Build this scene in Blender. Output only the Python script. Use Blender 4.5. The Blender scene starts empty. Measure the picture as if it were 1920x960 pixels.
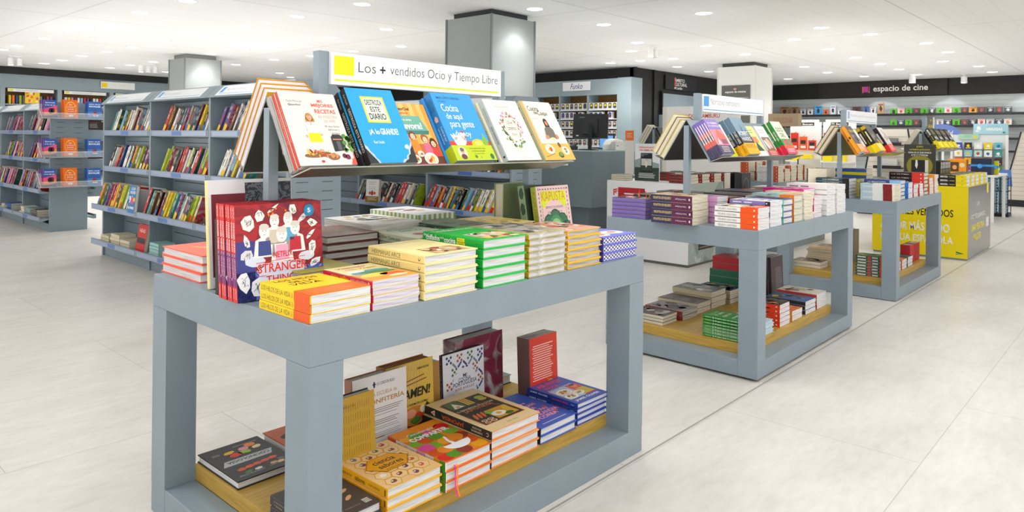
import bpy, math, random
from mathutils import Matrix, Vector
R = random.Random(7)
sc = bpy.context.scene
COL = sc.collection
rad = math.radians

# ---------------------------------------------------------------- camera
cd = bpy.data.cameras.new('camera'); cam = bpy.data.objects.new('camera', cd); COL.objects.link(cam)
A = .7377; ROLL = .011; F = 1344.26
fw = Vector((math.cos(A), math.sin(A), 0)); rt = Vector((math.sin(A), -math.cos(A), 0)); up = Vector((0, 0, 1))
r2 = rt * math.cos(ROLL) + up * math.sin(ROLL)
u2 = up * math.cos(ROLL) - rt * math.sin(ROLL)
cam.matrix_world = Matrix(((r2.x, u2.x, -fw.x, 0), (r2.y, u2.y, -fw.y, 0), (r2.z, u2.z, -fw.z, 1.15), (0, 0, 0, 1)))
cd.sensor_width = 36; cd.lens = F / 1920 * 36
cd.shift_y = -(480 - 259.47) / 1920
cd.clip_start = .05; cd.clip_end = 100
sc.camera = cam

# ---------------------------------------------------------------- world, exposure
WORLD = 3.4
w = bpy.data.worlds.new('world'); sc.world = w; w.use_nodes = True
wt = w.node_tree; bg = wt.nodes['Background']
_g = wt.nodes.new('ShaderNodeTexCoord'); _sx = wt.nodes.new('ShaderNodeSeparateXYZ'); _r = wt.nodes.new('ShaderNodeValToRGB'); _a = wt.nodes.new('ShaderNodeMath'); _a.operation = 'MULTIPLY_ADD'
_a.inputs[1].default_value = .5; _a.inputs[2].default_value = .5      # background made brighter below the horizon to light the ceiling, dimmer above
wt.links.new(_g.outputs['Generated'], _sx.inputs[0]); wt.links.new(_sx.outputs[2], _a.inputs[0]); wt.links.new(_a.outputs[0], _r.inputs[0]); wt.links.new(_r.outputs[0], bg.inputs[0])
_e = _r.color_ramp.elements; _e[0].position = .49; _e[0].color = (1, .98, .955, 1); _e[1].position = .53; _e[1].color = (.25, .25, .25, 1)
bg.inputs[1].default_value = WORLD
sc.view_settings.view_transform = 'Standard'; sc.view_settings.look = 'None'
sc.view_settings.gamma = 1; sc.view_settings.exposure = -0.17
sc.view_settings.use_curve_mapping = False
FILL_W = 5.4  # watts of each added, unseen fill light
SPOT_W = 50       # watts of each downlight
CZ = 2.80           # ceiling height
try:
    sc.cycles.use_denoising = True; sc.cycles.max_bounces = 7; sc.cycles.diffuse_bounces = 4
    sc.cycles.glossy_bounces = 3; sc.cycles.transmission_bounces = 4; sc.cycles.sample_clamp_indirect = 6
except Exception: pass

# ---------------------------------------------------------------- materials
def lin(h):
    h = h.lstrip('#'); c = [int(h[i:i + 2], 16) / 255 for i in (0, 2, 4)]
    return tuple(x / 12.92 if x <= .04045 else ((x + .055) / 1.055) ** 2.4 for x in c) + (1,)
_M = {}
def mat(hexc, rough=.45, metal=0, spec=.4, emit=0, alpha=None, coat=0):
    k = (hexc, rough, metal, spec, emit, alpha, coat)
    if k in _M: return _M[k]
    m = bpy.data.materials.new('paint_' + hexc.lstrip('#')); m.use_nodes = True
    b = m.node_tree.nodes['Principled BSDF']
    b.inputs['Base Color'].default_value = lin(hexc); b.inputs['Roughness'].default_value = rough
    b.inputs['Metallic'].default_value = metal; b.inputs['Specular IOR Level'].default_value = spec
    b.inputs['Coat Weight'].default_value = coat
    if emit: b.inputs['Emission Color'].default_value = lin(hexc); b.inputs['Emission Strength'].default_value = emit
    if alpha is not None: b.inputs['Alpha'].default_value = alpha
    _M[k] = m; return m
def nodemat(name, rough=.5, spec=.4):
    m = bpy.data.materials.new(name); m.use_nodes = True; t = m.node_tree
    b = t.nodes['Principled BSDF']; b.inputs['Roughness'].default_value = rough; b.inputs['Specular IOR Level'].default_value = spec
    return m, t, b
def N(t, typ, **k):
    n = t.nodes.new(typ)
    for a, v in k.items():
        if a in n.inputs: n.inputs[a].default_value = v
        else: setattr(n, a, v)
    return n
def ramp(t, src, stops):
    r = t.nodes.new('ShaderNodeValToRGB'); e = r.color_ramp.elements
    while len(e) < len(stops): e.new(.5)
    for i, (p, c) in enumerate(stops): e[i].position = p; e[i].color = lin(c)
    t.links.new(src, r.inputs[0]); return r
def coords(t, scale=(1, 1, 1), kind='Object', loc=(0, 0, 0)):
    c = t.nodes.new('ShaderNodeTexCoord'); mp = t.nodes.new('ShaderNodeMapping')
    mp.inputs['Scale'].default_value = scale; mp.inputs['Location'].default_value = loc
    t.links.new(c.outputs[kind], mp.inputs[0]); return mp.outputs[0]

def m_floor():
    m, t, b = nodemat('floor_stone', .34, .35)
    v = coords(t)
    n1 = N(t, 'ShaderNodeTexNoise', Scale=1.4, Detail=6.0, Roughness=.62); t.links.new(coords(t, (1, 2.2, 1)), n1.inputs[0])
    n2 = N(t, 'ShaderNodeTexNoise', Scale=26.0, Detail=5.0, Roughness=.7); t.links.new(coords(t, (.35, 1, 1)), n2.inputs[0])
    c1 = ramp(t, n1.outputs[0], [(.3, '#cfcbc5'), (.52, '#dad7d2'), (.75, '#e3e1dd')])
    c2 = ramp(t, n2.outputs[0], [(.3, '#d2cbc1'), (.7, '#ffffff')])
    mx = N(t, 'ShaderNodeMix', data_type='RGBA', blend_type='MULTIPLY'); mx.inputs[0].default_value = .35
    t.links.new(c1.outputs[0], mx.inputs[6]); t.links.new(c2.outputs[0], mx.inputs[7])
    br = N(t, 'ShaderNodeTexBrick', Scale=1.0); br.offset = .5
    br.inputs['Brick Width'].default_value = 1.5; br.inputs['Row Height'].default_value = .75; br.inputs['Mortar Size'].default_value = .0016
    br.inputs['Mortar Smooth'].default_value = .0; br.inputs['Color1'].default_value = (1, 1, 1, 1); br.inputs['Color2'].default_value = (.93, .93, .93, 1)
    br.inputs['Mortar'].default_value = (.62, .6, .57, 1)
    t.links.new(coords(t, (1, 1, 1), 'Object', (.1, .115, 0)), br.inputs[0])
    m2 = N(t, 'ShaderNodeMix', data_type='RGBA', blend_type='MULTIPLY'); m2.inputs[0].default_value = .8
    t.links.new(mx.outputs[2], m2.inputs[6]); t.links.new(br.outputs[0], m2.inputs[7]); t.links.new(m2.outputs[2], b.inputs['Base Color'])
    rr = N(t, 'ShaderNodeMapRange'); rr.inputs[3].default_value = .26; rr.inputs[4].default_value = .45
    t.links.new(n1.outputs[0], rr.inputs[0]); t.links.new(rr.outputs[0], b.inputs['Roughness'])
    return m
def m_ceiling():
    m, t, b = nodemat('ceiling_panels', .7, .12)
    v = coords(t, (1, 1, 1))
    br = N(t, 'ShaderNodeTexBrick', Scale=1.0); br.offset = 0
    br.inputs['Brick Width'].default_value = 4.2; br.inputs['Row Height'].default_value = .3; br.inputs['Mortar Size'].default_value = .004
    br.inputs['Color1'].default_value = lin('#fbfbfa'); br.inputs['Color2'].default_value = lin('#f8f8f7'); br.inputs['Mortar'].default_value = lin('#eeeeed')
    t.links.new(v, br.inputs[0])
    b2 = N(t, 'ShaderNodeTexBrick', Scale=1.0); b2.offset = 0
    b2.inputs['Brick Width'].default_value = 4.2; b2.inputs['Row Height'].default_value = 3.0; b2.inputs['Mortar Size'].default_value = .012
    b2.inputs['Color1'].default_value = (1, 1, 1, 1); b2.inputs['Color2'].default_value = (1, 1, 1, 1); b2.inputs['Mortar'].default_value = (.8, .8, .79, 1)
    t.links.new(coords(t, (1, 1, 1), 'Object', (1.0, .6, 0)), b2.inputs[0])
    mx = N(t, 'ShaderNodeMix', data_type='RGBA', blend_type='MULTIPLY'); mx.inputs[0].default_value = 1
    t.links.new(br.outputs[0], mx.inputs[6]); t.links.new(b2.outputs[0], mx.inputs[7]); t.links.new(mx.outputs[2], b.inputs['Base Color'])
    return m
def m_paint(name, c1, c2, rough=.42, scale=9):
    m, t, b = nodemat(name, rough, .35)
    n = N(t, 'ShaderNodeTexNoise', Scale=float(scale), Detail=5.0); t.links.new(coords(t), n.inputs[0])
    r = ramp(t, n.outputs[0], [(.3, c1), (.7, c2)]); t.links.new(r.outputs[0], b.inputs['Base Color'])
    return m
def m_wood(sc_=(1.2, 16, 16)):
    m, t, b = nodemat('oak_board', .4, .35)
    n = N(t, 'ShaderNodeTexNoise', Scale=5.0, Detail=7.0, Roughness=.65); t.links.new(coords(t, sc_), n.inputs[0])
    r = ramp(t, n.outputs[0], [(.25, '#a5812f'), (.5, '#bf9a45'), (.75, '#d0ae5d')]); t.links.new(r.outputs[0], b.inputs['Base Color'])
    return m
def m_pages(name, c1, c2, scale=420.0):
    m, t, b = nodemat(name, .75, .15)
    n = N(t, 'ShaderNodeTexNoise', Scale=1.0, Detail=2.0, Roughness=.6); t.links.new(coords(t, (9, 9, scale)), n.inputs[0])
    r = ramp(t, n.outputs[0], [(.33, c1), (.6, c2)]); t.links.new(r.outputs[0], b.inputs['Base Color'])
    return m
def m_checker(name, c1, c2, s):
    m, t, b = nodemat(name, .5)
    n = N(t, 'ShaderNodeTexChecker', Scale=s, Color1=lin(c1), Color2=lin(c2)); t.links.new(coords(t, (.72, .72, 1.05), 'Object', (.0001, .0001, .0011)), n.inputs[0])
    t.links.new(n.outputs[0], b.inputs['Base Color']); return m
def m_blots(name, cols, scale=30.0, rough=.4, stretch=(1, 1, 1)):
    """printed picture with irregular coloured patches"""
    m, t, b = nodemat(name, rough)
    vo = N(t, 'ShaderNodeTexNoise', Scale=scale, Detail=3.0, Distortion=1.6); t.links.new(coords(t, stretch), vo.inputs[0])
    st = [(.28 + .44 * i / max(1, len(cols) - 1), c) for i, c in enumerate(cols)]
    r = ramp(t, vo.outputs[0], st); r.color_ramp.interpolation = 'CONSTANT' if len(cols) > 3 else 'LINEAR'
    t.links.new(r.outputs[0], b.inputs['Base Color']); return m
def m_film():
    m, t, b = nodemat('clear_film', .12, .6)
    n = N(t, 'ShaderNodeTexNoise', Scale=9.0, Detail=5.0, Distortion=2.0); t.links.new(coords(t), n.inputs[0])
    r = ramp(t, n.outputs[0], [(.52, '#151515'), (.72, '#bbbbbb')])
    b.inputs['Base Color'].default_value = (.95, .95, .95, 1)
    t.links.new(r.outputs[0], b.inputs['Alpha']); return m
def m_glass(name='clear_acrylic', a=.18):
    m, t, b = nodemat(name, .06, .6); b.inputs['Base Color'].default_value = (.85, .9, .92, 1); b.inputs['Alpha'].default_value = a
    return m

FLOOR = m_floor(); CEIL = m_ceiling()
GREY = m_paint('blue_grey_lacquer', '#83929c', '#87969f', .36)
SHELF = m_paint('blue_grey_steel', '#84949e', '#8a9aa3', .35, 4)
SLOT = mat('#3c4446', .6)
STRIP = mat('#96a4be', .2)
WOOD = m_wood(); WOODY = m_wood((16, 1.2, 16))
PG = m_pages('pages_white', '#c4c4c7', '#e2e2e1'); PGC = m_pages('pages_cream', '#c6bda6', '#e2dbc8'); PGG = m_pages('pages_grey', '#9a968e', '#c9c6bf')
PGM = m_pages('pages_coloured', '#b4a8bd', '#dddbe2', 700.0)
METAL = mat('#8f9696', .28, .9); STEEL = mat('#8c8e84', .28, .9); STEELG = mat('#8b8f8c', .3, .85)
DKS = mat('#5c5f5a', .4, .7)
BLACK = m_paint('black_fascia', '#1a1a1b', '#1f1f20', .5, 3)
WHITE = mat('#f1f1ef', .4); CHAR = mat('#222426', .5)
FILM = m_film(); ACR = m_glass(); LAMP = mat('#fffdf8', .5, 0, .2, 9.0)

# ---------------------------------------------------------------- mesh builder
_TX = {}
def text_mesh(s, bold=0., shear=0.):
    k = (s, bold, shear)
    if k in _TX: return _TX[k]
    c = bpy.data.curves.new('t', 'FONT'); c.body = s; c.size = 1; c.resolution_u = 3; c.offset = bold * (.55 if bold > 0 else 1); c.shear = shear
    o = bpy.data.objects.new('t', c); COL.objects.link(o)
    bpy.context.view_layer.update()
    dg = bpy.context.evaluated_depsgraph_get()
    me = bpy.data.meshes.new_from_object(o.evaluated_get(dg))
    V = [(v.co.x, v.co.y) for v in me.vertices]; Fc = [tuple(p.vertices) for p in me.polygons]
    bpy.data.objects.remove(o); bpy.data.curves.remove(c); bpy.data.meshes.remove(me)
    if not V: V = [(0, 0), (1, 0), (1, 1)]; Fc = [(0, 1, 2)]
    x0 = min(a for a, b in V); x1 = max(a for a, b in V); y0 = min(b for a, b in V); y1 = max(b for a, b in V)
    V = [((a - x0) / (x1 - x0 or 1), (b - y0) / (y1 - y0 or 1)) for a, b in V]
    _TX[k] = (V, Fc, (x1 - x0) / ((y1 - y0) or 1)); return _TX[k]
class MB:
    def __init__(s): s.v = []; s.f = []; s.mi = []; s.mats = []; s.T = None
    def m(s, mt):
        if mt not in s.mats: s.mats.append(mt)
        return s.mats.index(mt)
    def add(s, vs, fs, mt):
        b = len(s.v); k = s.m(mt)
        for p in vs:
            p = Vector(p); s.v.append(tuple(s.T @ p if s.T else p))
        for f in fs: s.f.append(tuple(b + i for i in f)); s.mi.append(k)
        return s
    def poly(s, pts, mt): return s.add(pts, [tuple(range(len(pts)))], mt)
    def box(s, x0, x1, y0, y1, z0, z1, mt):
        return s.add([(x0, y0, z0), (x1, y0, z0), (x1, y1, z0), (x0, y1, z0), (x0, y0, z1), (x1, y0, z1), (x1, y1, z1), (x0, y1, z1)],
                     [(0, 3, 2, 1), (4, 5, 6, 7), (0, 1, 5, 4), (1, 2, 6, 5), (2, 3, 7, 6), (3, 0, 4, 7)], mt)
    def prism(s, pts, ax, a0, a1, mt):
        n = len(pts)
        def P(p, a): return {'x': (a, p[0], p[1]), 'y': (p[0], a, p[1]), 'z': (p[0], p[1], a)}[ax]
        vs = [P(p, a0) for p in pts] + [P(p, a1) for p in pts]
        fs = [tuple(range(n)), tuple(range(2 * n - 1, n - 1, -1))] + [(i, i + n, (i + 1) % n + n, (i + 1) % n) for i in range(n)]
        return s.add(vs, fs, mt)
    def cyl(s, c, r, h, mt, ax='z', n=20, r1=None):
        r1 = r if r1 is None else r1; vs = []
        for k, (rr, t) in enumerate(((r, 0), (r1, h))):
            for i in range(n):
                a = 2 * math.pi * i / n; p = (rr * math.cos(a), rr * math.sin(a))
                vs.append({'z': (c[0] + p[0], c[1] + p[1], c[2] + t), 'x': (c[0] + t, c[1] + p[0], c[2] + p[1]), 'y': (c[0] + p[0], c[1] + t, c[2] + p[1])}[ax])
        return s.add(vs, [tuple(range(n - 1, -1, -1)), tuple(range(n, 2 * n))] + [(i, (i + 1) % n, (i + 1) % n + n, i + n) for i in range(n)], mt)
    def rod(s, a, b, r, mt, n=8):
        a = Vector(a); b = Vector(b); d = (b - a); L = d.length; q = d.to_track_quat('Z', 'Y').to_matrix().to_4x4(); q.translation = a
        o = s.T; s.T = (o @ q) if o else q; s.cyl((0, 0, 0), r, L, mt, 'z', n); s.T = o; return s
    def sph(s, c, r, mt, n=14, m=9, sz=1.0):
        vs = []; fs = []
        for j in range(m + 1):
            t = math.pi * j / m
            for i in range(n):
                a = 2 * math.pi * i / n; vs.append((c[0] + r * math.sin(t) * math.cos(a), c[1] + r * math.sin(t) * math.sin(a), c[2] + r * sz * math.cos(t)))
        for j in range(m):
            for i in range(n): fs.append((j * n + i, (j + 1) * n + i, (j + 1) * n + (i + 1) % n, j * n + (i + 1) % n))
        return s.add(vs, fs, mt)
    def mesh(s, name):
        me = bpy.data.meshes.new(name); me.from_pydata(s.v, [], s.f)
        for mt in s.mats: me.materials.append(mt)
        me.polygons.foreach_set('material_index', s.mi); me.update(); return me
    def obj(s, name, parent=None, bevel=0, smooth=False):
        o = bpy.data.objects.new(name, s.mesh(name)); COL.objects.link(o)
        if parent: o.parent = parent
        if bevel:
            md = o.modifiers.new('b', 'BEVEL'); md.width = bevel; md.segments = 2; md.limit_method = 'ANGLE'
        if smooth:
            for p in o.data.polygons: p.use_smooth = True
        return o
class Art:
    """flat printed shapes on a face: O origin, U right, V up"""
    def __init__(s, mb, O, U, V): s.mb = mb; s.O = Vector(O); s.U = Vector(U); s.V = Vector(V); s.N = s.U.cross(s.V).normalized(); s.l = 0
    def P(s, x, y): return tuple(s.O + s.U * x + s.V * y + s.N * (.00022 * (s.l + 1)))
    def poly(s, pts, mt, l=None):
        s.l = s.l if l is None else l
        if isinstance(mt, str): mt = mat(mt)
        s.mb.poly([s.P(*p) for p in pts], mt); return s
    def rect(s, x, y, w, h, mt, l=None): return s.poly([(x, y), (x + w, y), (x + w, y + h), (x, y + h)], mt, l)
    def ell(s, x, y, rx, ry, mt, l=None, rot=0, n=18, a0=0, a1=360, wob=0):
        q = []; c, d = math.cos(rad(rot)), math.sin(rad(rot))
        for i in range(n if a1 - a0 >= 360 else n + 1):
            a = rad(a0 + (a1 - a0) * i / n); k = 1 + (R.uniform(-wob, wob) if wob else 0)
            p, e = rx * k * math.cos(a), ry * k * math.sin(a); q.append((x + p * c - e * d, y + p * d + e * c))
        return s.poly(q, mt, l)
    def line(s, a, b, w, mt, l=None):
        dx, dy = b[0] - a[0], b[1] - a[1]; L = math.hypot(dx, dy) or 1; nx, ny = -dy / L * w / 2, dx / L * w / 2
        return s.poly([(a[0] + nx, a[1] + ny), (a[0] - nx, a[1] - ny), (b[0] - nx, b[1] - ny), (b[0] + nx, b[1] + ny)], mt, l)
    def fit(s, t, x, y, w, h, mt, l=None, bold=0., shear=0., flip=False):
        s.l = s.l if l is None else l
        if isinstance(mt, str): mt = mat(mt)
        V, Fc, asp = text_mesh(t, bold, shear)
        if w is None: w = h * asp
        if flip: vs = [s.P(x + (1 - a) * w, y + (1 - b) * h) for a, b in V]
        else: vs = [s.P(x + a * w, y + b * h) for a, b in V]
        s.mb.add(vs, Fc, mt); return s
    def lines(s, x, y, w, n, pitch, mt, l=None, th=None):
        for i in range(n): s.rect(x + (0 if i % 2 else w * .04), y - i * pitch, w * R.uniform(.82, 1), th or pitch * .42, mt, l)
        return s

def tag(o, label, cat, group=None, kind=None):
    if label: o['label'] = label
    if cat: o['category'] = cat
    if group: o['group'] = group
    if kind: o['kind'] = kind
    return o
def struct(o): o['kind'] = 'structure'; return o
def empty(name, loc=(0, 0, 0), label=None, cat=None, group=None, rz=0):
    o = bpy.data.objects.new(name, None); COL.objects.link(o); o.location = loc; o.rotation_euler = (0, 0, rz); o.empty_display_size = .05
    return tag(o, label, cat, group)
ORD = ['topmost', 'second from top', 'third from top', 'fourth from top', 'fifth from top', 'sixth from top', 'seventh from top', 'eighth from top', 'ninth from top']
def words(n):
    return ['first', 'second', 'third', 'fourth', 'fifth', 'sixth', 'seventh', 'eighth', 'ninth', 'tenth', 'eleventh', 'twelfth', 'thirteenth', 'fourteenth',
            'fifteenth', 'sixteenth', 'seventeenth', 'eighteenth', 'nineteenth', 'twentieth', 'twenty-first', 'twenty-second', 'twenty-third', 'twenty-fourth', 'twenty-fifth',
            'twenty-sixth', 'twenty-seventh', 'twenty-eighth', 'twenty-ninth', 'thirtieth', 'thirty-first', 'thirty-second', 'thirty-third', 'thirty-fourth'][n]

# ---------------------------------------------------------------- books
def spine_profile(w, t, ct, c): return [(w, 0), (c, 0), (0, c), (0, t - c), (c, t), (w, t), (w, t - ct), (ct, t - ct), (ct, ct), (w, ct)]
class Book:
    """local frame: spine at x=0, bottom edge y=0, front cover at z=t"""
    def __init__(s, w, h, t, front, spine=None, back=None, pages=None, hard=False, art=None, spart=None, flip=False, parts=True, name='book', edge=None, film=False, ribbon=False, dsg=None, ct=None):
        s.w, s.h, s.t, s.name = w, h, t, name; ct = ct or (.0028 if hard else .0009); ov = .004 if hard else .0006
        front = mat(front) if isinstance(front, str) else front
        spine = (mat(spine) if isinstance(spine, str) else spine) or front; back = (mat(back) if isinstance(back, str) else back) or front
        pages = pages or PG; edge = (mat(edge) if isinstance(edge, str) else edge)
        mb = MB(); pr = spine_profile(w, t, ct, min(.003, t * .25)); n = len(pr)
        vs = [(p[0], 0, p[1]) for p in pr] + [(p[0], h, p[1]) for p in pr]
        for i in range(n):
            j = (i + 1) % n; mt = back if i in (0, 8) or i == 9 else (spine if i in (1, 2, 3, 7) else front)
            if edge and i in (5, 9): mt = edge
            mb.add([vs[i], vs[i + n], vs[j + n], vs[j]], [(0, 1, 2, 3)], mt)
        e = edge or front
        for o, fl in ((0, 1), (n, -1)):
            for q, mt in (((4, 5, 6, 7), e), ((9, 0, 1, 8), edge or back), ((7, 8, 1, 2, 3, 4), spine)):
                mb.add([vs[o + i] for i in q[::fl]], [tuple(range(len(q)))], mt)
        pb = MB() if parts else mb
        pb.box(ct, w - ov, ov, h - ov, ct, t - ct, pages)
        dw, dh = dsg or (w, h)
        if art: art(Art(mb, (0, 0, t), (w / dw, 0, 0), (0, h / dh, 0)), dw, dh)
        if spart:
            a = Art(mb, (0, 0, t), (0, 1, 0), (0, 0, -1)) if flip else Art(mb, (0, h, 0), (0, -1, 0), (0, 0, 1))
            spart(a, h, t)
        s.cover = mb.mesh('cover'); s.pages = pb.mesh('page_block') if parts else None
        s.film = None
        if film:
            f = MB(); f.box(-.0015, w + .0015, -.0015, h + .0015, -.0003, t + .0015, FILM); s.film = f.mesh('plastic_wrap')
        s.rib = None
        if ribbon:
            s.rib = ribbon
    def put(s, M, label, cat='book', group=None):
        if s.pages is None:
            o = bpy.data.objects.new(s.name, s.cover); COL.objects.link(o)
        else:
            o = bpy.data.objects.new(s.name, None); COL.objects.link(o); o.empty_display_size = .02
            for nm, me in (('cover', s.cover), ('page_block', s.pages), ('plastic_wrap', s.film), ('ribbon_marker', s.rib)):
                if me: c = bpy.data.objects.new(nm, me); COL.objects.link(c); c.parent = o
        o.matrix_world = M; tag(o, label, cat, group); return o
def Mx(loc, x, y):
    x = Vector(x).normalized(); y = Vector(y).normalized(); z = x.cross(y)
    return Matrix(((x.x, y.x, z.x, loc[0]), (x.y, y.y, z.y, loc[1]), (x.z, y.z, z.z, loc[2]), (0, 0, 0, 1)))
def flat(b, x0, y0, z, rot=0, jit=0):
    """lay book with its footprint's low corner at x0,y0; rot in degrees (0,90,180,270)"""
    a = rad(rot + jit); off = {0: (0, 0), 180: (b.w, b.h), 90: (b.h, 0), 270: (0, b.w)}[rot]
    return Mx((x0 + off[0], y0 + off[1], z), (math.cos(a), math.sin(a), 0), (-math.sin(a), math.cos(a), 0))
def stack(b, x0, y0, z0, n, label, group=None, rot=0, jit=1.0, cat='book', sh=.003, mix=None):
    z = z0
    for i in range(n):
        bb = mix[i % len(mix)] if mix else b
        k = n - 1 - i
        lab = label if n == 1 else f'{label}, {ORD[k]}'
        if len(lab.split()) > 16: print('LONG', lab)
        bb.put(flat(bb, x0 + (R.uniform(0, sh) if i else 0), y0 + (R.uniform(0, sh) if i else 0), z + .0003, rot, R.uniform(-jit, jit) if i and jit else 0), lab, cat, group if n > 1 else None)
        z += bb.t + .0004
    return z
def lean(b, x, y, z, ang, label, group=None, cat='book', face='-y', jx=0):
    """stand a book, cover towards face, tilted back by (90-ang)"""
    c, s = math.cos(rad(ang)), math.sin(rad(ang))
    if face == '-y': M = Mx((x, y, z), (1, 0, 0), (0, c, s))
    elif face == '+y': M = Mx((x, y, z), (-1, 0, 0), (0, -c, s))
    elif face == '-x': M = Mx((x, y, z), (0, -1, 0), (c, 0, s))
    b_ = b.put(M, label, cat, group); return b_

# ================================================================ ROOM
def wallbox(name, *a, m=None):
    return struct(MB().box(*a, m).obj(name))
wallbox('floor', -4, 21.2, -7, 22.2, -.1, 0, m=FLOOR)
wallbox('ceiling', -4, 21.2, -7, 22.2, CZ, CZ + .1, m=CEIL)
# the far wall beyond the shelving, the black room, the cinema wall
FASC = m_paint('wall_blue_grey', '#84939a', '#8b9aa1', .45, 2)
wallbox('wall_back', -4, 14, 21.8, 21.95, 0, CZ, m=FASC)
wallbox('trim_1', -4, 13.9, 21.2, 21.8, 2.62, CZ, m=BLACK)
wallbox('wall_middle', 13.9, 14.02, 8.9, 21.8, 0, CZ, m=BLACK)
wallbox('wall_cultural', 13.9, 20.9, 8.9, 9.02, 0, CZ, m=BLACK)
WPAN = m_paint('wall_light_slats', '#bcc2c3', '#c4c9ca', .4, 1)
wallbox('wall_cinema', 20.9, 21.05, -6, 8.9, 0, 2.42, m=WPAN)
wallbox('trim_2', 20.84, 21.05, -6, 8.9, 2.36, CZ, m=BLACK)
mb = MB()
for i in range(22): mb.box(20.895, 20.9, -6, 8.9, .12 + i * .105, .126 + i * .105, mat('#9da3a5'))
struct(mb.obj('trim_3'))
wallbox('trim_6', -4, 20.9, 1.392, 1.399, 0, .0012, m=mat('#9c988f', .5))
wallbox('baseboard_cinema', 20.88, 20.9, -6, 8.9, 0, .1, m=CHAR)

def column(x, y, s, m1, mtop, sz, label, edge):
    t = empty('square_column', (x + s / 2, y + s / 2, 0), label, 'column')
    a = -s / 2; b = s / 2
    MB().box(a, b, a, b, 0, sz, m1).obj('panel_cladding', t, .006)
    MB().box(a + .07, b - .07, a + .07, b - .07, sz, CZ, mtop).obj('black_collar', t)
    m2 = MB()
    for i, j in ((a, a), (b, a), (a, b), (b, b)): m2.box(i - .012, i + .012, j - .012, j + .012, 0, sz + .003, edge)
    m2.obj('corner_trim', t)
    return t
CCL = m_paint('column_cladding', '#8c908e', '#919593', .4, 2)
column(6.506, 6.283, .835, CCL, CHAR, 2.725, 'grey clad square column behind the shelving, beside the till counter', mat('#6d7476'))
column(6.25, 14.62, .75, CCL, mat('#7b7d78'), 2.71, 'grey square column standing behind the long bookshelves', mat('#6d7476'))
c3 = column(14.361, 6.26, .835, mat('#dcdcd8'), mat('#3f403c'), 2.72, 'white square column carrying a dark music department board', mat('#d3d3cf'))
cs = empty('department_board', (14.355, 6.68, 1.9), 'dark grey music department board fixed to the white column', 'sign')
mb = MB(); mb.box(-.03, 0, -.31, .31, -.55, .42, mat('#55564f'))
a = Art(mb, (-.03, .31, -.55), (0, -1, 0), (0, 0, 1))
a.fit('espacio de música', .08, .80, .46, .055, '#f4f4f0', 0, .02); a.rect(.27, .87, .06, .04, '#d0806e', 0)
for yy in (.70, .52, .33, .15): a.rect(.01, yy, .6, .01, '#b9bab4', 0)
a.rect(.06, .56, .08, .11, '#8fa39d', 0); a.fit('promociones', .2, .59, .28, .05, '#9fb0aa', 0)
a.rect(.06, .2, .08, .09, '#e0352c', 0); a.fit('del mundo', .2, .215, .24, .05, '#d8453a', 0); a.rect(.06, .04, .08, .09, '#d8307a', 0)
a.fit('películas', .2, .05, .2, .05, '#c5457c', 0)
mb.obj('board', cs)

# cinema sign on the black fascia
s = empty('fascia_sign', (20.82, 5.05, 2.58), 'black fascia sign reading espacio de cine with magenta square', 'sign')
mb = MB(); mb.box(-.06, 0, -1.0, 2.15, -.2, .2, m_paint('sign_black', '#28221f', '#2c2623', .5, 2)); a = Art(mb, (-.06, 2.15, -.2), (0, -1, 0), (0, 0, 1))
a.fit('espacio de cine', 1.42, .085, 1.3, .2, '#f3f0ec', 0, .03); a.rect(1.17, .12, .15, .15, '#c23fa0', 0); a.rect(1.14, .1, .03, .17, '#e06a5a', 0); a.rect(1.3, .1, .03, .17, '#e5a24a', 0)
mb.obj('board', s)

# the black room front: sign and grey door
s = empty('wall_sign', (15.2, 8.88, 2.38), 'black wall sign with orange and white lettering above the grey door', 'sign')
mb = MB(); mb.box(0, 1.5, -.03, 0, 0, .34, CHAR); a = Art(mb, (0, -.03, 0), (1, 0, 0), (0, 0, 1))
a.fit('ÁMBITO', .42, .2, .5, .1, '#f0ece8', 0, .03); a.fit('CULTURAL', .42, .1, .62, .085, '#f0ece8', 0, .03)
a.rect(.42, .2, .05, .1, '#e0522f', 1); a.rect(.42, .1, .05, .085, '#e0522f', 1); a.fit('Kafe', .4, .02, .4, .06, '#f0ece8', 0, .01, .3)
mb.obj('board', s)
d = empty('door_1', (15.06, 8.9, 0)); struct(d)
struct(MB().box(0, 1.85, -.05, -.01, .02, 2.27, FASC).obj('panel', d))
for xx in (-.05, 1.85): struct(MB().box(xx, xx + .05, -.07, 0, 0, 2.32, mat('#0e0e0f')).obj('frame', d))
mb = MB(); a = Art(mb, (0.06, -.052, 1.5), (1, 0, 0), (0, 0, 1)); a.fit('ÁMBITO', .03, .12, .55, .12, '#3c4450', 0, .03); a.fit('CULTURAL', .03, -.03, .7, .12, '#3c4450', 0, .03)
a.rect(.03, .26, .06, .07, '#e0522f', 0); a.rect(1.2, .1, .2, .1, '#d8653f', 0); mb.obj('lettering', d)
wallbox('trim_4', 13.86, 13.92, 8.84, 8.9, 0, CZ, m=mat('#0f0f10'))
wallbox('trim_5', 14.7, 14.74, 8.86, 8.9, 0, CZ, m=mat('#0f0f10'))

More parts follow.
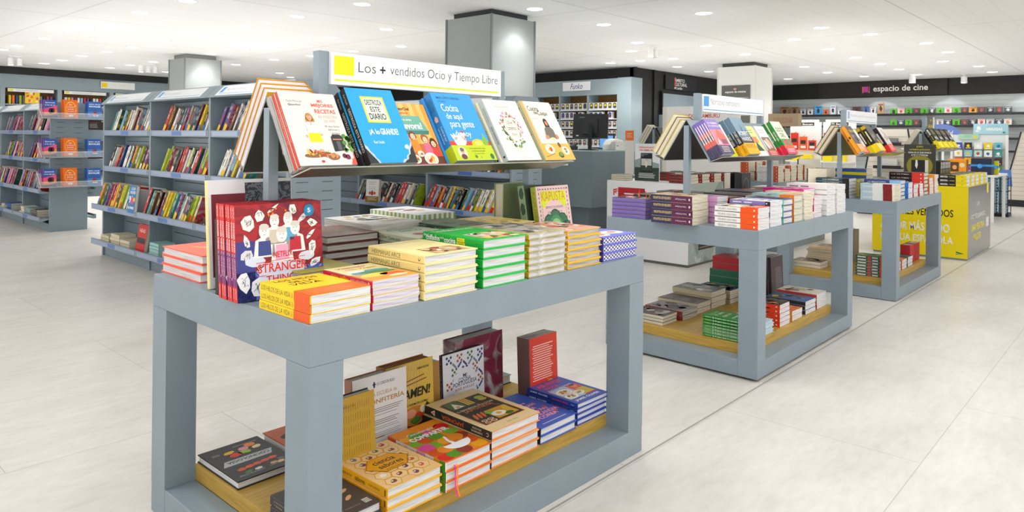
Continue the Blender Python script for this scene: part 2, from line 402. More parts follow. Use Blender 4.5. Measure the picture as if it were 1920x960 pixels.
# ---------------------------------------------------------------- ceiling lights
ring = MB(); n = 24
for r0, r1, z0, z1 in ((.105, .125, -.004, -.004), (.125, .125, -.004, 0), (.105, .098, -.004, .0)):
    vs = []
    for r_, z_ in ((r0, z0), (r1, z1)):
        for i in range(n): vs.append((r_ * math.cos(2 * math.pi * i / n), r_ * math.sin(2 * math.pi * i / n), z_))
    ring.add(vs, [(i, (i + 1) % n, (i + 1) % n + n, i + n) for i in range(n)], WHITE)
ring_me = ring.mesh('frame'); disc_me = MB().cyl((0, 0, -.003), .1, .002, LAMP, n=24).mesh('diffuser')
LXY = [(3.84, 8.92), (3.8, 10.3), (3.79, 11.69), (3.77, 12.37), (3.77, 13.09), (3.75, 14.42), (3.73, 16.09), (3.72, 17.06), (5.09, 19.6), (5.13, 18.39), (5.12, 17.02), (5.17, 15.72), (5.2, 14.43), (5.19, 12.99), (5.25, 11.66), (5.28, 10.28), (5.32, 8.87), (5.34, 7.4), (6.47, 19.44), (6.52, 18.27), (6.57, 17.01), (7.85, 19.47), (6.65, 14.34), (6.68, 13.01), (6.71, 12.32), (6.75, 11.67), (6.8, 10.27), (6.82, 8.83), (8.03, 14.3), (8.13, 12.99), (8.17, 11.6), (8.28, 10.27), (8.02, 16.01), (10.73, 18.2), (9.83, 17.2), (6.94, 5.94), (8.5, 5.97), (8.54, 4.43), (10.44, 6.63), (11.38, 7.36), (12.88, 8.1), (12.86, 8.84), (12.93, 7.36), (14.39, 8.09), (15.82, 8.05), (11.51, 5.92), (13.09, 5.92), (11.64, 4.43), (10.67, 3.68), (11.76, 3.32), (13.21, 4.42), (14.85, 4.46), (16.36, 4.43), (17.79, 4.42), (16.0, 5.87), (17.67, 5.93), (19.18, 5.55), (18.9, 7.35), (13.37, 2.92), (14.94, 2.91), (16.54, 3.31), (19.42, 4.43), (18.0, 2.92), (19.64, 2.93)]
lbl = 'round recessed white ceiling downlight, lit'
sd = bpy.data.lights.new('spot', 'SPOT'); sd.energy = SPOT_W; sd.spot_size = rad(150); sd.spot_blend = .9; sd.shadow_soft_size = .1; sd.color = (1, .99, .975)
pd = bpy.data.lights.new('glow', 'POINT'); pd.energy = FILL_W; pd.shadow_soft_size = .12; pd.color = (1, .99, .98)  # unseen point light, added to brighten the ceiling
def downlight(x, y, i, lab):
    t = empty('ceiling_downlight', (x, y, CZ), lab, 'ceiling light', 'recessed downlights in the white ceiling')
    for nm, me in (('frame', ring_me), ('diffuser', disc_me)):
        o = bpy.data.objects.new(nm, me); COL.objects.link(o); o.parent = t
    o = bpy.data.objects.new('bulb', sd); COL.objects.link(o); o.parent = t; o.location = (0, 0, -.02)
    o = bpy.data.objects.new('added_fill', pd); COL.objects.link(o); o.parent = t; o.location = (0, 0, -.9)  # added fill hanging in mid-air below the downlight, without a lamp body
for i, (x, y) in enumerate(LXY): downlight(x, y, i, lbl)
# downlights over the rest of the shop, outside the frame
for x, y in [(-3, -2), (-3, 1), (-3, 4), (-2.5, 7), (-2.5, 10), (0, -3), (0, -.5), (.6, 2.4), (0, 5), (0, 8), (0, 11), (2.6, -3), (2.6, -.6), (2.8, 1.9), (2.5, 4.2), (5, -3), (5, -.7), (5.2, 1.7), (8, -3.5), (8, -1), (8, 1.3), (11, -3.5),
             (11, -1), (14, -3.5), (14, -1), (17, -3.5), (17, -1), (19.5, -2), (1.2, .6), (3.9, .4)]:
    downlight(x, y, 0, lbl)

def track_spot(x, y, lab, n=2, aim=None):
    t = empty('ceiling_spotlight', (x, y, CZ), lab, 'spotlight', 'white twin spotlights hanging from the ceiling')
    MB().box(-.06 * n, .06 * n, -.02, .02, -.02, 0, WHITE).obj('mounting_plate', t)
    for k in range(n):
        q = MB(); xx = (k - (n - 1) / 2) * .16
        q.cyl((xx, 0, -.2), .055, .15, mat('#e9e9e6'), n=14, r1=.05); q.rod((xx, 0, -.06), (xx, 0, 0), .012, WHITE)
        q.cyl((xx, 0, -.204), .045, .004, LAMP if k == 0 else mat('#c9c9c4'), n=14); q.obj('lamp_head', t)
SPOTXY = [(4.2, 18.25), (6.69, 17.63), (10.96, 6.64), (19.36, 4.52), (20.04, 3.56)]
for (x, y), l in zip(SPOTXY, ('white twin spotlight below the ceiling, above the end-display shelving', 'white spotlight cluster beside the far grey column top', 'white twin spotlight above the black cultural room corner',
                              'white twin spotlight above the cinema sign lettering', 'white twin spotlight past the end of the cinema sign')): track_spot(x, y, l, 3 if 'cluster' in l else 2)
def wall_wash(x, y, z, e, size=70, aim=(0, 0, -1)):
    l = bpy.data.lights.new('washer', 'SPOT'); l.energy = e; l.spot_size = rad(size); l.spot_blend = .18; l.shadow_soft_size = .03; l.color = (.93, .96, 1)
    o = bpy.data.objects.new('washer', l); COL.objects.link(o); o.location = (x, y, z); o.rotation_euler = Vector(aim).to_track_quat('-Z', 'Y').to_euler()
for yy in (6.9, 5.6, 4.0, 2.4, .8): wall_wash(20.35, yy, 2.74, 22, 75, (.25, 0, -1))
wall_wash(6.95, 5.98, 2.78, 24, 84, (0, .12, -1))
wall_wash(6.62, 14.3, 2.78, 24, 84, (0, .12, -1))

# ================================================================ FURNITURE
TW, TL, TH = .869, 1.404, .7225
def table(x, label, gap=0.0):
    t = empty('display_table', (x, 1.42, 0), label, 'table')
    L, W = TL, TW; a, b = .092, .0975; z0 = gap
    MB().box(0, L, 0, W, TH - .096, TH, GREY).obj('tabletop', t, .0018)
    for X in (0, L - a):
        for Y in (0, W - b): MB().box(X, X + a, Y, Y + b, .0920, TH - .096, GREY).obj('leg', t)
    for Y in (0, W - b): MB().box(0, L, Y, Y + b, z0, .092, GREY).obj('bottom_rail', t, .002)
    for X in (0, L - a): MB().box(X, X + a, b, W - b, z0, .092, GREY).obj('bottom_rail', t, .002)
    MB().box(a + .004, L - a - .004, b, W - b, .05, .142, WOOD).obj('shelf_board', t, .0015)
    for xx in (a, L - a - .004): MB().box(xx, xx + .004, b + .0005, W - b - .0005, .0925, .1415, WOODY).obj('edge_band', t)
    if gap:
        for X in (.04, L - .1):
            for Y in (.04, W - .1): MB().box(X, X + .05, Y, Y + .05, 0, gap, CHAR).obj('foot', t)
    return t
TX = (.891, 3.3125, 5.698)
table(TX[0], 'large blue-grey book table nearest the camera, cookbooks on top and below')
table(TX[1], 'middle blue-grey book table stacked with novels under a foreign fiction sign', .012)
table(TX[2], 'third blue-grey book table, standing in front of the yellow promotional box', .004)

def aframe(X0, X1, YC, label, sgn, sx, z0=TH, zb=0):
    """A-shaped display rack on two posts with a sign above"""
    t = empty('display_rack', (X0, YC, z0), label, 'display rack')
    ZA = 1.256 + zb - z0; ZB = 1.042 + zb - z0; d = .133; L = X1 - X0
    for x in (0, L - .03 + .015): MB().box(x, x + .03, -.015, .015, 0, ZA - .028, GREY).obj('post', t, .001)
    for s_ in (-1, 1):
        n_ = Vector((0, s_ * .849, .528)) * .004
        p = [(-0.0, 0, ZA), (L, 0, ZA), (L, s_ * d, ZB), (0, s_ * d, ZB)]
        mb = MB(); vs = p + [tuple(Vector(q) + n_) for q in p]
        mb.add(vs, [(7, 6, 5, 4), (0, 4, 5, 1), (1, 5, 6, 2), (2, 6, 7, 3), (3, 7, 4, 0)], GREY); mb.add(p, [(0, 1, 2, 3)], DKS)
        pn = mb.obj('sloping_panel', t)
        mb = MB(); q = [(0, s_ * d, ZB), (L, s_ * d, ZB), (L + .04, s_ * (d + .063), ZB + .026), (.02, s_ * (d + .063), ZB + .026)]
        vs = q + [(a_, b_, c_ - .004) for a_, b_, c_ in q]
        mb.add(vs, [(0, 1, 2, 3), (7, 6, 5, 4), (0, 4, 5, 1), (1, 5, 6, 2), (2, 6, 7, 3), (3, 7, 4, 0)], STEEL)
        mb.obj('front_lip', pn)
    a0, a1 = sx
    for x in (a0 - .034, a1): MB().box(x - X0, x - X0 + .034, -.005, .029, ZA - .03, 1.405 + zb - z0, GREY).obj('sign_post', t, .002)
    mb = MB(); mb.box(a0 - X0, a1 - X0, -.016, .012, 1.306 + zb - z0, 1.402 + zb - z0, mat('#edeff2', .35))
    a = Art(mb, (a0 - X0, -.016, 1.306 + zb - z0), (1, 0, 0), (0, 0, 1)); sgn(a, a1 - a0)
    mb.obj('sign_board', t)
    return t
def sg1(a, w):
    a.rect(.010, .030, .072, .057, '#dfe000', 0); a.rect(.012, .011, w - .024, .006, '#d6de1c', 0)
    a.fit('Los', .098, .043, .066, .031, '#26262a', 0, -.012); a.fit('+', .18, .045, .022, .022, '#111111', 0, .04)
    a.fit('vendidos Ocio y Tiempo Libre', .221, .0345, .50, .040, '#26262a', 0, -.012)
def sg2(a, w):
    a.rect(.0, .03, .06, .055, '#3f9ad6', 0); a.rect(.0, .010, w - .01, .005, '#5b9cd0', 0); a.fit('Narrativa extranjera', .08, .032, .36, .044, '#55565a', 0, -.02)
def sg3(a, w):
    a.rect(.0, .03, .035, .055, '#7fb0d6', 0); a.rect(.0, .010, w - .01, .005, '#6f9fca', 0); a.fit('Narrativa española contemporánea', .06, .04, w - .1, .03, '#8d9095', 0, -.02)
YC = 1.855
aframe(1.02, 2.137, YC, 'A-shaped rack with big leisure bestsellers sign on the nearest table', sg1, (1.218, 1.958))
aframe(3.4, 4.49, YC, 'A-shaped rack under the foreign fiction sign on the middle table', sg2, (3.56, 4.34))
aframe(5.80, 6.87, YC, 'A-shaped rack with a pale fiction sign on the third table', sg3, (5.95, 6.72))

# ---------------------------------------------------------------- gondolas
def gondola(name, X0, Y0, nb, label, dirs=(-1, 1), strips=True):
    """double sided shelving: faces at X0 and X0+.4, near end at Y0"""
    B = 1.1; t = empty('gondola_shelving', (X0 + .2, Y0, 0), label, 'bookshelf'); L = nb * B
    MB().box(-.012, .012, .02, L, .1, 1.42, SHELF).obj('back_panel', t)
    mb = MB()
    for k in range(11):
        for yy in range(nb): mb.box(-.0135, -.012, yy * B + .06, (yy + 1) * B - .06, .2 + k * .11, .206 + k * .11, SLOT)
    mb.obj('panel_slot', t)
    for k in range(nb + 1):
        y = k * B
        MB().box(-.2, .2, y - .015 if k else y - .01, y + .015, 0, 1.425, SHELF).obj('end_panel' if k in (0, nb) else 'upright_panel', t, .002)
    mb = MB()
    for k in range(12):
        for xx in (-.14, .05): mb.box(xx, xx + .085, -.0115, -.0102, .66 + k * .062, .664 + k * .062, SLOT)
    mb.obj('panel_slot', t)
    MB().box(-.185, .185, .02, L, 0, .09, SHELF).obj('base_plinth', t, .002)
    for k in range(nb):
        y0, y1 = k * B + .004, (k + 1) * B - .004
        pr = [(-.235, 1.425), (-.14, 1.52), (.14, 1.52), (.235, 1.425)]
        h = MB().prism(pr, 'y', y0, y1, SHELF).obj('header', t, .0015)
        for d_ in (-1, 1):
            mb = MB(); o = (d_ * .2235, (y1 - .12) if d_ < 0 else (y0 + .12), 1.438); a = Art(mb, o, (0, d_ * 1.0, 0), Vector((-d_ * .095, 0, .095)).normalized())
            a.rect(0, 0, B - .24, .105, mat('#eef1f4', .3), 0); a.rect(.03, .03, .05, .06, '#5ba3dc', 1); a.rect(.03, .016, B - .3, .006, '#9dc0dd', 1)
            a.fit('Narrativa extranjera', .11, .04, .32, .038, '#8f979e', 1, -.02)
            mb.obj('label_strip', h)
    for d_ in dirs:
        for k in range(nb):
            y0, y1 = k * B + .02, (k + 1) * B - .02
            for lv, (z, f) in enumerate(((1.165, 0), (.83, 0), (.48, .1), (.155, .1))):
                fx = .2 + f; e0, e1 = (y0, y1) if not f else (y0 - .018, y1 + .018)
                pr = [(d_ * .02, z - .042), (d_ * .02, z - .030), (d_ * (fx - .02), z), (d_ * (fx - .02), z), (d_ * (fx - .015), z + .02), (d_ * fx, z + .02), (d_ * fx, z - .03), (d_ * (fx - .03), z - .034)]
                pr2 = [p if (f == 0 or abs(p[0]) < .1) else p for p in pr]
                if f:
                    dz = .036 if lv == 2 else 0
                    mb = MB(); mb.prism([(d_ * .2, z - .012 - dz * .4), (d_ * .2, z - dz * .4), (d_ * (fx - .02), z), (d_ * (fx - .015), z + .02), (d_ * fx, z + .02), (d_ * fx, z - .03), (d_ * (fx - .03), z - .034)], 'y', e0, e1, SHELF)
                    mb.prism([(d_ * .015, z - .012 - dz * 1.35), (d_ * .015, z - dz * 1.35), (d_ * .2, z - dz * .4), (d_ * .2, z - .012 - dz * .4)], 'y', y0, y1, SHELF)
                else: mb = MB().prism(pr, 'y', y0, y1, SHELF)
                so = mb.obj('shelf', t, .001)
                mb = MB(); x = d_ * fx; mb.box(min(x, x + d_ * .003), max(x, x + d_ * .003), e0 + .03, e1 - .03, z - .022, z + .014, STRIP)
                q = (e0 + e1) / 2; mb.box(min(x + d_ * .003, x + d_ * .004), max(x + d_ * .003, x + d_ * .004), q - .07, q + .11, z - .02, z + .012, mat('#4f74b8', .3)); mb.obj('price_strip', so)
    return t
gondola('a', 2.43, 4.15, 3, 'long double-sided blue-grey bookshelf just beyond the nearest table')
gondola('b', 4.56, 4.15, 3, 'parallel blue-grey bookshelf seen through the gap behind the leisure books', (-1,))
gondola('c', 2.56, 9.6, 4, 'blue-grey bookshelf with clear end shelves of face-out books', (-1, 1))

# ================================================================ NEAREST TABLE: books on top
def scene_patches(a, x, y, w, h, cols, n, l0=1, s=(.05, .16)):
    """printed photo or drawing: overlapping irregular patches inside a rectangle"""
    for i in range(n):
        rx = w * R.uniform(*s); ry = h * R.uniform(*s)
        cx = min(max(x + R.random() * w, x + rx), x + w - rx); cy = min(max(y + R.random() * h, y + ry), y + h - ry)
        a.ell(cx, cy, rx, ry, R.choice(cols), l0 + (i % 3), R.uniform(0, 180), 9, wob=.22)
FOOD = ['#c8452a', '#e08a2c', '#f0c23a', '#5f8f36', '#f3e7d0', '#8a4a2a', '#b5302a', '#7aa046']
def plate(a, x, y, r, l, food=('#e0a03a', '#c8452a', '#6f9a3a')):
    a.ell(x, y, r, r * .72, '#f4efe6', l); a.ell(x, y, r * .8, r * .55, '#e6d9c0', l + 1)
    for i in range(7): a.ell(x + R.uniform(-.4, .4) * r, y + R.uniform(-.25, .25) * r, r * .22, r * .16, food[i % len(food)], l + 2 + i % 2, R.uniform(0, 90), 8, wob=.2)
def woman(a, x, y, s, hair, top, skirt, skin='#e3ae8c'):
    """printed figure of a smiling cook, s = head height"""
    a.ell(x, y, .52 * s, .62 * s, hair, 1, 0, 20, wob=.06); a.ell(x - .38 * s, y - .42 * s, .26 * s, .42 * s, hair, 1, 12); a.ell(x + .38 * s, y - .42 * s, .26 * s, .42 * s, hair, 1, -12)
    a.poly([(x - .95 * s, y - 1.0 * s), (x - .45 * s, y - .62 * s), (x + .45 * s, y - .62 * s), (x + .95 * s, y - 1.0 * s), (x + .85 * s, y - 2.4 * s), (x - .85 * s, y - 2.4 * s)], top, 2)
    a.poly([(x - .95 * s, y - 1.0 * s), (x - .75 * s, y - .8 * s), (x - .7 * s, y - 2.3 * s), (x - 1.05 * s, y - 2.5 * s), (x - 1.2 * s, y - 2.2 * s)], top, 2)
    a.poly([(x + .95 * s, y - 1.0 * s), (x + .75 * s, y - .8 * s), (x + .75 * s, y - 1.9 * s), (x + 1.1 * s, y - 2.2 * s), (x + 1.3 * s, y - 2.0 * s)], top, 2)
    a.poly([(x - .8 * s, y - 2.1 * s), (x + .8 * s, y - 2.1 * s), (x + .95 * s, y - 3.3 * s), (x - .8 * s, y - 3.3 * s)], skirt, 3)
    a.poly([(x - .2 * s, y - .55 * s), (x + .2 * s, y - .55 * s), (x, y - 1.25 * s)], skin, 3)
    a.ell(x, y, .33 * s, .45 * s, skin, 4); a.ell(x - .13 * s, y + .05 * s, .05 * s, .035 * s, '#4a3326', 5, n=8); a.ell(x + .13 * s, y + .05 * s, .05 * s, .035 * s, '#4a3326', 5, n=8)
    a.ell(x, y - .2 * s, .13 * s, .05 * s, '#b8463e', 5, n=10); a.ell(x, y + .36 * s, .34 * s, .16 * s, hair, 5, n=12)
    a.ell(x + 1.0 * s, y - 2.35 * s, .2 * s, .16 * s, skin, 5, n=10); a.ell(x - 1.1 * s, y - 2.55 * s, .18 * s, .2 * s, skin, 5, n=10)

# --- yellow paperbacks with orange band
def art(a, w, h):
    for i in range(9):
        for j in range(6): a.ell(.012 + j * .024, .08 + i * .0165, .009, .0012, '#ecb400', 0, 20, 6)
    a.fit('LOS HILOS', .02, .185, w - .05, .02, '#35301a', 1, .01); a.fit('DE LA', .045, .155, w - .10, .019, '#35301a', 1, .01); a.fit('VIDA', .03, .125, w - .08, .021, '#35301a', 1, .01)
    a.rect(0, 0, w, .072, '#ee6a10', 2); a.lines(.02, .056, w - .05, 7, .0072, '#f7b06a', 3, .0016)
def sp(a, L, t):
    a.rect(0, 0, L, t, '#fbd400', 0); a.fit('LOS HILOS DE LA VIDA', .008, t * .22, L - .092, t * .56, '#2f2a18', 1, -.005); a.fit('RA', L - .08, t * .2, .008, t * .6, '#f07a1a', 1, .02, 0); a.rect(L - .068, 0, .068, t, '#e85a0c', 2)
B = Book(.168, .227, .0212, '#fbd400', None, None, PG, False, art, sp)
stack(B, .898, 1.430, TH, 3, 'yellow paperback with orange band at the nearest table\'s front corner', rot=0, cat='book')
# --- pink-spined paperbacks with a landscape cover
def art(a, w, h):
    a.rect(0, h * .45, w, h * .55, '#f3e7a6', 0); a.rect(0, 0, w, h * .45, '#f0a24a', 0); a.ell(w * .5, h * .5, w * .42, h * .12, '#4fa6b8', 1, 8); a.ell(w * .6, h * .45, w * .35, h * .08, '#5c8f4a', 2, -6)
    a.ell(w * .35, h * .28, w * .3, h * .1, '#f7d65a', 2, 10); a.ell(w * .7, h * .25, w * .25, h * .08, '#e8623a', 2, -8); a.ell(w * .25, h * .58, w * .2, h * .06, '#f4f0e6', 3); a.ell(w * .7, h * .13, w * .2, h * .05, '#fff3c0', 3)
    a.fit('Viajando', .02, h * .80, w * .6, .022, '#e04a3a', 4, .01, .2); a.fit('con Vegan', .03, h * .68, w * .65, .022, '#e8902a', 4, .01, .2)
def sp(a, L, t):
    a.fit('Viajando con', .02, t * .25, .07, t * .45, '#f8e6e0', 0, 0, .15); a.fit('Vegan Menú', .098, t * .2, .08, t * .6, '#f9c01c', 0, .02, .15); a.ell(.012, t * .5, .004, .004, '#f6d0d0', 0)
B = Book(.150, .215, .0178, '#f3e7a6', '#e0123f', None, PGM, False, art, sp, flip=True)
stack(B, 1.073, 1.434, TH, 4, 'red-spined cookbook with colourful landscape cover beside the yellow paperbacks', jit=.6)
# --- cream cookbooks
def art(a, w, h):
    a.fit('Nuestro recetario familiar', .02, h - .03, w - .04, .012, '#c9a868', 0); a.rect(.05, .01, w - .07, .085, '#caa070', 0); scene_patches(a, .05, .01, w - .07, .085, ['#8a5a3a', '#e8c890', '#b04a2a', '#4a3a30', '#f0e6d6'], 16)
def sp(a, L, t): a.fit('HERMANAS ARCE', .018, t * .22, .128, t * .52, '#2e2a22', 0, -.01); a.ell(L - .02, t * .5, .0045, .0055, '#3a3428', 0); a.ell(L - .0198, t * .56, .003, .004, '#f3e09a', 1)
B = Book(.196, .245, .0232, '#f6e6a4', '#f2dc90', None, PG, True, art, sp)
stack(B, 1.233, 1.426, TH, 5, 'cream hardback cookbook beside the bright green ones', jit=.7)
# --- green cookbooks
def art(a, w, h):
    a.fit('Dos chiflados en la cocina', .015, h - .05, w - .03, .03, '#e9f7ea', 0, .03); a.rect(.035, .012, w - .05, .11, '#d9c9a8', 0); scene_patches(a, .035, .012, w - .05, .11, FOOD + ['#2f6fa8'], 24)
def sp(a, L, t):
    a.fit('Dos', .006, t * .6, .016, t * .25, '#ffffff', 0, .03); a.fit('chiflados', .016, t * .2, .062, t * .62, '#ffffff', 0, .04); a.fit('en la', .081, t * .5, .015, t * .26, '#ffffff', 0, .02); a.fit('cocina', .098, t * .16, .05, t * .56, '#ffffff', 0, .04)
    a.rect(.154, t * .48, .032, t * .38, '#f4e41c', 0); a.rect(.152, t * .1, .036, t * .3, '#f4e41c', 0); a.fit('MARTA', .158, t * .6, .022, t * .16, '#2a7a2a', 1, .01); a.fit('DANIEL', .158, t * .18, .024, t * .14, '#2a7a2a', 1, .01); a.fit('planeta', L - .03, t * .4, .018, t * .14, '#0f6a2c', 1)
B = Book(.188, .262, .0272, '#17b33c', '#12a93a', None, PG, True, art, sp, edge='#1fc24a')
stack(B, 1.450, 1.424, TH, 5, 'bright green hardback cookbook with bubbly white spine lettering', jit=.5)
# --- shrink wrapped mustard cookbooks
def art(a, w, h):
    a.rect(.02, .02, w - .03, h - .04, '#a8a49a', 0); scene_patches(a, .02, .02, w - .03, h - .04, ['#4a4a4a', '#8a8a86', '#d6d2c8', '#b09a70', '#77766f'], 34, 1, (.05, .12))
def sp(a, L, t): a.fit('COSAS DE CASA', .015, t * .25, .07, t * .42, '#efe8c0', 0, .02); a.fit('JORDI ROCA', .095, t * .2, .08, t * .5, '#2a2610', 0, .03)
B = Book(.186, .262, .0190, '#b3a878', '#c2a81c', None, PG, True, art, sp, film=True)
stack(B, 1.655, 1.430, TH, 7, 'plastic-wrapped cookbook with mustard spine beside the green ones', jit=.6)
# --- yellow edged cookbooks
def art(a, w, h):
    a.rect(0, 0, w, h, '#d9a08a', 0); scene_patches(a, .01, .01, w - .02, h - .02, ['#c8452a', '#e8d8c8', '#8a6a5a', '#d98a4a', '#5a5450', '#f0e8e0'], 30, 1, (.05, .14))
B = Book(.188, .235, .0204, '#d9a08a', '#f5bd16', '#f5bd16', PGG, True, art, None, edge='#f7c415')
stack(B, 1.856, 1.436, TH, 6, 'cookbook with bright yellow cover edges beside the checked blue ones', jit=.8)
# --- blue books with checkerboard page edges
CHK = m_checker('checkered_edges', '#f2f0ec', '#4a4690', 140.0)
def art(a, w, h):
    for (x, y, rx, ry, r) in ((.06, .05, .045, .03, 20), (.15, .07, .05, .035, -15), (.1, .15, .055, .035, 10), (.05, .21, .03, .02, 0), (.17, .2, .035, .025, 25)):
        a.ell(x, y, rx, ry, '#efe9d8', 0, r, wob=.1); a.ell(x + .005, y + .004, rx * .4, ry * .4, '#e9705c', 1, r, 10)
        a.line((x - rx * .6, y), (x + rx * .6, y + .004), .0016, '#3a3f86', 2); a.line((x - rx * .4, y - .008), (x + rx * .5, y - .006), .0016, '#3a3f86', 2)
def sp(a, L, t): a.rect(L - .03, t * .22, .014, t * .56, '#e8e2cc', 0); a.rect(L - .027, t * .32, .008, t * .36, '#4248a8', 1)
B = Book(.214, .262, .0278, '#6a72d6', '#3c409e', None, CHK, True, art, sp)
stack(B, 2.062, 1.440, TH, 3, 'blue hardback with checkerboard page edges at the table corner', jit=.8)

# --- tall red illustrated volumes standing in a row
def art(a, w, h):
    a.rect(0, 0, w, h, m_blots('cosmic_print', ['#7a1626', '#8c1a24', '#a81e28', '#86182c', '#6e1430', '#961c26'], 12.0), 0)
    a.rect(0, 0, w * .2, h * .62, mat('#3c3f8c'), 1); a.rect(0, 0, w, h * .30, m_blots('cosmic_print_blue', ['#2a2f7a', '#3b4aa0', '#5a6cc0', '#2f357f', '#8f9ed8', '#3a3f8c'], 26.0), 1)
    for x, y, r in ((.05, .13, .02), (.2, .13, .018), (.125, .09, .05)): a.ell(x, y - .03, r * 1.4, r * .7, '#d9dff0', 2, n=14, wob=.1)
    ink = '#25232c'
    for (x, y, rx, ry, r, c) in ((.035, .2, .017, .024, 18, '#eceae6'), (.066, .218, .016, .02, -8, '#f1efe9'), (.03, .15, .01, .022, 12, '#e7e7ee'), (.165, .226, .013, .017, 20, '#efefec'), (.196, .205, .024, .009, 40, '#dcdce2'),
                                 (.222, .186, .014, .014, 0, '#f2f0e8'), (.214, .155, .018, .007, 40, '#ececec'), (.22, .12, .011, .022, -5, '#f3f1ee'), (.028, .115, .016, .018, 0, '#d9d9e2'), (.105, .233, .02, .005, 35, '#e9e7e2'),
                                 (.02, .05, .016, .03, 15, '#eeeef2'), (.055, .03, .02, .03, -20, '#e6e6ee'), (.225, .08, .018, .012, 30, '#e6e8f4')):
        a.ell(x, y, rx, ry * .8, c, 3, r, 7, wob=.3); [a.line((x + R.uniform(-.6, .6) * rx, y + R.uniform(-.5, .5) * ry), (x + R.uniform(-.6, .6) * rx, y + R.uniform(-.5, .5) * ry), .0012, ink, 4) for _ in range(6)]
    for (x, y, s, c) in ((.078, .175, .021, '#3a4a8c'), (.108, .200, .019, '#cfc6b8'), (.148, .203, .019, '#5aa7cf'), (.168, .178, .020, '#c2263c'), (.128, .163, .022, '#e8a6c6')):
        a.poly([(x - s * 1.5, y - s * 3.2), (x - s * 1.2, y - s * 1.1), (x - s * .4, y - s * .7), (x + s * .4, y - s * .7), (x + s * 1.2, y - s * 1.1), (x + s * 1.5, y - s * 3.2)], '#f3f1ee', 5)
        a.poly([(x - s * .9, y - s * 3.0), (x - s * .8, y - s * 1.2), (x + s * .8, y - s * 1.2), (x + s * .9, y - s * 3.0)], c, 6)
        a.ell(x, y, s * .72, s * .95, '#f5f3f0', 7, n=16); a.ell(x, y + s * .55, s * .7, s * .42, '#d8d4ce', 8, n=12, wob=.1)
        a.line((x - s * .3, y + s * .05), (x - s * .12, y + s * .05), .0012, ink, 9); a.line((x + s * .12, y + s * .05), (x + s * .3, y + s * .05), .0012, ink, 9); a.line((x - s * .15, y - s * .45), (x + s * .15, y - s * .45), .001, ink, 9)
    for i in range(9): a.ell(R.uniform(.09, .15), R.uniform(.215, .238), .003, .003, '#e8862a', 6, n=8)
    a.fit('NETFLIX', .102, .104, .056, .015, '#d81f26', 10, .02)
    a.line((.052, .094), (.195, .100), .0014, '#e0242a', 9); a.fit('STRANGER', .055, .066, .145, .026, '#ffffff', 9, .07); a.fit('STRANGER', .056, .067, .143, .024, '#e0242a', 10, .03)
    a.fit('THINGS', .078, .040, .10, .020, '#ffffff', 9, .07); a.fit('THINGS', .079, .041, .098, .018, '#e0242a', 10, .03); a.line((.06, .06), (.08, .06), .0014, '#e0242a', 9)
    a.ell(.212, .222, .0165, .0165, '#1f7fae', 10, n=24); a.ell(.212, .222, .0095, .0095, '#2e9ac6', 11, n=20); a.fit('5', .208, .216, .008, .012, '#ffffff', 12, .04)
def sp(a, L, t):
    a.rect(0, 0, L, t, '#d9261f', 0); a.rect(L * .5, t * .2, L * .34, t * .7, '#59307c', 1); a.fit('NETFLIX', .006, t * .3, .028, t * .4, '#f7dcd8', 2); a.fit('STRANGER THINGS', .044, t * .25, .075, t * .5, '#ffffff', 2, .01)
    a.fit('EL VECINDARIO', .125, t * .28, .062, t * .42, '#e7d6ea', 2); a.fit('planeta', L - .035, t * .3, .026, t * .35, '#ffffff', 2)
B = Book(.252, .247, .0138, '#d9261f', '#d9261f', '#a01820', PG, True, art, sp)
for i in range(7):
    y = 1.742 + i * .0150
    lean(B, .878 + [0, .002, .001, .003, 0, .002, .001][i], y, TH + .0008 , 84.5 + [0, -.3, .2, 0, .3, -.2, .2][i], 'large red illustrated volume standing at the table edge, ' + ('frontmost' if i == 0 else words(i) + ' from the front'), 'tall red illustrated volumes standing in a row')

# --- coral hardbacks
def art(a, w, h): a.ell(w * .5, h * .55, w * .3, h * .06, '#f59a70', 0, -50); a.ell(w * .6, h * .4, w * .2, h * .04, '#f4b07a', 1, -45)
B = Book(.205, .270, .0258, '#f47864', '#e8523c', None, PG, True, art, None, edge='#f4573c')
stack(B, .925, 2.048, TH, 3, 'coral-red hardback behind the standing red volumes', rot=180, jit=1.2)
# --- white comic leaning behind the red volumes, with black one
def art(a, w, h):
    a.rect(.012, .03, .10, h - .07, '#7c2a34', 0)
    for i in range(7): a.rect(.025 + i * .012, .05, .0035, h - .12, '#d8b8b4', 1)
    a.rect(.112, .01, w - .115, h - .02, m_blots('night_city_print', ['#23252d', '#34363f', '#6c727c', '#1d1f26', '#8a8f98', '#2a2c34'], 30.0), 0); a.ell(.165, .16, .018, .035, '#e6c9a8', 2); a.ell(.17, .14, .03, .03, '#2a3c56', 1, 20); a.ell(.15, .09, .045, .045, '#1c1e26', 2); a.ell(.15, .09, .034, .034, '#8f98a0', 3); a.ell(.15, .09, .026, .026, '#23252e', 4)
B = Book(.262, .300, .014, '#f0eef0', '#f6e29a', None, PG, True, art, None)
lean(B, .905, 1.958, TH + .0008, 85, 'white comic album with maroon text panel behind the red volumes')
B = Book(.19, .20, .022, '#1c1b1d', '#1a1a1c', '#1a1a1c', PGC, False)
lean(B, .893, 1.885, TH + .0008, 87, 'black paperback standing between the coral books and red volumes')
# --- olive book lying behind
def art(a, w, h):
    for i in range(5): a.line((.04 + i * .02, .08 + i * .004), (.06 + i * .02, .11 + i * .004), .005, '#e8e4c8', 0)
    a.lines(.03, .05, .11, 3, .01, '#d9d4a0', 0, .003)
B = Book(.18, .205, .032, '#a59c3e', '#4a3c68', None, PGG, True, art, None, edge='#c9c02e')
stack(B, 1.030, 1.690, TH, 2, 'olive-green book lying behind the red-spined cookbooks', rot=180, jit=0)
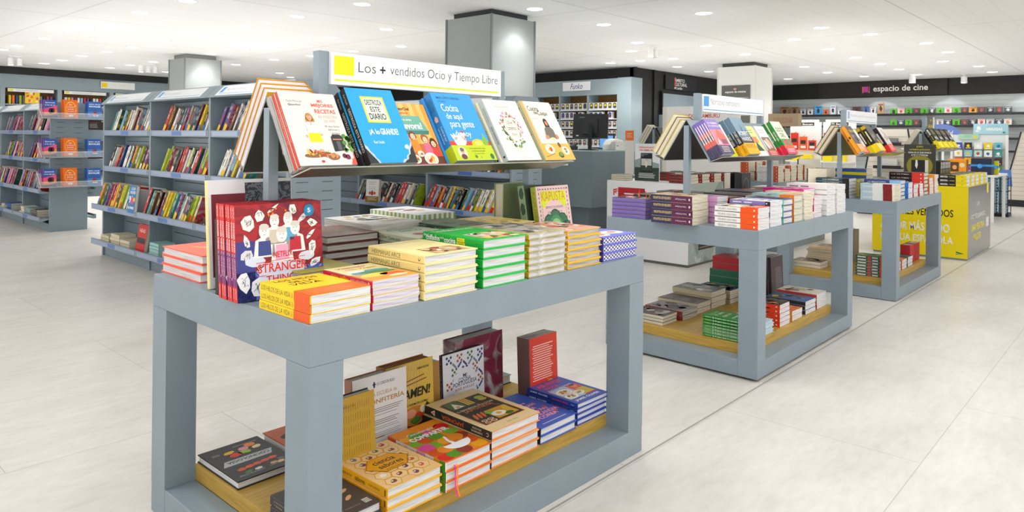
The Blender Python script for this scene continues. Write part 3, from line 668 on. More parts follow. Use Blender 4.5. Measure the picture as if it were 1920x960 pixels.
# --- dark red patterned stack
def art(a, w, h):
    a.rect(0, 0, w, h, m_blots('red_black_print', ['#5b4a46', '#9c4440', '#6a524c', '#7d6a48', '#4c4440', '#a85048'], 38.0), 0); a.fit('Mexican food', .02, h * .6, w * .8, .025, '#9a8a3a', 1, .02); a.fit('journal', .05, h * .42, w * .5, .025, '#a05a3a', 1, .02)
B = Book(.195, .235, .0237, '#5f4844', '#3a2624', '#3a2624', PGG, True, art, None, edge='#5c2220')
stack(B, 1.240, 1.880, TH, 5, 'dark red and black patterned hardback behind the olive book', rot=180, jit=1.5)
# --- wide magazine-format books with curling cover
def art(a, w, h):
    a.rect(.004, .004, w - .008, h - .008, '#e9e6e2', 0); a.fit('FONDUE', .02, h * .68, w * .5, .04, '#c8b430', 2, .03); scene_patches(a, .03, .02, w - .06, h * .55, ['#4a5248', '#7c8a78', '#c9a088', '#e8e0d8', '#3c4640', '#d8b23a'], 26, 1, (.06, .14))
B = Book(.215, .285, .0270, '#eceae6', '#d8a828', None, PGG, False, art, None)
stack(B, 1.443, 1.925, TH, 5, 'large white softcover cookbook behind the sage green pair', rot=180, jit=1.2)
# --- white and green striped
STR = m_blots('x', ['#ffffff', '#ffffff'], 5.0)
def stripes():
    m, t, b = nodemat('green_striped_edges', .6); wv = N(t, 'ShaderNodeTexWave', Scale=16.0); wv.bands_direction = 'DIAGONAL'
    t.links.new(coords(t, (1.6, 1.6, 0)), wv.inputs[0]); r = ramp(t, wv.outputs[0], [(.48, '#8fae6c'), (.56, '#e4e9dc')]); t.links.new(r.outputs[0], b.inputs['Base Color']); return m
def art(a, w, h):
    a.ell(w * .5, h * .45, w * .2, h * .07, '#8a5a44', 0, 20, wob=.1); a.ell(w * .35, h * .55, w * .12, h * .05, '#d9a08a', 1, 10); a.ell(w * .6, h * .3, w * .15, h * .04, '#5a4a40', 1); a.fit('Cocina sana', .02, h * .85, w * .6, .02, '#9a9a86', 0); a.ell(w * .8, h * .3, w * .08, h * .04, '#b5504a', 1)
B = Book(.185, .290, .0290, '#eeeceb', '#dfe5d6', None, stripes(), False, art, None)
stack(B, 1.690, 1.985, TH, 5, 'white cookbook with green-striped page edges, tallest stack behind', rot=180, jit=1)
# --- sage green pair
def art(a, w, h): a.fit('Come', .03, h * .74, w * .6, .028, '#3f7a4c', 0, .01, .1); a.fit('sano', .05, h * .58, w * .5, .026, '#3f7a4c', 0, .01, .1); a.ell(w * .35, h * .28, .026, .026, '#9a4a3a', 0); a.ell(w * .62, h * .25, .035, .03, '#6a4a38', 0, 20, wob=.15)
def sp(a, L, t): a.fit('Jamie Oliver', .03, t * .3, .06, t * .42, '#26332a', 0, .005); a.fit('Come sano', .096, t * .3, .06, t * .4, '#2f7d46', 0, .02, .1); a.fit('Grijalbo', L - .03, t * .4, .014, t * .16, '#3a3a30', 0)
B = Book(.188, .245, .0292, '#ccd0b8', '#ccceb0', None, PG, True, art, sp)
stack(B, 1.440, 1.690, TH, 4, 'sage-green hardback cookbook behind the cream ones', jit=.8)
# --- dark green
def art(a, w, h): scene_patches(a, .05, .02, w - .08, h * .6, ['#4a3c34', '#6b7a5c', '#8a8a78', '#3a4a38', '#9a5a48'], 22, 1, (.06, .14)); a.fit('Condiments', .02, h * .8, w * .7, .022, '#3a5a40', 0)
def sp(a, L, t): a.fit('CONDIMENTOS Y', .012, t * .52, .07, t * .26, '#cfd8c4', 0); a.fit('OTROS INGREDIENTES', .012, t * .16, .09, t * .26, '#cfd8c4', 0); a.fit('Marta García', .125, t * .3, .05, t * .3, '#e0e0c8', 0)
B = Book(.175, .255, .0212, '#6d7d5e', '#2c4a34', '#2c4a34', PG, True, art, sp)
stack(B, 1.640, 1.712, TH, 6, 'dark green hardback cookbook behind the bright green stack', jit=1.0)
# --- pale yellow floral top
def art(a, w, h): scene_patches(a, .02, .02, w - .04, h - .04, ['#e8a23a', '#f4e6b0', '#d9705a', '#f0c85a', '#b98a3a'], 22, 0, (.04, .1))
B = Book(.19, .24, .030, '#f3d98a', '#e8bd4a', None, PG, True, art, None)
stack(B, 1.838, 1.728, TH, 4, 'pale yellow cookbook with food print behind the plastic-wrapped ones', jit=1.0)
# --- the cabbage cookbook standing
def art(a, w, h):
    a.rect(0, 0, w, h, '#e6c0bc', 0)
    for i in range(14):
        for x in (.012, w - .016): a.rect(x, .012 + i * .0165, .004, .009, '#3a5240', 1)
    for i in range(11): a.rect(.02 + i * .0165, h - .014, .009, .004, '#3a5240', 1)
    a.poly([(.024, h - .02), (w - .024, h - .02), (w - .024, h - .075), (w * .82, h - .085), (w * .66, h - .06), (w * .5, h - .052), (w * .34, h - .06), (w * .18, h - .085), (.024, h - .075)], '#d4dc10', 1)
    a.fit('KAPUSTA', .028, h - .058, w - .056, .036, '#d8741c', 2, -.005)
    a.ell(w * .5, h * .49, w * .36, h * .2, '#e6c0bc', 2); a.fit('RECETAS CON VERDURAS', w * .24, h * .64, w * .52, .009, '#5a6a56', 3); a.fit('DE', w * .47, h * .6, w * .06, .007, '#5a6a56', 3); a.fit('EUROPA DEL ESTE', w * .28, h * .56, w * .44, .009, '#5a6a56', 3); a.lines(w * .2, h * .52, w * .6, 3, .006, '#e08a78', 3, .0015)
    for x, y, r in ((.04, .085, .028), (.16, .085, .028), (.06, .11, .03), (.14, .112, .03), (.1, .125, .032), (.06, .06, .034), (.14, .06, .034)):
        a.ell(x, y - .005, r * 1.05, r, '#1f4a34', 4, wob=.06); a.ell(x, y - .005, r * .88, r * .84, '#2f6b48', 5, wob=.08)
    a.ell(w * .5, .088, .042, .042, '#3f8a55', 6); a.ell(w * .5, .082, .033, .034, '#8fc07a', 7); a.ell(w * .5, .08, .024, .025, '#c2dc9a', 8); a.line((w * .5, .06), (w * .52, .11), .0016, '#5a9a5a', 9); a.line((w * .5, .075), (w * .42, .1), .0014, '#5a9a5a', 9)
    for i in range(7):
        for x in (.026, w - .028): a.ell(x, .10 + i * .011, .003, .004, '#9ab86a', 3, n=8)
def sp(a, L, t): a.rect(0, 0, L * .72, t, '#a9c43a', 0); a.fit('KAPUSTA', .02, t * .25, L * .5, t * .5, '#c8742a', 1, .01); a.rect(L * .72, 0, L * .28, t, '#e4cbb0', 0)
KAP = Book(.20, .243, .026, '#e6c0bc', '#d7b5ae', '#7c9a6c', PGC, True, art, sp)
KAPB = KAP
lean(KAP, 2.075, 1.748, TH + .0008, 80, 'pink cookbook with green cabbage cover standing upright on the nearest table')
def sp(a, L, t):
    a.rect(0, 0, L, t, '#8aa678', 0)
    for i in range(4): a.ell(.03 + i * .06, t * .5, .022, t * .38, '#2f4a30', 1, wob=.15)
B = Book(.20, .246, .030, '#2f3a2c', '#8aa678', '#7c9a6c', PGC, True, None, sp)
lean(B, 2.052, 1.792, TH + .0008, 80, 'green book with vegetable-print spine standing behind the cabbage cookbook')
B = Book(.19, .25, .05, '#879a70', '#879a70', '#7c8a62', PGC, True)
B.put(Mx((2.235, 1.90, TH + .0008), (-1, 0, 0), (0, .0, 1)), 'thick sage book standing with its pages outward behind the cabbage cookbook')

# ---------------------------------------------------------------- books leaning on the rack
ANG = 58.1; c_, s_ = math.cos(rad(ANG)), math.sin(rad(ANG))
def onrack(b, x, k, label, group=None, zc=0, face=-1, x_off=0):
    """k = distance of the back cover from the panel; rests on the lip"""
    yb, zb = 1.722 - .004 * .849 * 1.3, 1.042 + .004 * .528 + .001
    off = k + .002; up_ = .0012
    y = yb - off * s_ + up_ * c_; z = zb + off * c_ + up_ * s_
    if face < 0: M = Mx((x, y, z), (1, 0, 0), (0, c_, s_))
    else: M = Mx((x + b.w, 2 * YC - y, z), (-1, 0, 0), (0, -c_, s_))
    return b.put(M, label, 'book', group)
# air fryer recipes
def art(a, w, h):
    a.rect(0, 0, w, h, m_blots('plaster_print', ['#ddd6cf', '#e6e0d9'], 8.0), 0); a.rect(0, 0, w, h * .16, '#e9e2d8', 1)
    a.fit('Paula Monreal', .022, h - .035, .055, .008, '#8a8a86', 1); a.fit('@paufeel', .024, h - .049, .045, .009, '#4a4a48', 1, .02)
    a.fit('MIS', w - .073, h - .034, .02, .011, '#e0553c', 1, .04); a.fit('MEJORES', w - .10, h - .053, .083, .015, '#e0553c', 1, .05); a.fit('RECETAS', w - .094, h - .073, .078, .015, '#e0553c', 1, .05)
    a.fit('EN FREIDORA', w - .086, h - .090, .070, .010, '#e58a72', 1, -.01); a.fit('DE AIRE', w - .07, h - .105, .042, .010, '#e58a72', 1, -.01)
    for i, t in enumerate(('80 ideas fáciles,', 'deliciosas y', 'saludables')): a.fit(t, w - .074 + i * .008, h - .123 - i * .012, .056 - i * .012, .008, '#6a6864', 1)
    woman(a, .085, h - .088, .026, '#c48a4a', '#f7f6f4', '#f5da10')
    a.poly([(.14, .045), (.185, .05), (.186, .095), (.176, .104), (.15, .104), (.141, .095)], '#2b2e34', 6); a.rect(.156, .05, .014, .03, '#5a5c60', 7); a.rect(.146, .085, .034, .004, '#c98a5a', 7)
    for i in range(12): a.ell(.195 + R.uniform(-.012, .012), .07 + R.uniform(-.03, .03), .008, .007, R.choice(['#4f8a2e', '#6aa83c', '#3c7a26']), 8, R.uniform(0, 90), 7, wob=.3)
    a.ell(.075, .035, .05, .009, '#8a5a34', 6, 4); scene_patches(a, .035, .03, .09, .022, ['#e8a23a', '#d9302a', '#f3c95a', '#5f8f36', '#e0622a'], 22, 7, (.05, .14)); a.ell(.13, .028, .022, .012, '#8a5f3c', 6); scene_patches(a, .112, .024, .036, .016, ['#e6b88a', '#d9955a'], 8, 7, (.14, .25))
    a.ell(.17, .03, .008, .008, '#6a1f3c', 8); a.ell(.182, .026, .009, .009, '#7a2748', 8); a.ell(.195, .028, .008, .009, '#efe6dc', 8); a.ell(.085, .012, .006, .004, '#d9302a', 8); a.poly([(w, .0), (w, .045), (w - .02, .0)], '#e0553c', 7)
def sp(a, L, t): a.rect(0, 0, L, t, '#c8452f', 0); a.fit('MIS MEJORES RECETAS', .05, t * .3, .11, t * .4, '#f0c0b0', 1)
B1 = Book(.180, .236, .012, '#e6e0da', '#c8452f', '#c8452f', PG, False, art, sp, dsg=(.208, .252))
onrack(B1, 1.020, .0345, 'air fryer recipe book, front copy on the rack, smiling blonde cook on cover')
onrack(B1, 1.017, .0220, 'air fryer recipe book with red spine, second copy behind the front one')
B1w = Book(.180, .236, .021, '#d8d4ce', '#a0a09c', '#9a9a96', PGG, False, None, None, film=True)
onrack(B1w, 1.012, 0, 'plastic-wrapped grey book resting against the rack under the recipe books')
# wreck-this diary style
def art(a, w, h):
    a.rect(0, 0, w, h, '#189fdc', 0); a.rect(.055, h - .125, .115, .098, '#6fa6b8', 1); a.rect(.059, h - .122, .107, .092, '#f2ea38', 2); a.rect(.066, h - .116, .093, .080, '#d9e2d6', 3)
    a.fit('DESTROZA', .073, h - .060, .080, .019, '#25221e', 4, .02); a.fit('ESTE', .088, h - .084, .046, .018, '#25221e', 4, .02); a.fit('DIARIO', .073, h - .112, .078, .022, '#25221e', 4, .03)
    a.fit('¡A lo', .045, h - .168, .048, .022, '#f4fafc', 1, .04); a.fit('GRANDE!', .098, h - .165, .085, .022, '#f4fafc', 1, .04); a.fit('Keri Smith', .050, h - .196, .048, .010, '#e4f2f8', 1, .01)
    a.poly([(0, 0), (.05, 0), (.042, .012), (.036, .016), (.03, .03), (.018, .04), (.012, .055), (.004, .06), (0, .065)], '#b8c6cc', 1); a.poly([(0, 0), (.04, 0), (.034, .01), (.022, .024), (.012, .036), (.005, .045), (0, .05)], '#24262a', 2)
    a.poly([(w, 0), (w - .075, 0), (w - .064, .012), (w - .05, .012), (w - .042, .026), (w - .03, .03), (w - .024, .048), (w - .012, .06), (w, .072)], '#b8c6cc', 1); a.poly([(w, 0), (w - .066, 0), (w - .052, .008), (w - .04, .012), (w - .034, .024), (w - .022, .03), (w - .016, .045), (w, .06)], '#24262a', 2)
    a.ell(w - .028, .055, .011, .008, '#d4ecf6', 3, 20, 10, wob=.15)
def sp(a, L, t): a.fit('Keri Smith', .02, t * .4, .035, t * .3, '#d9d2c4', 0); a.fit('DESTROZA ESTE DIARIO', .07, t * .35, .15, t * .4, '#e8e4d8', 0, .02)
B = Book(.176, .262, .0255, '#189fdc', '#2a2019', '#2a2019', PGC, False, art, sp, dsg=(.226, .262))
onrack(B, 1.243, .026, 'bright blue oversized activity diary with torn-paper corners, front copy on the rack')
onrack(B, 1.238, .0, 'second dark-spined activity diary tucked behind the bright blue one on the rack')
# junior cookery comic style
def art(a, w, h):
    for i in range(9): a.rect(i * w / 9, h * .35, w / 9 + .0005, h * .65, '#f4c46a' if i % 2 else '#f1a94e', 0)
    a.rect(0, h * .0, w, h * .35, '#c86a3a', 0); a.poly([(w * .2, h * .80), (w * .75, h * .80), (w * .86, h * .56), (w * .12, h * .56)], '#6fae9c', 1); a.poly([(w * .1, h * .56), (w * .88, h * .56), (w * .84, h * .50), (w * .14, h * .50)], '#3f7c74', 2)
    a.ell(.018, h - .022, .011, .011, '#e0553c', 3); a.ell(.018, h - .022, .008, .008, '#f4c46a', 4); a.fit('M', .013, h - .027, .010, .009, '#e0553c', 5, .02); a.fit('MasterChef', .035, h - .027, .07, .012, '#222222', 3, .02); a.fit('JUNIOR', .052, h - .043, .04, .009, '#e0453c', 3, .03)
    a.fit('No te cortes,', .04, h - .068, .055, .010, '#ffffff', 4, .02, .2); a.fit('¡Devora!', .015, h - .103, .12, .030, '#ffffff', 4, .05)
    for x, y, hc, cc in ((.03, .095, '#d8302c', '#e0553c'), (.072, .112, '#7a3a22', '#f08a2a'), (.125, .1, '#a85a2c', '#e86a8a'), (.158, .085, '#5a2c1c', '#e0453c')):
        a.ell(x, y, .017, .018, hc, 3, wob=.12); a.poly([(x - .02, y - .06), (x - .014, y - .016), (x + .014, y - .016), (x + .02, y - .06)], cc, 3); a.ell(x, y - .004, .011, .012, '#f3cba4', 4); a.line((x - .005, y - .01), (x + .005, y - .01), .0016, '#7a2a22', 5)
        a.ell(x - .004, y - .002, .0012, .0018, '#2a1a14', 5, n=8); a.ell(x + .004, y - .002, .0012, .0018, '#2a1a14', 5, n=8)
    a.rect(0, 0, w, .035, '#6a3a24', 4); plate(a, .12, .026, .032, 5, ('#e8a23a', '#d9302a', '#f3c95a')); plate(a, .05, .026, .022, 5); plate(a, .08, .045, .015, 5, ('#8a3a5a', '#d9705a', '#f3c95a')); a.rect(0, 0, w, .008, '#d01f5a', 9)
def sp(a, L, t): a.rect(0, 0, L, t, '#f0b23a', 0)
B = Book(.160, .234, .024, '#f1a94e', '#f0b23a', None, PG, True, art, sp, dsg=(.184, .234))
onrack(B, 1.400, .0, 'orange striped children\'s cookery book with cartoon kids on the rack')
# light blue cookery with hen
def art(a, w, h):
    a.rect(0, 0, w, h, '#2f9ae2', 0); a.fit('MIKEL LÓPEZ ITURRIAGA', .024, h - .024, .12, .011, '#1f3a5a', 1, .02); a.fit('EL COMIDISTA', .026, h - .037, .04, .006, '#1f5a8a', 1)
    a.fit('Cocina', .030, h - .073, .086, .029, '#eef6fb', 1, .0); a.fit('de aquí', .038, h - .110, .085, .030, '#eef6fb', 1, .0); a.fit('para gente', .042, h - .143, .125, .030, '#eef6fb', 1, .0); a.fit('de hoy', .048, h - .178, .082, .030, '#eef6fb', 1, .0)
    a.rect(0, .055, w, .018, '#d0382c', 2); a.ell(.058, .075, .032, .022, '#f7f5f0', 3, 8); a.poly([(.03, .07), (.018, .10), (.034, .095), (.036, .105), (.052, .085)], '#f7f5f0', 3); a.ell(.083, .092, .011, .018, '#f7f5f0', 3); a.ell(.085, .109, .006, .005, '#d9302a', 4, wob=.2); a.poly([(.092, .097), (.101, .094), (.092, .091)], '#e8a02a', 4); a.ell(.091, .088, .003, .005, '#d9302a', 4)
    a.ell(.148, .062, .034, .020, '#f0c21c', 3, n=18, wob=.04); a.ell(.15, .065, .02, .01, '#f8dc5a', 4)
    a.ell(.19, .072, .015, .019, '#7fb23a', 3); a.rect(.186, .085, .008, .018, '#8cb84a', 4)
    a.rect(0, 0, w, .057, '#b9cc12', 5); a.ell(.045, .028, .022, .024, '#e8e4d0', 6); a.ell(.045, .034, .010, .012, '#d9a584', 7); a.ell(.045, .041, .011, .007, '#6a6a66', 8); a.ell(.045, .014, .015, .010, '#6a3a34', 7); a.line((.038, .035), (.052, .035), .002, '#333333', 8)
    for i, t in enumerate(('Un libro original, divertido y bueno,', 'que moderniza la cocina española', 'y la pone al día')): a.fit(t, .085 + i * .009, .041 - i * .010, .09 - i * .018, .007, '#3c4a1a', 6)
    a.ell(.108, .014, .007, .006, '#4a7a1a', 6); a.fit('A', .13, .008, .008, .008, '#1f4a7a', 6); a.ell(w - .02, .014, .010, .011, '#1f6a3a', 6)
def sp(a, L, t): a.rect(L - .056, 0, .056, t, '#b9cc12', 0); a.fit('MIKEL LÓPEZ', .022, t * .55, .05, t * .2, '#173a5e', 0); a.fit('ITURRIAGA', .022, t * .2, .045, t * .2, '#173a5e', 0); a.ell(.10, t * .5, .011, t * .25, '#f0b8a8', 0, wob=.2); a.fit('Cocina de aquí', .13, t * .55, .055, t * .28, '#eaf4fb', 0); a.fit('para gente de hoy', .13, t * .15, .06, t * .25, '#eaf4fb', 0)
B = Book(.186, .264, .033, '#2f9ae2', '#2484cc', '#2484cc', PG, True, art, sp, dsg=(.214, .262))
onrack(B, 1.578, .022, 'thick blue cookbook with a white hen and lime band on the rack')
B = Book(.186, .262, .0215, '#3a92d8', '#3a92d8', None, PG, True)
onrack(B, 1.570, .0, 'thin blue book wedged behind the hen cookbook on the rack')
# cream floral
def art(a, w, h):
    a.rect(0, 0, w, h, '#f2eddb', 0); a.fit('VERÓNICA SÁNCHEZ', .045, h - .032, .085, .007, '#8a8676', 1); a.fit('@oh.mamiblue', .06, h - .043, .05, .005, '#a8a494', 1)
    cx, cy = .092, .122
    for i in range(90):
        t = i / 90 * 2 * math.pi; k = R.uniform(.85, 1.35); g = -1.2 < t - 4.2 < 1.6 or R.random() < .3
        a.ell(cx + .043 * k * math.cos(t), cy + .055 * k * math.sin(t), R.uniform(.003, .008), R.uniform(.002, .006), R.choice(['#4f7a54', '#7a9a5c', '#35584a', '#a8b84a']) if g else R.choice(['#e88a9a', '#d94a6a', '#f3c4c8', '#c8a0c0']), 1 + i % 3, R.uniform(0, 180), 7, wob=.2)
    a.ell(cx, cy, .036, .049, '#d9c89a', 5, n=28); a.ell(cx, cy, .0345, .0475, '#f4efd6', 6, n=28)
    a.fit('¿Qué', .075, .14, .034, .017, '#3a4244', 7, .0, .2); a.fit('comemos', .068, .118, .048, .012, '#3a4244', 7, .0, .2); a.fit('hoy?', .080, .092, .03, .017, '#3a4244', 7, .0, .2)
    a.fit('RECETAS PARA CADA DÍA', .06, .032, .07, .005, '#a8a494', 1); a.fit('DEL AÑO', .078, .024, .03, .005, '#a8a494', 1); a.fit('TROCA', .085, .010, .018, .005, '#8a8676', 1)
def sp(a, L, t): a.fit('VERÓNICA SÁNCHEZ', .03, t * .4, .06, t * .2, '#6a6a5c', 0); a.fit('¿Qué comemos hoy?', .11, t * .3, .075, t * .45, '#2f3a38', 0, .01, .2); a.ell(L - .02, t * .5, .004, .005, '#3a3a34', 0)
B = Book(.178, .254, .025, '#f2eddb', '#cfd8d4', '#cfd8d4', PGC, True, art, sp, dsg=(.186, .243))
BB = Book(.178, .254, .025, '#f2eddb', '#d8d8b4', '#d8d8b4', PGC, True, None, sp)
onrack(B, 1.826, .0255, 'cream cookbook with a floral wreath cover, front copy on the rack')
onrack(BB, 1.816, .0, 'cream cookbook with pale green spine behind the floral wreath copy')
# cream cookbook with a cook eating
def art(a, w, h):
    a.rect(0, 0, w, h, '#f0ead9', 0)
    for i in range(9): a.rect(.02 * i + .01, .06, .0008, h - .06, '#e0d8c4', 1)
    a.rect(0, .05, .022, h - .05, '#d9b878', 2); a.rect(.006, .05, .004, h - .05, '#b98a48', 3)
    a.fit('Cocina', .030, h - .042, .07, .021, '#33302a', 3, .01); a.fit('con', .058, h - .056, .022, .011, '#33302a', 3, .01); a.fit('Coqui', .083, h - .066, .062, .025, '#33302a', 3, .01); a.fit('Recetas con mucho', .03, h - .078, .04, .006, '#8a8270', 3, 0, .2)
    x, y, s = .108, .158, .024
    a.ell(x, y, .58 * s, .75 * s, '#221d1c', 4); a.poly([(x - .58 * s, y), (x + .58 * s, y), (x + .8 * s, y - 1.6 * s), (x - .5 * s, y - 1.4 * s)], '#221d1c', 4)
    a.poly([(x - 1.1 * s, y - 1.1 * s), (x - .5 * s, y - .75 * s), (x + .6 * s, y - .8 * s), (x + 1.2 * s, y - 1.3 * s), (x + 1.1 * s, y - 3 * s), (x - .6 * s, y - 3 * s), (x - 1.4 * s, y - 2.2 * s)], '#6c665c', 5)
    a.ell(x, y - .1 * s, .34 * s, .5 * s, '#c98a64', 6); a.ell(x, y + .42 * s, .42 * s, .22 * s, '#221d1c', 7); a.line((x - .18 * s, y - .02 * s), (x - .05 * s, y - .02 * s), .0012, '#3a2620', 7); a.line((x + .05 * s, y - .02 * s), (x + .18 * s, y - .02 * s), .0012, '#3a2620', 7); a.ell(x, y - .35 * s, .09 * s, .04 * s, '#a0483c', 7)
    a.ell(x - 1.3 * s, y - 2.6 * s, .5 * s, .35 * s, '#c98a64', 7, 20); a.ell(x + 1.4 * s, y - 2.5 * s, .45 * s, .4 * s, '#c98a64', 7, -30)
    a.rect(0, 0, w, .068, '#e8b04a', 6); a.ell(x, .083, .022, .011, '#f0ece0', 8); a.ell(x, .087, .017, .006, '#e8d68a', 9); plate(a, .055, .045, .028, 8, ('#e0762a', '#f0c23a', '#c8452a')); plate(a, .155, .038, .024, 8, ('#5f8f36', '#c8452a', '#e8e0c0')); a.ell(.113, .020, .016, .012, '#35482a', 8); a.ell(.113, .022, .012, .008, '#6a9a3a', 9); a.ell(.128, .062, .009, .011, '#6a4632', 8); a.line((.01, .012), (.075, .026), .002, '#6a4a2a', 8)
def sp(a, L, t): a.ell(.028, t * .5, .010, t * .22, '#3a3630', 0, wob=.2); a.ell(.030, t * .5, .006, t * .12, '#cfd0a8', 1); a.fit('Cocina con Coqui', .065, t * .3, .11, t * .45, '#c86a3a', 0, .01); a.ell(L - .02, t * .5, .004, .005, '#3a3a34', 0)
B = Book(.178, .262, .045, '#f0ead9', '#d2d3a8', '#d2d3a8', PG, True, art, sp, dsg=(.196, .250))
onrack(B, 2.035, .0, 'cream cookbook showing a dark-haired cook eating, at the rack\'s far end')
# far side of the rack: white books seen by their page edges
PGV = m_pages('pages_lilac', '#c3c4d4', '#e2e3ec', 300.0)
B = Book(.155, .262, .0265, '#dc9c1c', '#dc9c1c', '#e8b428', PGV, True, ct=.0013)
for i in range(3): onrack(B, 1.025 + .003 * i, .006 + .027 * i, ['golden-covered white-paged book lying against the back of the rack', 'golden-covered book, middle of three on the rack back', 'golden-covered book, outermost of three on the rack back'][i], face=1)
B = Book(.20, .238, .03, '#f4f2f0', '#f4f2f0', '#f4f2f0', PG, True)
for i in range(3): onrack(B, 1.30 + .213 * i, .004, ['white book behind the rack ridge, beside the golden ones', 'white book behind the middle of the rack ridge', 'white book behind the rack ridge under the sign end'][i], face=1)

# ================================================================ NEAREST TABLE: books on the oak shelf
LB = .142
def art(a, w, h):
    a.rect(0, 0, w, h, '#3c3a38', 0); a.poly([(.012, h * .44), (.03, h * .58), (w - .012, h * .58), (w - .03, h * .44)], '#c3c6c8', 1); a.fit('COCINOLOGÍA', .028, h * .47, w - .06, h * .075, '#35332f', 2, .05)
    a.rect(.02, h - .03, w * .3, .002, '#c9c9c6', 1); a.rect(.02, .026, w * .4, .002, '#c9c9c6', 1); a.fit('LA CIENCIA DE COCINAR', w * .5, h - .03, w * .4, .009, '#c9c9c6', 1); a.lines(.02, h - .05, .02, 3, .005, '#b9b9b6', 1, .0015); a.lines(w - .045, .055, .025, 3, .005, '#b9b9b6', 1, .0015)
    for x, y, rx, ry, c, r in ((.05, .045, .018, .014, '#e8882a', 0), (.04, .07, .016, .01, '#f0dca8', 20), (.078, .06, .016, .014, '#e29aa8', 0), (.085, .083, .012, .02, '#9cc23a', 80), (.115, .085, .02, .014, '#d9362a', 10), (.125, .06, .018, .01, '#e8b41c', 15)): a.ell(x, y, rx, ry, c, 3, r, wob=.12)
    for i in range(5): a.ell(.045 + i * .026, h * .70 + i * .003, .014, .010, '#e5623a', 3, 8, wob=.08)
    for x, y, c in ((.04, .86, '#e8c890'), (.06, .84, '#d9b070'), (.085, .86, '#5a3c2a'), (.11, .85, '#e8e4dc'), (.14, .85, '#4f8a2e')): a.ell(x, h * y, .012, .008, c, 3, 15, wob=.15)
B = Book(.195, .255, .0235, '#3c3a38', '#2c2b2a', '#2c2b2a', PG, True, art, None, edge='#1f1e1d')
stack(B, .989, 1.936, LB, 1, 'dark grey hardback with a salmon and fruit cover on the oak shelf', rot=180, jit=0)
def art(a, w, h): a.rect(0, 0, w, h, m_blots('terracotta_print', ['#b8552c', '#c8683a'], 12.0), 0); a.fit('ARTE', .03, h * .4, w * .4, .03, '#d9c9b8', 1, .04); a.ell(w * .7, h * .5, w * .2, h * .14, '#3a2a26', 1)
B = Book(.20, .16, .030, '#b8552c', '#2c2b2a', None, PG, True, art, None)
stack(B, 1.200, 2.024, LB, 1, 'terracotta cookbook lying beside the dark grey hardback on the oak shelf', rot=180, jit=0)
def art(a, w, h):
    a.fit('LA NUEVA', .03, h - .06, w * .5, .012, '#b8a878', 0); a.lines(.03, h - .08, w * .5, 4, .012, '#8a8270', 0, .0018)
    for x, y in ((.12, .10), (.135, .075), (.145, .115), (.1, .12)): a.ell(x, y, .016, .007, '#d9a878', 0, R.uniform(0, 60), 8)
    a.rect(w - .035, .02, .02, .022, '#e6e3dc', 1)
    for i in range(4): a.rect(w - .033 + i * .005, .022, .002, .018, '#3a3634', 2)
    a.fit('DE LA MAESTRÍA', .06, .024, .08, .006, '#a8a090', 1)
def sp(a, L, t): a.fit('JUAN RAMÓN', .02, t * .55, .05, t * .22, '#b8ac90', 0); a.fit('Y BELÉN', .02, t * .2, .04, t * .22, '#b8ac90', 0); a.rect(.10, t * .1, .0012, t * .7, '#c8c0b0', 0)
B = Book(.186, .235, .0260, '#4a4441', '#3c3836', None, PG, True, art, sp)
stack(B, .984, 1.511, LB, 2, 'charcoal hardback cookbook behind the table\'s front leg', jit=0)
# honeycomb
def art(a, w, h):
    a.rect(0, 0, w, h, '#f3c886', 0); r = .0262
    for i in range(-1, 7):
        for j in range(-1, 7):
            cx = i * r * 1.5; cy = j * r * 1.732 + (r * .866 if i % 2 else 0)
            if not (.0 < cx < w and .0 < cy < h): continue
            pts = [(min(max(cx + r * math.cos(rad(60 * k)), 0), w), min(max(cy + r * math.sin(rad(60 * k)), 0), h)) for k in range(6)]
            p2 = [(min(max(cx + r * .9 * math.cos(rad(60 * k)), 0), w), min(max(cy + r * .9 * math.sin(rad(60 * k)), 0), h)) for k in range(6)]
            a.poly(pts, '#e2a21c', 1); a.poly(p2, '#f5cf98', 2)
            if .018 < cx < w - .018 and .018 < cy < h - .018:
                c = R.choice(['#c8302a', '#4f7a2e', '#e8c81c', '#7a3a5a', '#8a4a2a', '#f4ead8', '#e0622a', '#6a7a86']); a.ell(cx, cy, .011, .009, c, 3, R.uniform(0, 90), 9, wob=.2); a.ell(cx - .003, cy + .002, .004, .003, '#fff2d8', 4, 0, 7)
    q = [(w * .5 + .072 * math.cos(rad(60 * k)), h * .5 + .05 * math.sin(rad(60 * k))) for k in range(6)]; q1 = [(w * .5 + .076 * math.cos(rad(60 * k)), h * .5 + .053 * math.sin(rad(60 * k))) for k in range(6)]
    a.poly(q1, '#b97a10', 5); a.poly(q, '#f2a910', 6); a.fit('ciencia', w * .5 - .040, h * .5 + .004, .074, .022, '#35290f', 7, .02); a.fit('sabores', w * .5 - .040, h * .5 - .024, .082, .022, '#35290f', 7, .02); a.fit('DR. STUART FARRIMOND', w * .5 - .03, h * .5 - .040, .06, .006, '#6a4a10', 7)
def sp(a, L, t): a.fit('la ciencia de los', .03, t * .35, .06, t * .3, '#3a2c10', 0); a.fit('sabores', .105, t * .25, .045, t * .5, '#35290f', 0, .02); a.fit('STUART FARRIMOND', .165, t * .4, .05, t * .2, '#5a4410', 0); a.rect(L - .012, t * .2, .006, t * .6, '#7a5a10', 0)
B = Book(.195, .246, .0275, '#f3c886', '#f2ac10', '#f0b43a', PG, True, art, sp, edge='#f0b62c')
stack(B, 1.178, 1.500, LB, 3, 'yellow honeycomb-patterned hardback on the oak shelf', jit=.8)
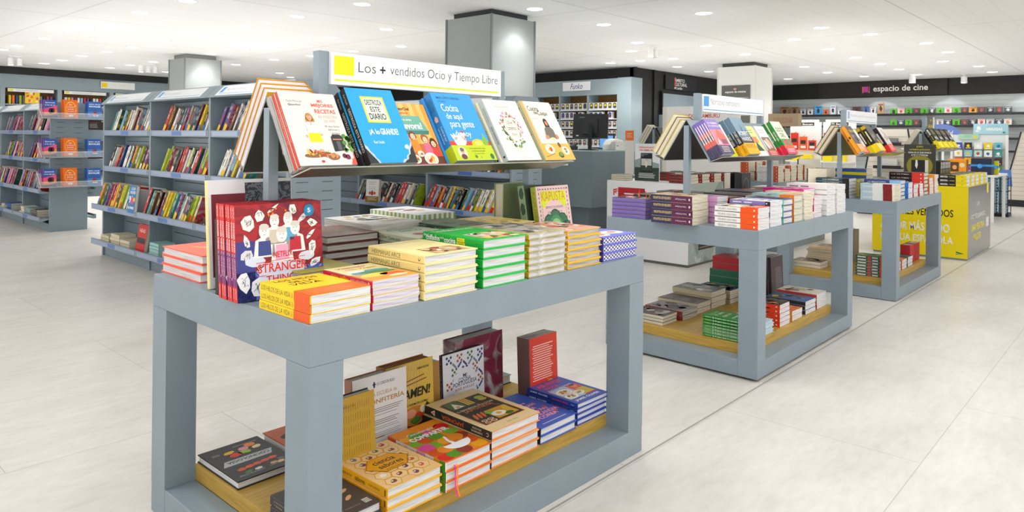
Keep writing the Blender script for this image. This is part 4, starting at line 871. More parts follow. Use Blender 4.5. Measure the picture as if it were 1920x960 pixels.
# overlapping circles
def art(a, w, h):
    a.rect(0, 0, w, h, '#e8741c', 0); cs_ = ['#e0281c', '#ee8e1e', '#e84a9c', '#5a9a28', '#f2a81c', '#d9541c', '#9a3a2a', '#7cae2c']
    for i in range(5):
        for j in range(6):
            x, y, r = .018 + i * .041, .02 + j * .045, .026
            a.ell(min(max(x, r), w - r), min(max(y, r), h - r), r, r * .9, cs_[(i * 3 + j * 5 + i * j) % 8], 1 + (i + j) % 3, n=20)
    a.fit('Ottolenghi', .035, h - .062, .10, .020, '#f7f0e4', 5, .02); a.fit('COMPARTIR', .020, h - .096, .150, .026, '#ffffff', 5, .06)
    a.ell(w * .60, h * .30, .050, .040, '#ffffff', 5, 0, 24, 180, 360); a.poly([(w * .52, h * .30), (w * .60, h * .30), (w * .57, h * .38), (w * .62, h * .50), (w * .59, h * .52), (w * .53, h * .40)], '#ffffff', 5)
def sp(a, L, t):
    a.rect(0, 0, L, t, '#f7efe6', 0); a.rect(0, 0, .04, t, '#d9541c', 1); a.rect(.135, 0, .04, t, '#f3a6c0', 1); a.rect(L - .05, 0, .025, t, '#f0a01c', 1); a.rect(L - .025, 0, .025, t, '#5a9a28', 1); a.rect(.075, 0, .02, t, '#f6d8c8', 1)
    a.fit('Ottolenghi', .048, t * .25, .075, t * .5, '#c8281c', 2, .02); a.fit('COMPARTIR', .135, t * .22, .085, t * .5, '#d0281c', 2, .04)
rb = MB()
for k, (dx, c) in enumerate(((0, '#e23a8a'), (.008, '#f0861c'))):
    m_ = mat(c, .4)
    pts = [(.030 + dx, -.001, .012), (.031 + dx, -.006, .008), (.028 + dx, -.009, -.02), (.024 + dx, -.014, -.05), (.030 + dx, -.018, -.075)]
    for p, q in zip(pts, pts[1:]): rb.add([p, (p[0] + .005, p[1] - .001, p[2]), (q[0] + .005, q[1] - .001, q[2]), q], [(0, 1, 2, 3)], m_)
BR = Book(.188, .262, .0285, '#e8741c', '#f7efe6', '#e8741c', PG, True, art, sp, ribbon=rb.mesh('ribbon_marker'))
BN = Book(.188, .262, .0285, '#e8741c', '#f7efe6', '#e8741c', PG, True, art, sp)
BR.rib.name = 'ribbon_marker'
z = stack(BN, 1.384, 1.497, LB, 2, 'cookbook with overlapping orange and pink circles, below the top copy', jit=.6)
stack(BR, 1.384, 1.499, z, 1, 'topmost cookbook with overlapping circles, a white pan and ribbon markers', jit=0)
# japanese manual
def art(a, w, h):
    a.rect(0, 0, w, h, '#ecd09a', 0); a.rect(.022, .045, w - .044, h - .09, '#e87a1c', 1); a.rect(.025, .048, w - .05, h - .096, '#36332a', 2)
    a.fit('EL GRAN MANUAL DE LA COCINA', .03, h * .57, w - .065, .012, '#ecd9ae', 3, .02); a.fit('JAPONESA', .045, h * .50, w - .095, .020, '#e8741c', 3, .02)
    a.rect(.034, h * .66, .06, .065, '#5a6a34', 3); a.poly([(.042, h * .67), (.086, h * .67), (.064, h * .67 + .045)], '#efe6cc', 4); a.ell(.064, h * .70, .007, .006, '#e86a3a', 5)
    for i in range(3): a.rect(.10 + i * .012, h * .66, .009, .06, '#e8b83a', 3)
    a.ell(w - .05, h * .76, .018, .014, '#a8b83a', 3); a.ell(w - .05, h * .70, .018, .012, '#c8ac3a', 3)
    a.rect(.095, .058, .095, .075, '#d9981c', 3)
    for i in range(7): a.line((.14 + i * .006, .07), (.17 + i * .003, .125), .002, '#f4cf4a', 4)
    a.ell(.125, .09, .028, .020, '#f5f0e0', 5, wob=.05); a.ell(.125, .09, .010, .009, '#f0b01c', 6); a.ell(.105, .115, .016, .013, '#8ab03a', 5); a.ell(.155, .07, .018, .011, '#4a6a2a', 5)
    for i in range(3): a.ell(.045 + i * .017, .115, .006, .022, '#e86a2a', 4, -20)
    for x, y in ((.045, .075), (.072, .075), (.045, .058), (.072, .058)): a.ell(x, y, .012, .008, '#ece2c8', 4); a.ell(x, y, .009, .006, '#b8602a', 5)
    a.line((w - .045, h * .45), (w - .10, h * .62), .003, '#e87a1c', 6); a.fit('CINCO TINTAS', w * .4, .018, .05, .007, '#8a7440', 1)
def sp(a, L, t):
    a.fit('JAPONESA', L - .19, t * .22, .105, t * .55, '#e8642a', 0, .01); a.fit('EL GRAN MANUAL', .040, t * .55, .050, t * .22, '#e8dcc0', 0, .02); a.fit('DE LA COCINA', .045, t * .2, .040, t * .22, '#e8dcc0', 0, .02); a.fit('C', .012, t * .3, .010, t * .42, '#e8dcc0', 0, .0)
    a.poly([(L - .05, t * .15), (L - .03, t * .5), (L - .05, t * .85)], '#efe6cc', 0); a.ell(L - .043, t * .5, .004, .004, '#e86a3a', 1)
B = Book(.226, .312, .0282, '#ecd09a', '#2c2a27', '#e87a1c', PG, True, art, sp, flip=True, edge='#ee9040')
stack(B, 1.576, 1.504, LB, 4, 'large beige and black hardback with egg cover, oak shelf', jit=.9)
# blue asian
def art(a, w, h):
    a.rect(0, 0, w, h, '#3f5ab4', 0)
    a.fit('UNA', .03, h - .045, .055, .028, '#f2f0ec', 1, .05); a.fit('GOURMET', .03, h - .07, .085, .020, '#f2f0ec', 1, .05)
    for i, (t, wd) in enumerate((('JAPÓN', .09), ('VIETNAM', .11), ('CHINA', .08), ('TAIWÁN', .105), ('TAILANDIA', .13), ('COREA', .095))): a.fit(t, .045 + i * .004, h - .098 - i * .026, wd, .021, '#f090b4', 1, .06); a.fit(t, .045 + i * .004, h - .098 - i * .026, wd, .021, '#f4a8c4', 2, .02)
    a.ell(.16, h * .42, .009, .008, '#e0522a', 3, wob=.2); a.ell(.165, h * .25, .009, .008, '#e0522a', 3, wob=.2); a.lines(.03, .018, .13, 1, .01, '#e8e8f0', 1, .003)
B = Book(.196, .276, .0262, '#3f5ab4', '#1d1d22', '#3f5ab4', PG, True, art, None)
stack(B, 1.812, 1.508, LB, 2, 'blue hardback with stacked pink lettering on the oak shelf', jit=.4)
def art(a, w, h):
    a.rect(0, 0, w, h, '#3e52a8', 0); a.fit('AIR FRYER', .020, h - .046, w - .045, .026, '#e5405c', 1, .05); a.fit('FÁCIL', .03, h - .074, .075, .022, '#e5405c', 1, .05); a.fit('PLATOS DELICIOSOS', .02, h - .092, w - .05, .009, '#eef0f8', 1, .01)
    a.rect(.014, .040, w - .03, .105, '#e0452f', 1); a.rect(.014, .04, .09, .105, '#a8c4d4', 2); plate(a, .055, .105, .036, 3); plate(a, .045, .062, .03, 3, ('#5f8f36', '#e08a2c', '#c8452a')); plate(a, .095, .07, .026, 6, ('#8a4a2a', '#e8c04a', '#6f9a3a'))
    a.ell(.135, .125, .013, .015, '#c79a74', 3); a.ell(.135, .136, .014, .008, '#3c2a20', 4); a.poly([(.105, .045), (.112, .10), (.158, .10), (.162, .045)], '#c8b43a', 4); a.fit('JAMIE OLIVER', .018, .012, w - .04, .018, '#eef0f8', 1, .03)
def sp(a, L, t): a.fit('JAMIE OLIVER', .015, t * .3, .085, t * .4, '#eef0f8', 0, .02); a.fit('AIR FRYER FÁCIL', .12, t * .3, .075, t * .38, '#e0345a', 0, .04); a.fit('Grijalbo', L - .03, t * .4, .016, t * .2, '#e8e8f0', 0)
B = Book(.178, .238, .0192, '#3e52a8', '#1f3f94', '#2446b0', PG, True, art, sp)
stack(B, 2.022, 1.514, LB, 4, 'blue air-fryer cookbook at the end of the oak shelf', jit=1.2)
# standing row
def art(a, w, h):
    for i in range(22):
        for j in range(7): a.rect(.012 + i * (w - .024) / 22, .02 + j * .032 + R.uniform(0, .006), .0012, .022, '#8a6a1c', 0)
    for i, ch in enumerate('JAPÓN'): a.fit(ch, .05, h - .085 - i * .036, .016, .024, '#3a3220', 1)
    a.fit('NANCY SINGLETON', .06, h - .03, .07, .006, '#7a6228', 1)
B = Book(.20, .256, .034, '#c29a2e', '#b58e28', '#2a2620', PGC, True, art, None)
lean(B, 1.105, 1.745, LB + .0008, 86, 'gold cookbook with vertical cutout lines, standing behind the honeycomb books')
def art(a, w, h):
    a.fit('LE CORDON BLEU', w - .118, h - .034, .07, .009, '#2f3a5c', 0, .01); a.ell(w - .128, h - .03, .004, .010, '#2f3a5c', 0); a.rect(w - .134, h - .031, .012, .004, '#2f3a5c', 0)
    a.fit('LA ESCUELA de', w - .14, h - .066, .10, .012, '#b98a2a', 0); a.fit('CONFITERÍA', w - .165, h - .090, .155, .018, '#b8861c', 0, .03)
    for k, (y, n) in enumerate(((.64, 3), (.56, 1), (.50, 3), (.42, 2), (.35, 3), (.22, 3))): a.lines(.03, h * y - .012, w - .05, n, .006, '#4a4a50' if k in (0, 2) else '#9a9aa0', 0, .0016)
    a.rect(.03, h * .25, .09, .004, '#b98a2a', 0)
B = Book(.212, .262, .040, '#ebe8e8', '#b07a60', '#9a6a50', PGC, True, art, None)
lean(B, 1.286, 1.842, LB + .0008, 87, 'white pastry cookbook with gold lettering, standing between the gold and ramen books')
def art(a, w, h):
    a.rect(0, 0, w, h, '#d9b544', 0); a.poly([(.0, 0), (w, 0), (w, .09), (w - .03, .12), (w - .05, .09), (w * .5, .05), (0, .06)], '#2a2620', 1)
    for i in range(9): a.line((.09 + i * .006, h - .005), (.075 + i * .007, .12), .0026, '#f0cf74', 2); a.line((.092 + i * .006, h - .005), (.077 + i * .007, .12), .0008, '#8a5a1c', 3)
    a.line((.02, h - .07), (w - .04, h - .05), .003, '#7a3a1c', 4); a.line((.02, h - .08), (w - .03, h - .064), .003, '#7a3a1c', 4)
    a.ell(.115, .075, .056, .042, '#5a2a1a', 4); a.ell(.115, .085, .05, .032, '#c8802a', 5); a.ell(.10, .095, .022, .014, '#e89a7a', 6); a.ell(.135, .08, .02, .014, '#c8452a', 6); a.ell(.12, .07, .02, .012, '#4f7a2e', 7, wob=.2); a.ell(.15, .1, .012, .012, '#f0e6c8', 7)
    a.fit('¡RAMEN!', .040, h - .125, w - .055, .038, '#1f1c18', 8, .05, .15); a.fit('EN FORMATO CÓMIC', .075, h - .142, .10, .009, '#1f1c18', 8, .02); a.fit('SARAH BECAN', w - .07, h - .03, .05, .008, '#4a3c1c', 8, .02)
B = Book(.200, .262, .052, '#d9b544', '#a8622a', '#a8622a', mat('#a0602c', .7), True, art, None)
lean(B, 1.428, 1.872, LB + .0008, 87, 'yellow comic cookbook with a ramen bowl, standing on the oak shelf')
B = Book(.05, .225, .07, '#b5823a', '#b5823a', None, PGC, False)
lean(B, 1.640, 1.93, LB + .0008, 88, 'narrow tan paperback standing between the ramen and tile-pattern books')
def art(a, w, h):
    a.rect(0, 0, w, h, '#e9e9ee', 0); s = .0125
    for i in range(-1, 5):
        for j in range(-1, 6):
            cx, cy = .03 + i * .052 + (.026 if j % 2 else 0), .03 + j * .046
            c = ['#4f6f4c', '#2f3f7a', '#a85a3a'][(i + j) % 3]
            if .016 < cx < w - .016 and .016 < cy < h - .016:
                for dx in (-1, 0, 1):
                    for dy in (-1, 0, 1):
                        if (dx + dy) % 2 == 0: x, y, q = cx + dx * .0095, cy + dy * .0095, .0062; a.poly([(x - q, y), (x, y - q), (x + q, y), (x, y + q)], c, 1)
                for sx_, sy_ in ((1, 1), (1, -1)):
                    a0, b0 = (cx + sx_ * .017, cy + sy_ * .014), (cx + sx_ * .034, cy + sy_ * .031)
                    if 0 < b0[0] < w - .004 and 0.004 < b0[1] < h - .004: a.line(a0, b0, .0075, '#35457f' if (i + j) % 2 else '#7d8894', 2)
    a.ell(w * .52, h * .50, .062, .058, '#e9e9ee', 3, n=24); a.fit('MI', w * .47, h * .60, .020, .013, '#35333c', 4, .02); a.fit('COCINA', w * .36, h * .54, .062, .014, '#35333c', 4, .02); a.fit('PORTUGUESA', w * .23, h * .48, .118, .015, '#35333c', 4, .02); a.fit('JOSÉ AVILLEZ', w * .27, h * .41, .098, .013, '#b0522f', 4, .02); a.lines(w * .28, h * .37, .09, 4, .007, '#35333c', 4, .0018)
def sp(a, L, t): a.fit('MI COCINA PORTUGUESA', .02, t * .3, .16, t * .4, '#a8a0b8', 0)
B = Book(.205, .236, .020, '#e9e9ee', '#3c2a3a', '#3c2a3a', mat('#8a8064', .7), True, art, sp)
lean(B, 1.708, 1.880, LB + .0008, 87, 'white cookbook with blue and green tile pattern standing on the oak shelf')
B = Book(.255, .262, .062, m_blots('crimson_print', ['#6e1c30', '#8c2444'], 7.0), '#5c1a28', '#5c1a28', PGG, True, None, None, film=True)
lean(B, 1.790, 1.952, LB + .0008, 88, 'crimson boxed book in crumpled plastic wrap, tallest on the oak shelf')
B = Book(.16, .20, .034, '#8f9490', '#2a2a2a', '#2a2a2a', PGG, True)
stack(B, 2.035, 1.985, LB, 1, 'grey book lying flat behind the crimson wrapped box', jit=0)
def art(a, w, h):
    a.lines(.018, h - .035, w - .045, 16, .0085, '#f5cfc0', 0, .0036); a.lines(.018, h - .180, w * .55, 3, .006, '#f0a890', 0, .0014)
    a.ell(w - .045, .062, .022, .018, '#f5a81c', 1); a.ell(w - .045, .066, .016, .009, '#e0452c', 2); a.line((w - .07, .095), (w - .05, .07), .002, '#f5a81c', 2); a.fit('ñ', .01, .01, .01, .01, '#3a1a14', 1)
B = Book(.165, .252, .062, '#dd3a22', '#7a5a54', '#2a2624', m_pages('pages_mixed', '#8a7486', '#c4c0a8', 160.0), False, art, None)
B.put(Mx((2.034, 1.802, LB + .0008), (1, 0, 0), (0, .05, 1)), 'red-orange book standing with coloured page edges, end of the oak shelf')

# ================================================================ SHELVED BOOKS
PAL = [('black', '#1d1c1f'), ('white', '#eceae6'), ('dark blue', '#28407c'), ('red', '#c4282a'), ('yellow', '#ecc81e'), ('teal', '#2f8f86'), ('orange', '#e8761e'), ('cream', '#e8dfc8'), ('light blue', '#7fb4d4'),
       ('dark green', '#2a5a40'), ('grey', '#8c8f92'), ('purple', '#6a4a8a'), ('maroon', '#6a2430'), ('pink', '#e08aa8'), ('brown', '#6a4a34'), ('lime', '#b4c832')]
HUES = {'pink': [0, 1, 11, 13, 3, 12, 2, 10, 13], 'mix': [0, 0, 1, 1, 2, 3, 3, 4, 5, 6, 7, 8, 9, 10, 11, 12, 14, 15, 0, 1], 'dark': [0, 0, 0, 1, 2, 3, 6, 7, 8, 10, 14, 4, 9]}
BAND = [None, None, None, None, '#d42a20', '#f0c414', '#f4f2ee', '#ef7a18', '#2b2b2e', '#2f6ab0']
def shelf_book(ci, w, h, t, k):
    nm, hx = PAL[ci]; bd = R.choice(BAND); lt = '#efece4' if nm not in ('white', 'cream', 'yellow', 'lime', 'light blue') else '#33343a'
    cov = m_blots(f'cover_print_{k % 14}', R.sample([c for _, c in PAL], 2) + [hx], R.uniform(4, 9)) if k < 14 else None
    COVS.append(cov) if cov else None
    front = R.choice(COVS) if R.random() < .3 else mat(hx)
    def spn(a, L, tt):
        if bd: a.rect(L * .72, 0, L * .28, tt, bd, 0)
        y = tt * .3
        y = tt * .4; a.rect(L * R.uniform(.06, .1), y, L * R.uniform(.10, .16), tt * .16, lt, 1); a.rect(L * .32, tt * R.uniform(.36, .42), L * R.uniform(.16, .30), tt * .2, R.choice([lt, lt, '#e8b41c', '#d43a2a']) if nm != 'red' else lt, 1)
        a.rect(L * .93, tt * .35, L * .025, tt * .3, lt, 2)
    return Book(w, h, t, front, hx, None, R.choice([PG, PGC, PGC]), False, None, spn, parts=False, name='shelved_book')
COVS = []; SBK = {}; kk = 0
for ci in range(len(PAL)):
    for v in range(5):
        SBK[ci, v] = shelf_book(ci, .120, R.uniform(.208, .246), R.choice([.022, .026, .030, .035, .042]), kk); kk += 1
TILT = rad(9)
ROWS = ('top shelf', 'second shelf', 'third shelf')
def shelf_row(X, y0, y1, z, d, hue, where, gap=0, lean_=22):
    """books upright on a shelf, spines facing d*X, running from y1 down to y0"""
    y = y1 - gap; n = 0; out = []
    while True:
        ci = R.choice(HUES[hue]); v = R.randrange(5); b = SBK[ci, v]
        L = rad(lean_ + R.uniform(-3, 3)); stepw = b.t / math.cos(L) + R.uniform(.005, .026)
        if y - stepw - b.h * math.sin(L) < y0: break
        rc = R.uniform(0, .022)
        c, s = math.cos(L), math.sin(L)
        sb, cb = math.sin(TILT), math.cos(TILT)
        M = Mx((X + rc * cb, y, z - rc * sb + b.t * s + .002), (cb, 0, -sb), (sb * c, -s, cb * c))
        b.put(M, f'{PAL[ci][0]} book, {words(n)} along, {where}', 'shelved book', 'books standing on the ' + where); n += 1; y -= stepw
G_A = 'the long bookshelf'; G_B = 'the parallel bookshelf'; G_C = 'the end-display bookshelf'
BAYN = ('near bay', 'middle bay', 'far bay', 'last bay')
for k in range(3):
    for lv, (z, fx) in enumerate(((1.165, .0), (.83, .0), (.48, .1))):
        shelf_row(2.456 - fx, 4.15 + k * 1.1 + (.03 if k else .5), 4.15 + (k + 1) * 1.1 - .03, z, -1, 'mix', f'{ROWS[lv]}, {BAYN[k]} of {G_A}', gap=(.12 if (k, lv) in ((1, 0), (1, 1)) else .02))
for k in range(3):
    for lv, (z, fx) in enumerate(((1.165, .0), (.83, .0), (.48, .1))):
        if lv == 0 or (lv == 1 and k > 0) or k == 2: continue
        shelf_row(4.586 - fx, 4.15 + k * 1.1 + .03, 4.15 + (k + 1) * 1.1 - .03, z, -1, 'dark', f'{ROWS[lv]}, {BAYN[k]} of {G_B}')
for k in range(2):
    for lv, (z, fx) in enumerate(((1.165, .0), (.83, .0), (.48, .1))):
        shelf_row(2.586 - fx, 9.6 + k * 1.1 + .03, 9.6 + (k + 1) * 1.1 - .03, z, -1, 'pink', f'{ROWS[lv]}, {BAYN[k]} of {G_C}', gap=.02)
# face-out books among the spines
def art(a, w, h):
    a.rect(0, 0, w, h, '#2a78b0', 0); a.fit('COLLEEN', w * .3, h * .85, w * .6, .022, '#f4f4f4', 1, .03); a.fit('HOOVER', w * .2, h * .70, w * .75, .026, '#f4f4f4', 1, .04); a.fit('9', w * .12, h * .36, .04, .06, '#f4f4f4', 1, .05); a.fit('DE', w * .48, h * .58, .02, .012, '#f4f4f4', 1, .03)
    a.ell(w * .62, h * .45, .04, .03, '#d8467a', 2, 20, wob=.2); a.ell(w * .85, h * .5, .02, .018, '#e8c81e', 3); a.fit('NOVIEMBRE', w * .06, h * .14, w * .85, .022, '#f4f4f4', 1, .03)
B = Book(.150, .228, .026, '#2a78b0', '#3a86bc', None, PG, False, art, None, name='shelved_book')
B.put(Mx((2.345, 6.535, .482), (0, -1, 0), (.10, 0, 1)), 'blue face-out novel with white lettering, third shelf, far bay of the long bookshelf', 'shelved book')
def art(a, w, h):
    a.rect(0, 0, w, h, '#f2f1ee', 0); a.rect(0, 0, w, h * .26, '#8a6a22', 1); a.lines(.02, h * .2, w - .04, 4, .009, '#e8dcc0', 2, .003); a.fit('ALMUDENA', w * .18, h * .85, w * .6, .012, '#c8b890', 1, .01); a.fit('BUENO', w * .25, h * .76, w * .45, .012, '#c8b890', 1, .01); a.lines(w * .2, h * .65, w * .6, 3, .014, '#a8a49a', 1, .003)
    a.ell(w * .35, h * .4, .02, .016, '#e8603a', 2); a.ell(w * .66, h * .4, .02, .016, '#e8603a', 2); a.poly([(w * .44, h * .3), (w * .56, h * .3), (w * .54, h * .45), (w * .46, h * .45)], '#2f4a78', 3); a.ell(w * .5, h * .47, .008, .01, '#3a2a24', 3)
B = Book(.150, .232, .045, '#f2f1ee', '#f2f1ee', None, PGC, False, art, None, name='shelved_book')
B.put(Mx((4.44, 6.02, .484), (.35, -.94, 0), (.08, .03, 1)), 'white face-out novel with gold band, third shelf of the parallel bookshelf', 'shelved book')
# stock lying on the bottom shelves
B = Book(.14, .21, .03, '#d8cdb0', '#d8cdb0', None, PGC, False, parts=False, name='stocked_book')
for (x, y, n, l) in ((2.375, 7.12, 2, 'cream paperback lying on the bottom shelf, far end of the long bookshelf'), (2.375, 6.86, 3, 'cream paperback lying on the bottom shelf beside the red upright book'), (2.375, 6.63, 2, 'cream paperback lying between bottom-shelf stacks and the red upright book')):
    stack(B, x, y, .156, n, l, jit=2)
B = Book(.15, .23, .03, '#c8241e', '#2f6a3a', None, PGC, False, lambda a, w, h: (a.rect(.01, h * .3, w - .02, h * .2, '#26262a', 0), a.fit('HEAD', .03, h * .7, w - .06, .03, '#e6c8b8', 0, .03)), None, name='stocked_book')
B.put(Mx((2.40, 6.50, .157), (.2, -1, 0), (.22, -.12, 1)), 'red book standing on the bottom shelf, far bay of the long bookshelf', 'stocked book')
B = Book(.13, .19, .026, '#8fb8b8', '#9cc8c6', None, m_pages('pages_aqua', '#8fb4b2', '#b4d4d0'), False, parts=False, name='stocked_book')
stack(B, 2.37, 6.00, .156, 4, 'pale aqua paperback lying on the bottom shelf, middle bay', jit=2)
B = Book(.14, .20, .03, '#d8d0bc', '#d8d0bc', None, PGC, False, parts=False, name='stocked_book')
stack(B, 2.37, 5.72, .156, 2, 'pale paperback lying beside the aqua ones on the bottom shelf', jit=3)
for i, (y, hx, n, nm) in enumerate(((10.95, '#2f5aa0', 3, 'blue'), (11.25, '#d8d0bc', 2, 'cream'), (10.35, '#e0d8c4', 3, 'ivory'), (10.08, '#7a9aa0', 3, 'grey-blue'), (9.82, '#55504e', 3, 'charcoal'))):
    B = Book(.15, .21, .028, hx, hx, None, PGC, False, parts=False, name='stocked_book'); stack(B, 2.49, y, .156, n, f'{nm} book lying on the bottom shelf of the end-display bookshelf', jit=5)
# --- clear end shelves of face-out books
def e1(a, w, h):
    a.rect(0, 0, w, h, '#2f58a8', 0); a.poly([(0, h * .1), (w, h * .25), (w, h * .7), (0, h * .5)], '#e8528a', 1); a.poly([(0, h * .1), (w, h * .2), (w, h * .45), (0, h * .3)], '#f08a3a', 2); a.ell(w * .5, h * .38, w * .16, h * .16, '#2a1a34', 3); a.ell(w * .68, h * .4, w * .14, h * .15, '#5a2a2a', 3)
    a.fit('Quemando', w * .1, h * .80, w * .75, h * .09, '#f4f2f6', 3, .03); a.fit('la luz del sol', w * .1, h * .68, w * .75, h * .07, '#f4f2f6', 3, .03); a.rect(0, 0, w, h * .12, '#2a2440', 3)
def e2(a, w, h):
    a.rect(0, 0, w, h, '#ee6f16', 0)
    for i in range(26): t = i / 26 * 6.28; a.ell(w * .5 + w * .36 * math.cos(t), h * .5 + h * .38 * math.sin(t), w * .05, h * .03, R.choice(['#f6b05a', '#f3e0c0', '#f0c23a']), 1, R.uniform(0, 180), 8)
    for i, (t, q) in enumerate((('En', .2), ('el último', .5), ('brindis', .45), ('lo mejor', .5))): a.fit(t, w * (.5 - q / 2), h * (.70 - i * .12), w * q, h * .07, '#faf0e0', 2, .02)
    a.rect(w * .35, h * .08, w * .3, h * .12, '#dfe4ea', 2)
def e3(a, w, h):
    a.rect(0, 0, w, h, '#2f62ae', 0); a.rect(0, 0, w, h * .4, '#4f86c4', 1); a.fit('MÁS QUE', w * .1, h * .8, w * .8, h * .08, '#eef2f8', 2, .04); a.fit('RIVALES', w * .1, h * .66, w * .8, h * .1, '#eef2f8', 2, .05); a.ell(w * .5, h * .3, w * .16, h * .12, '#a83030', 2, wob=.3); a.ell(w * .56, h * .18, w * .2, h * .05, '#e8eef6', 2)
EB = [Book(.130, .205, .03, '#2f58a8', '#b03a72', None, PGC, False, e1, None, name='display_book'), Book(.145, .215, .028, '#ee6f16', '#ee6f16', None, PGC, False, e2, None, name='display_book'), Book(.150, .205, .03, '#2f62ae', '#2f62ae', None, PGC, False, e3, None, name='display_book')]
NM = ('pink-and-blue sunset cover book', 'orange floral cover book', 'blue skating cover book'); LV = ('upper', 'middle', 'lower')
for lv, z in enumerate((1.325, .878, .532)):
    t = empty('acrylic_shelf', (2.76, 9.5, z), f'clear acrylic end shelf, {LV[lv]}, on the slotted grey end panel', 'display shelf')
    mb = MB(); mb.box(-.33, .33, -.09, .085, -.006, 0, mat('#b9c0c2', .2)); mb.obj('ledge', t); mb = MB(); mb.box(-.33, .33, -.094, -.09, -.006, .06, ACR); mb.box(-.334, -.33, -.09, .085, -.006, .16, ACR); mb.box(.33, .334, -.09, .085, -.006, .16, ACR); mb.obj('clear_front', t)
    mb = MB(); mb.rod((-.33, -.092, .06), (.33, -.092, .06), .002, WHITE); mb.rod((-.332, -.09, 0), (-.332, .08, .16), .002, WHITE); mb.obj('edge', t)
    for j, x in enumerate((2.455, 2.655, 2.905)):
        for q in range(3 if j == 0 else 2):
            EB[j].put(Mx((x - .012 * q, 9.455 + q * .0315, z + .001), (1, 0, 0), (0, .12, 1)), f'{NM[j]}, {("front", "second", "third")[q]} copy on the {LV[lv]} acrylic shelf', 'displayed book')
# --- black books on the aisle side beyond, slanted
BK = Book(.155, .235, .03, '#1d1c1f', '#e8e2d0', None, PGC, False, lambda a, w, h: (a.rect(.02, h * .35, w * .7, .006, '#8a1c20', 0), a.lines(.02, h * .28, w * .6, 5, .012, '#b8b4ac', 0, .003), a.ell(w * .7, h * .85, .03, .02, '#c8c8c4', 0, wob=.3)), None, name='display_book')
for lv, z in enumerate((1.20, .84, .52)):
    t = empty('side_ledge', (3.09, 9.75, z), f'short grey side ledge, {LV[lv]}, beyond the end-display bookshelf', 'display shelf'); MB().box(-.12, .12, -.02, .16, -.14, -.004, SHELF).obj('ledge', t, .002)
    for q in range(3): BK.put(Mx((3.0, 9.77 + q * .031, z), (1, -.0, 0), (0, .18, 1)), f'black paperback with pale text, {("front", "second", "third")[q]} on the {LV[lv]} side ledge', 'displayed book')

# ================================================================ MIDDLE TABLE
def banded(hx, band, txt=None, tc='#2a2a2e', p0=.62, t2=None):
    def f(a, L, t):
        if band: a.rect(L * p0, 0, L * (1 - p0), t, band, 0)
        if txt: a.fit(txt, L * .08, t * .3, L * (p0 - .16), t * .4, tc, 1, .01)
        else: a.rect(L * .08, t * .35, L * .22, t * .28, tc, 1); a.rect(L * .36, t * .35, L * .2, t * .28, tc, 1)
        if band: a.rect(L * .9, t * .35, L * .03, t * .3, '#f4efe6', 1)
    return f
def coverart(cols, title=None, tc='#ffffff', band=None):
    def f(a, w, h):
        a.rect(0, 0, w, h, cols[0], 0); scene_patches(a, .01, .02, w - .02, h - .04, cols, 14, 0, (.08, .22))
        if title: a.fit(title, w * .1, h * .74, w * .8, h * .1, tc, 4, .02)
        if band: a.rect(0, 0, w, h * .3, band, 4); a.lines(w * .12, h * .24, w * .76, 4, h * .05, '#f4e8dc', 5, h * .015)
    return f
def T2S(x0, y0, w, h, t, n, front, spine, pages, label, ca=None, sp_=None, rot=0, jit=1, flip=False, z=TH, name='novel', hard=False, mix=None):
    b = Book(w, h, t, front, spine, None, pages, hard, ca, sp_, flip=flip, name=name)
    return stack(b, x0, y0, z, n, label, rot=rot, jit=jit)
T2S(3.322, 1.428, .135, .222, .0262, 4, '#f2f0ec', '#f0efec', PG, 'white novel with orange band at the middle table\'s front corner', coverart(['#f0e8dc', '#e8a23a', '#2a2420', '#c8641c'], None, '#fff', '#f0560e'), banded('', '#f0560e', 'PIERRE LEMAITRE   GRANDES PROMESAS', '#a8a29c', .60))
T2S(3.49, 1.44, .150, .215, .0208, 6, '#ece9f2', '#8a78b8', PG, 'white and purple novel with black spine foot, middle table', coverart(['#f2f0f6', '#9a8ac8', '#e8e4f0', '#b8a8dc']), banded('', '#26242a', None, '#e8e4f0', .88), jit=1.5)
T2S(3.675, 1.445, .128, .20, .0315, 4, '#58508a', '#6fc8bc', PG, 'teal-spined hardback beside the purple-spined novels', coverart(['#58508a', '#c8405a', '#3a3468']), None, hard=True)
T2S(3.82, 1.445, .130, .232, .035, 4, '#a9cfc8', '#b4d4cc', PGC, 'aqua hardback with orange band on the middle table', coverart(['#a9cfc8', '#d8c89a', '#3a6a78', '#c8e0d8'], None, '#fff', '#f2881c'), banded('', '#f2881c', None, '#7a9a92', .66), hard=True)
T2S(3.955, 1.44, .140, .22, .0365, 4, '#f0e2c8', '#f0e8dc', PGC, 'thick cream novel beside the aqua hardbacks', coverart(['#f0d8b8', '#e8b88a', '#c86a4a']), banded('', None), jit=2)
z = T2S(4.11, 1.445, .125, .17, .024, 5, '#f0a8cc', '#e868b0', PG, 'small pink and coral paperback on the middle table', coverart(['#f0a8cc', '#f4c8d8', '#e04a3a']), banded('', '#d01f6a', None, '#f8dce8', .8), jit=3)
T2S(4.10, 1.50, .175, .235, .034, 1, '#e83aa0', '#e2148c', PG, 'magenta hardback with yellow title lying across the small pink paperbacks', coverart(['#e83aa0', '#f0c23a', '#b8a0a0', '#e86ac0']), banded('', None, 'HÉCTOR ABAD  NOVELA', '#f0b83a', .9), z=z)
T2S(4.285, 1.435, .150, .232, .0295, 6, '#efe9e2', '#f3f1ee', PG, 'white novel near the end of the middle table', coverart(['#efe9e2', '#f0b0a0', '#f4ece4', '#e8d040']), banded('', None, None, '#8a8a88'), jit=1.5)
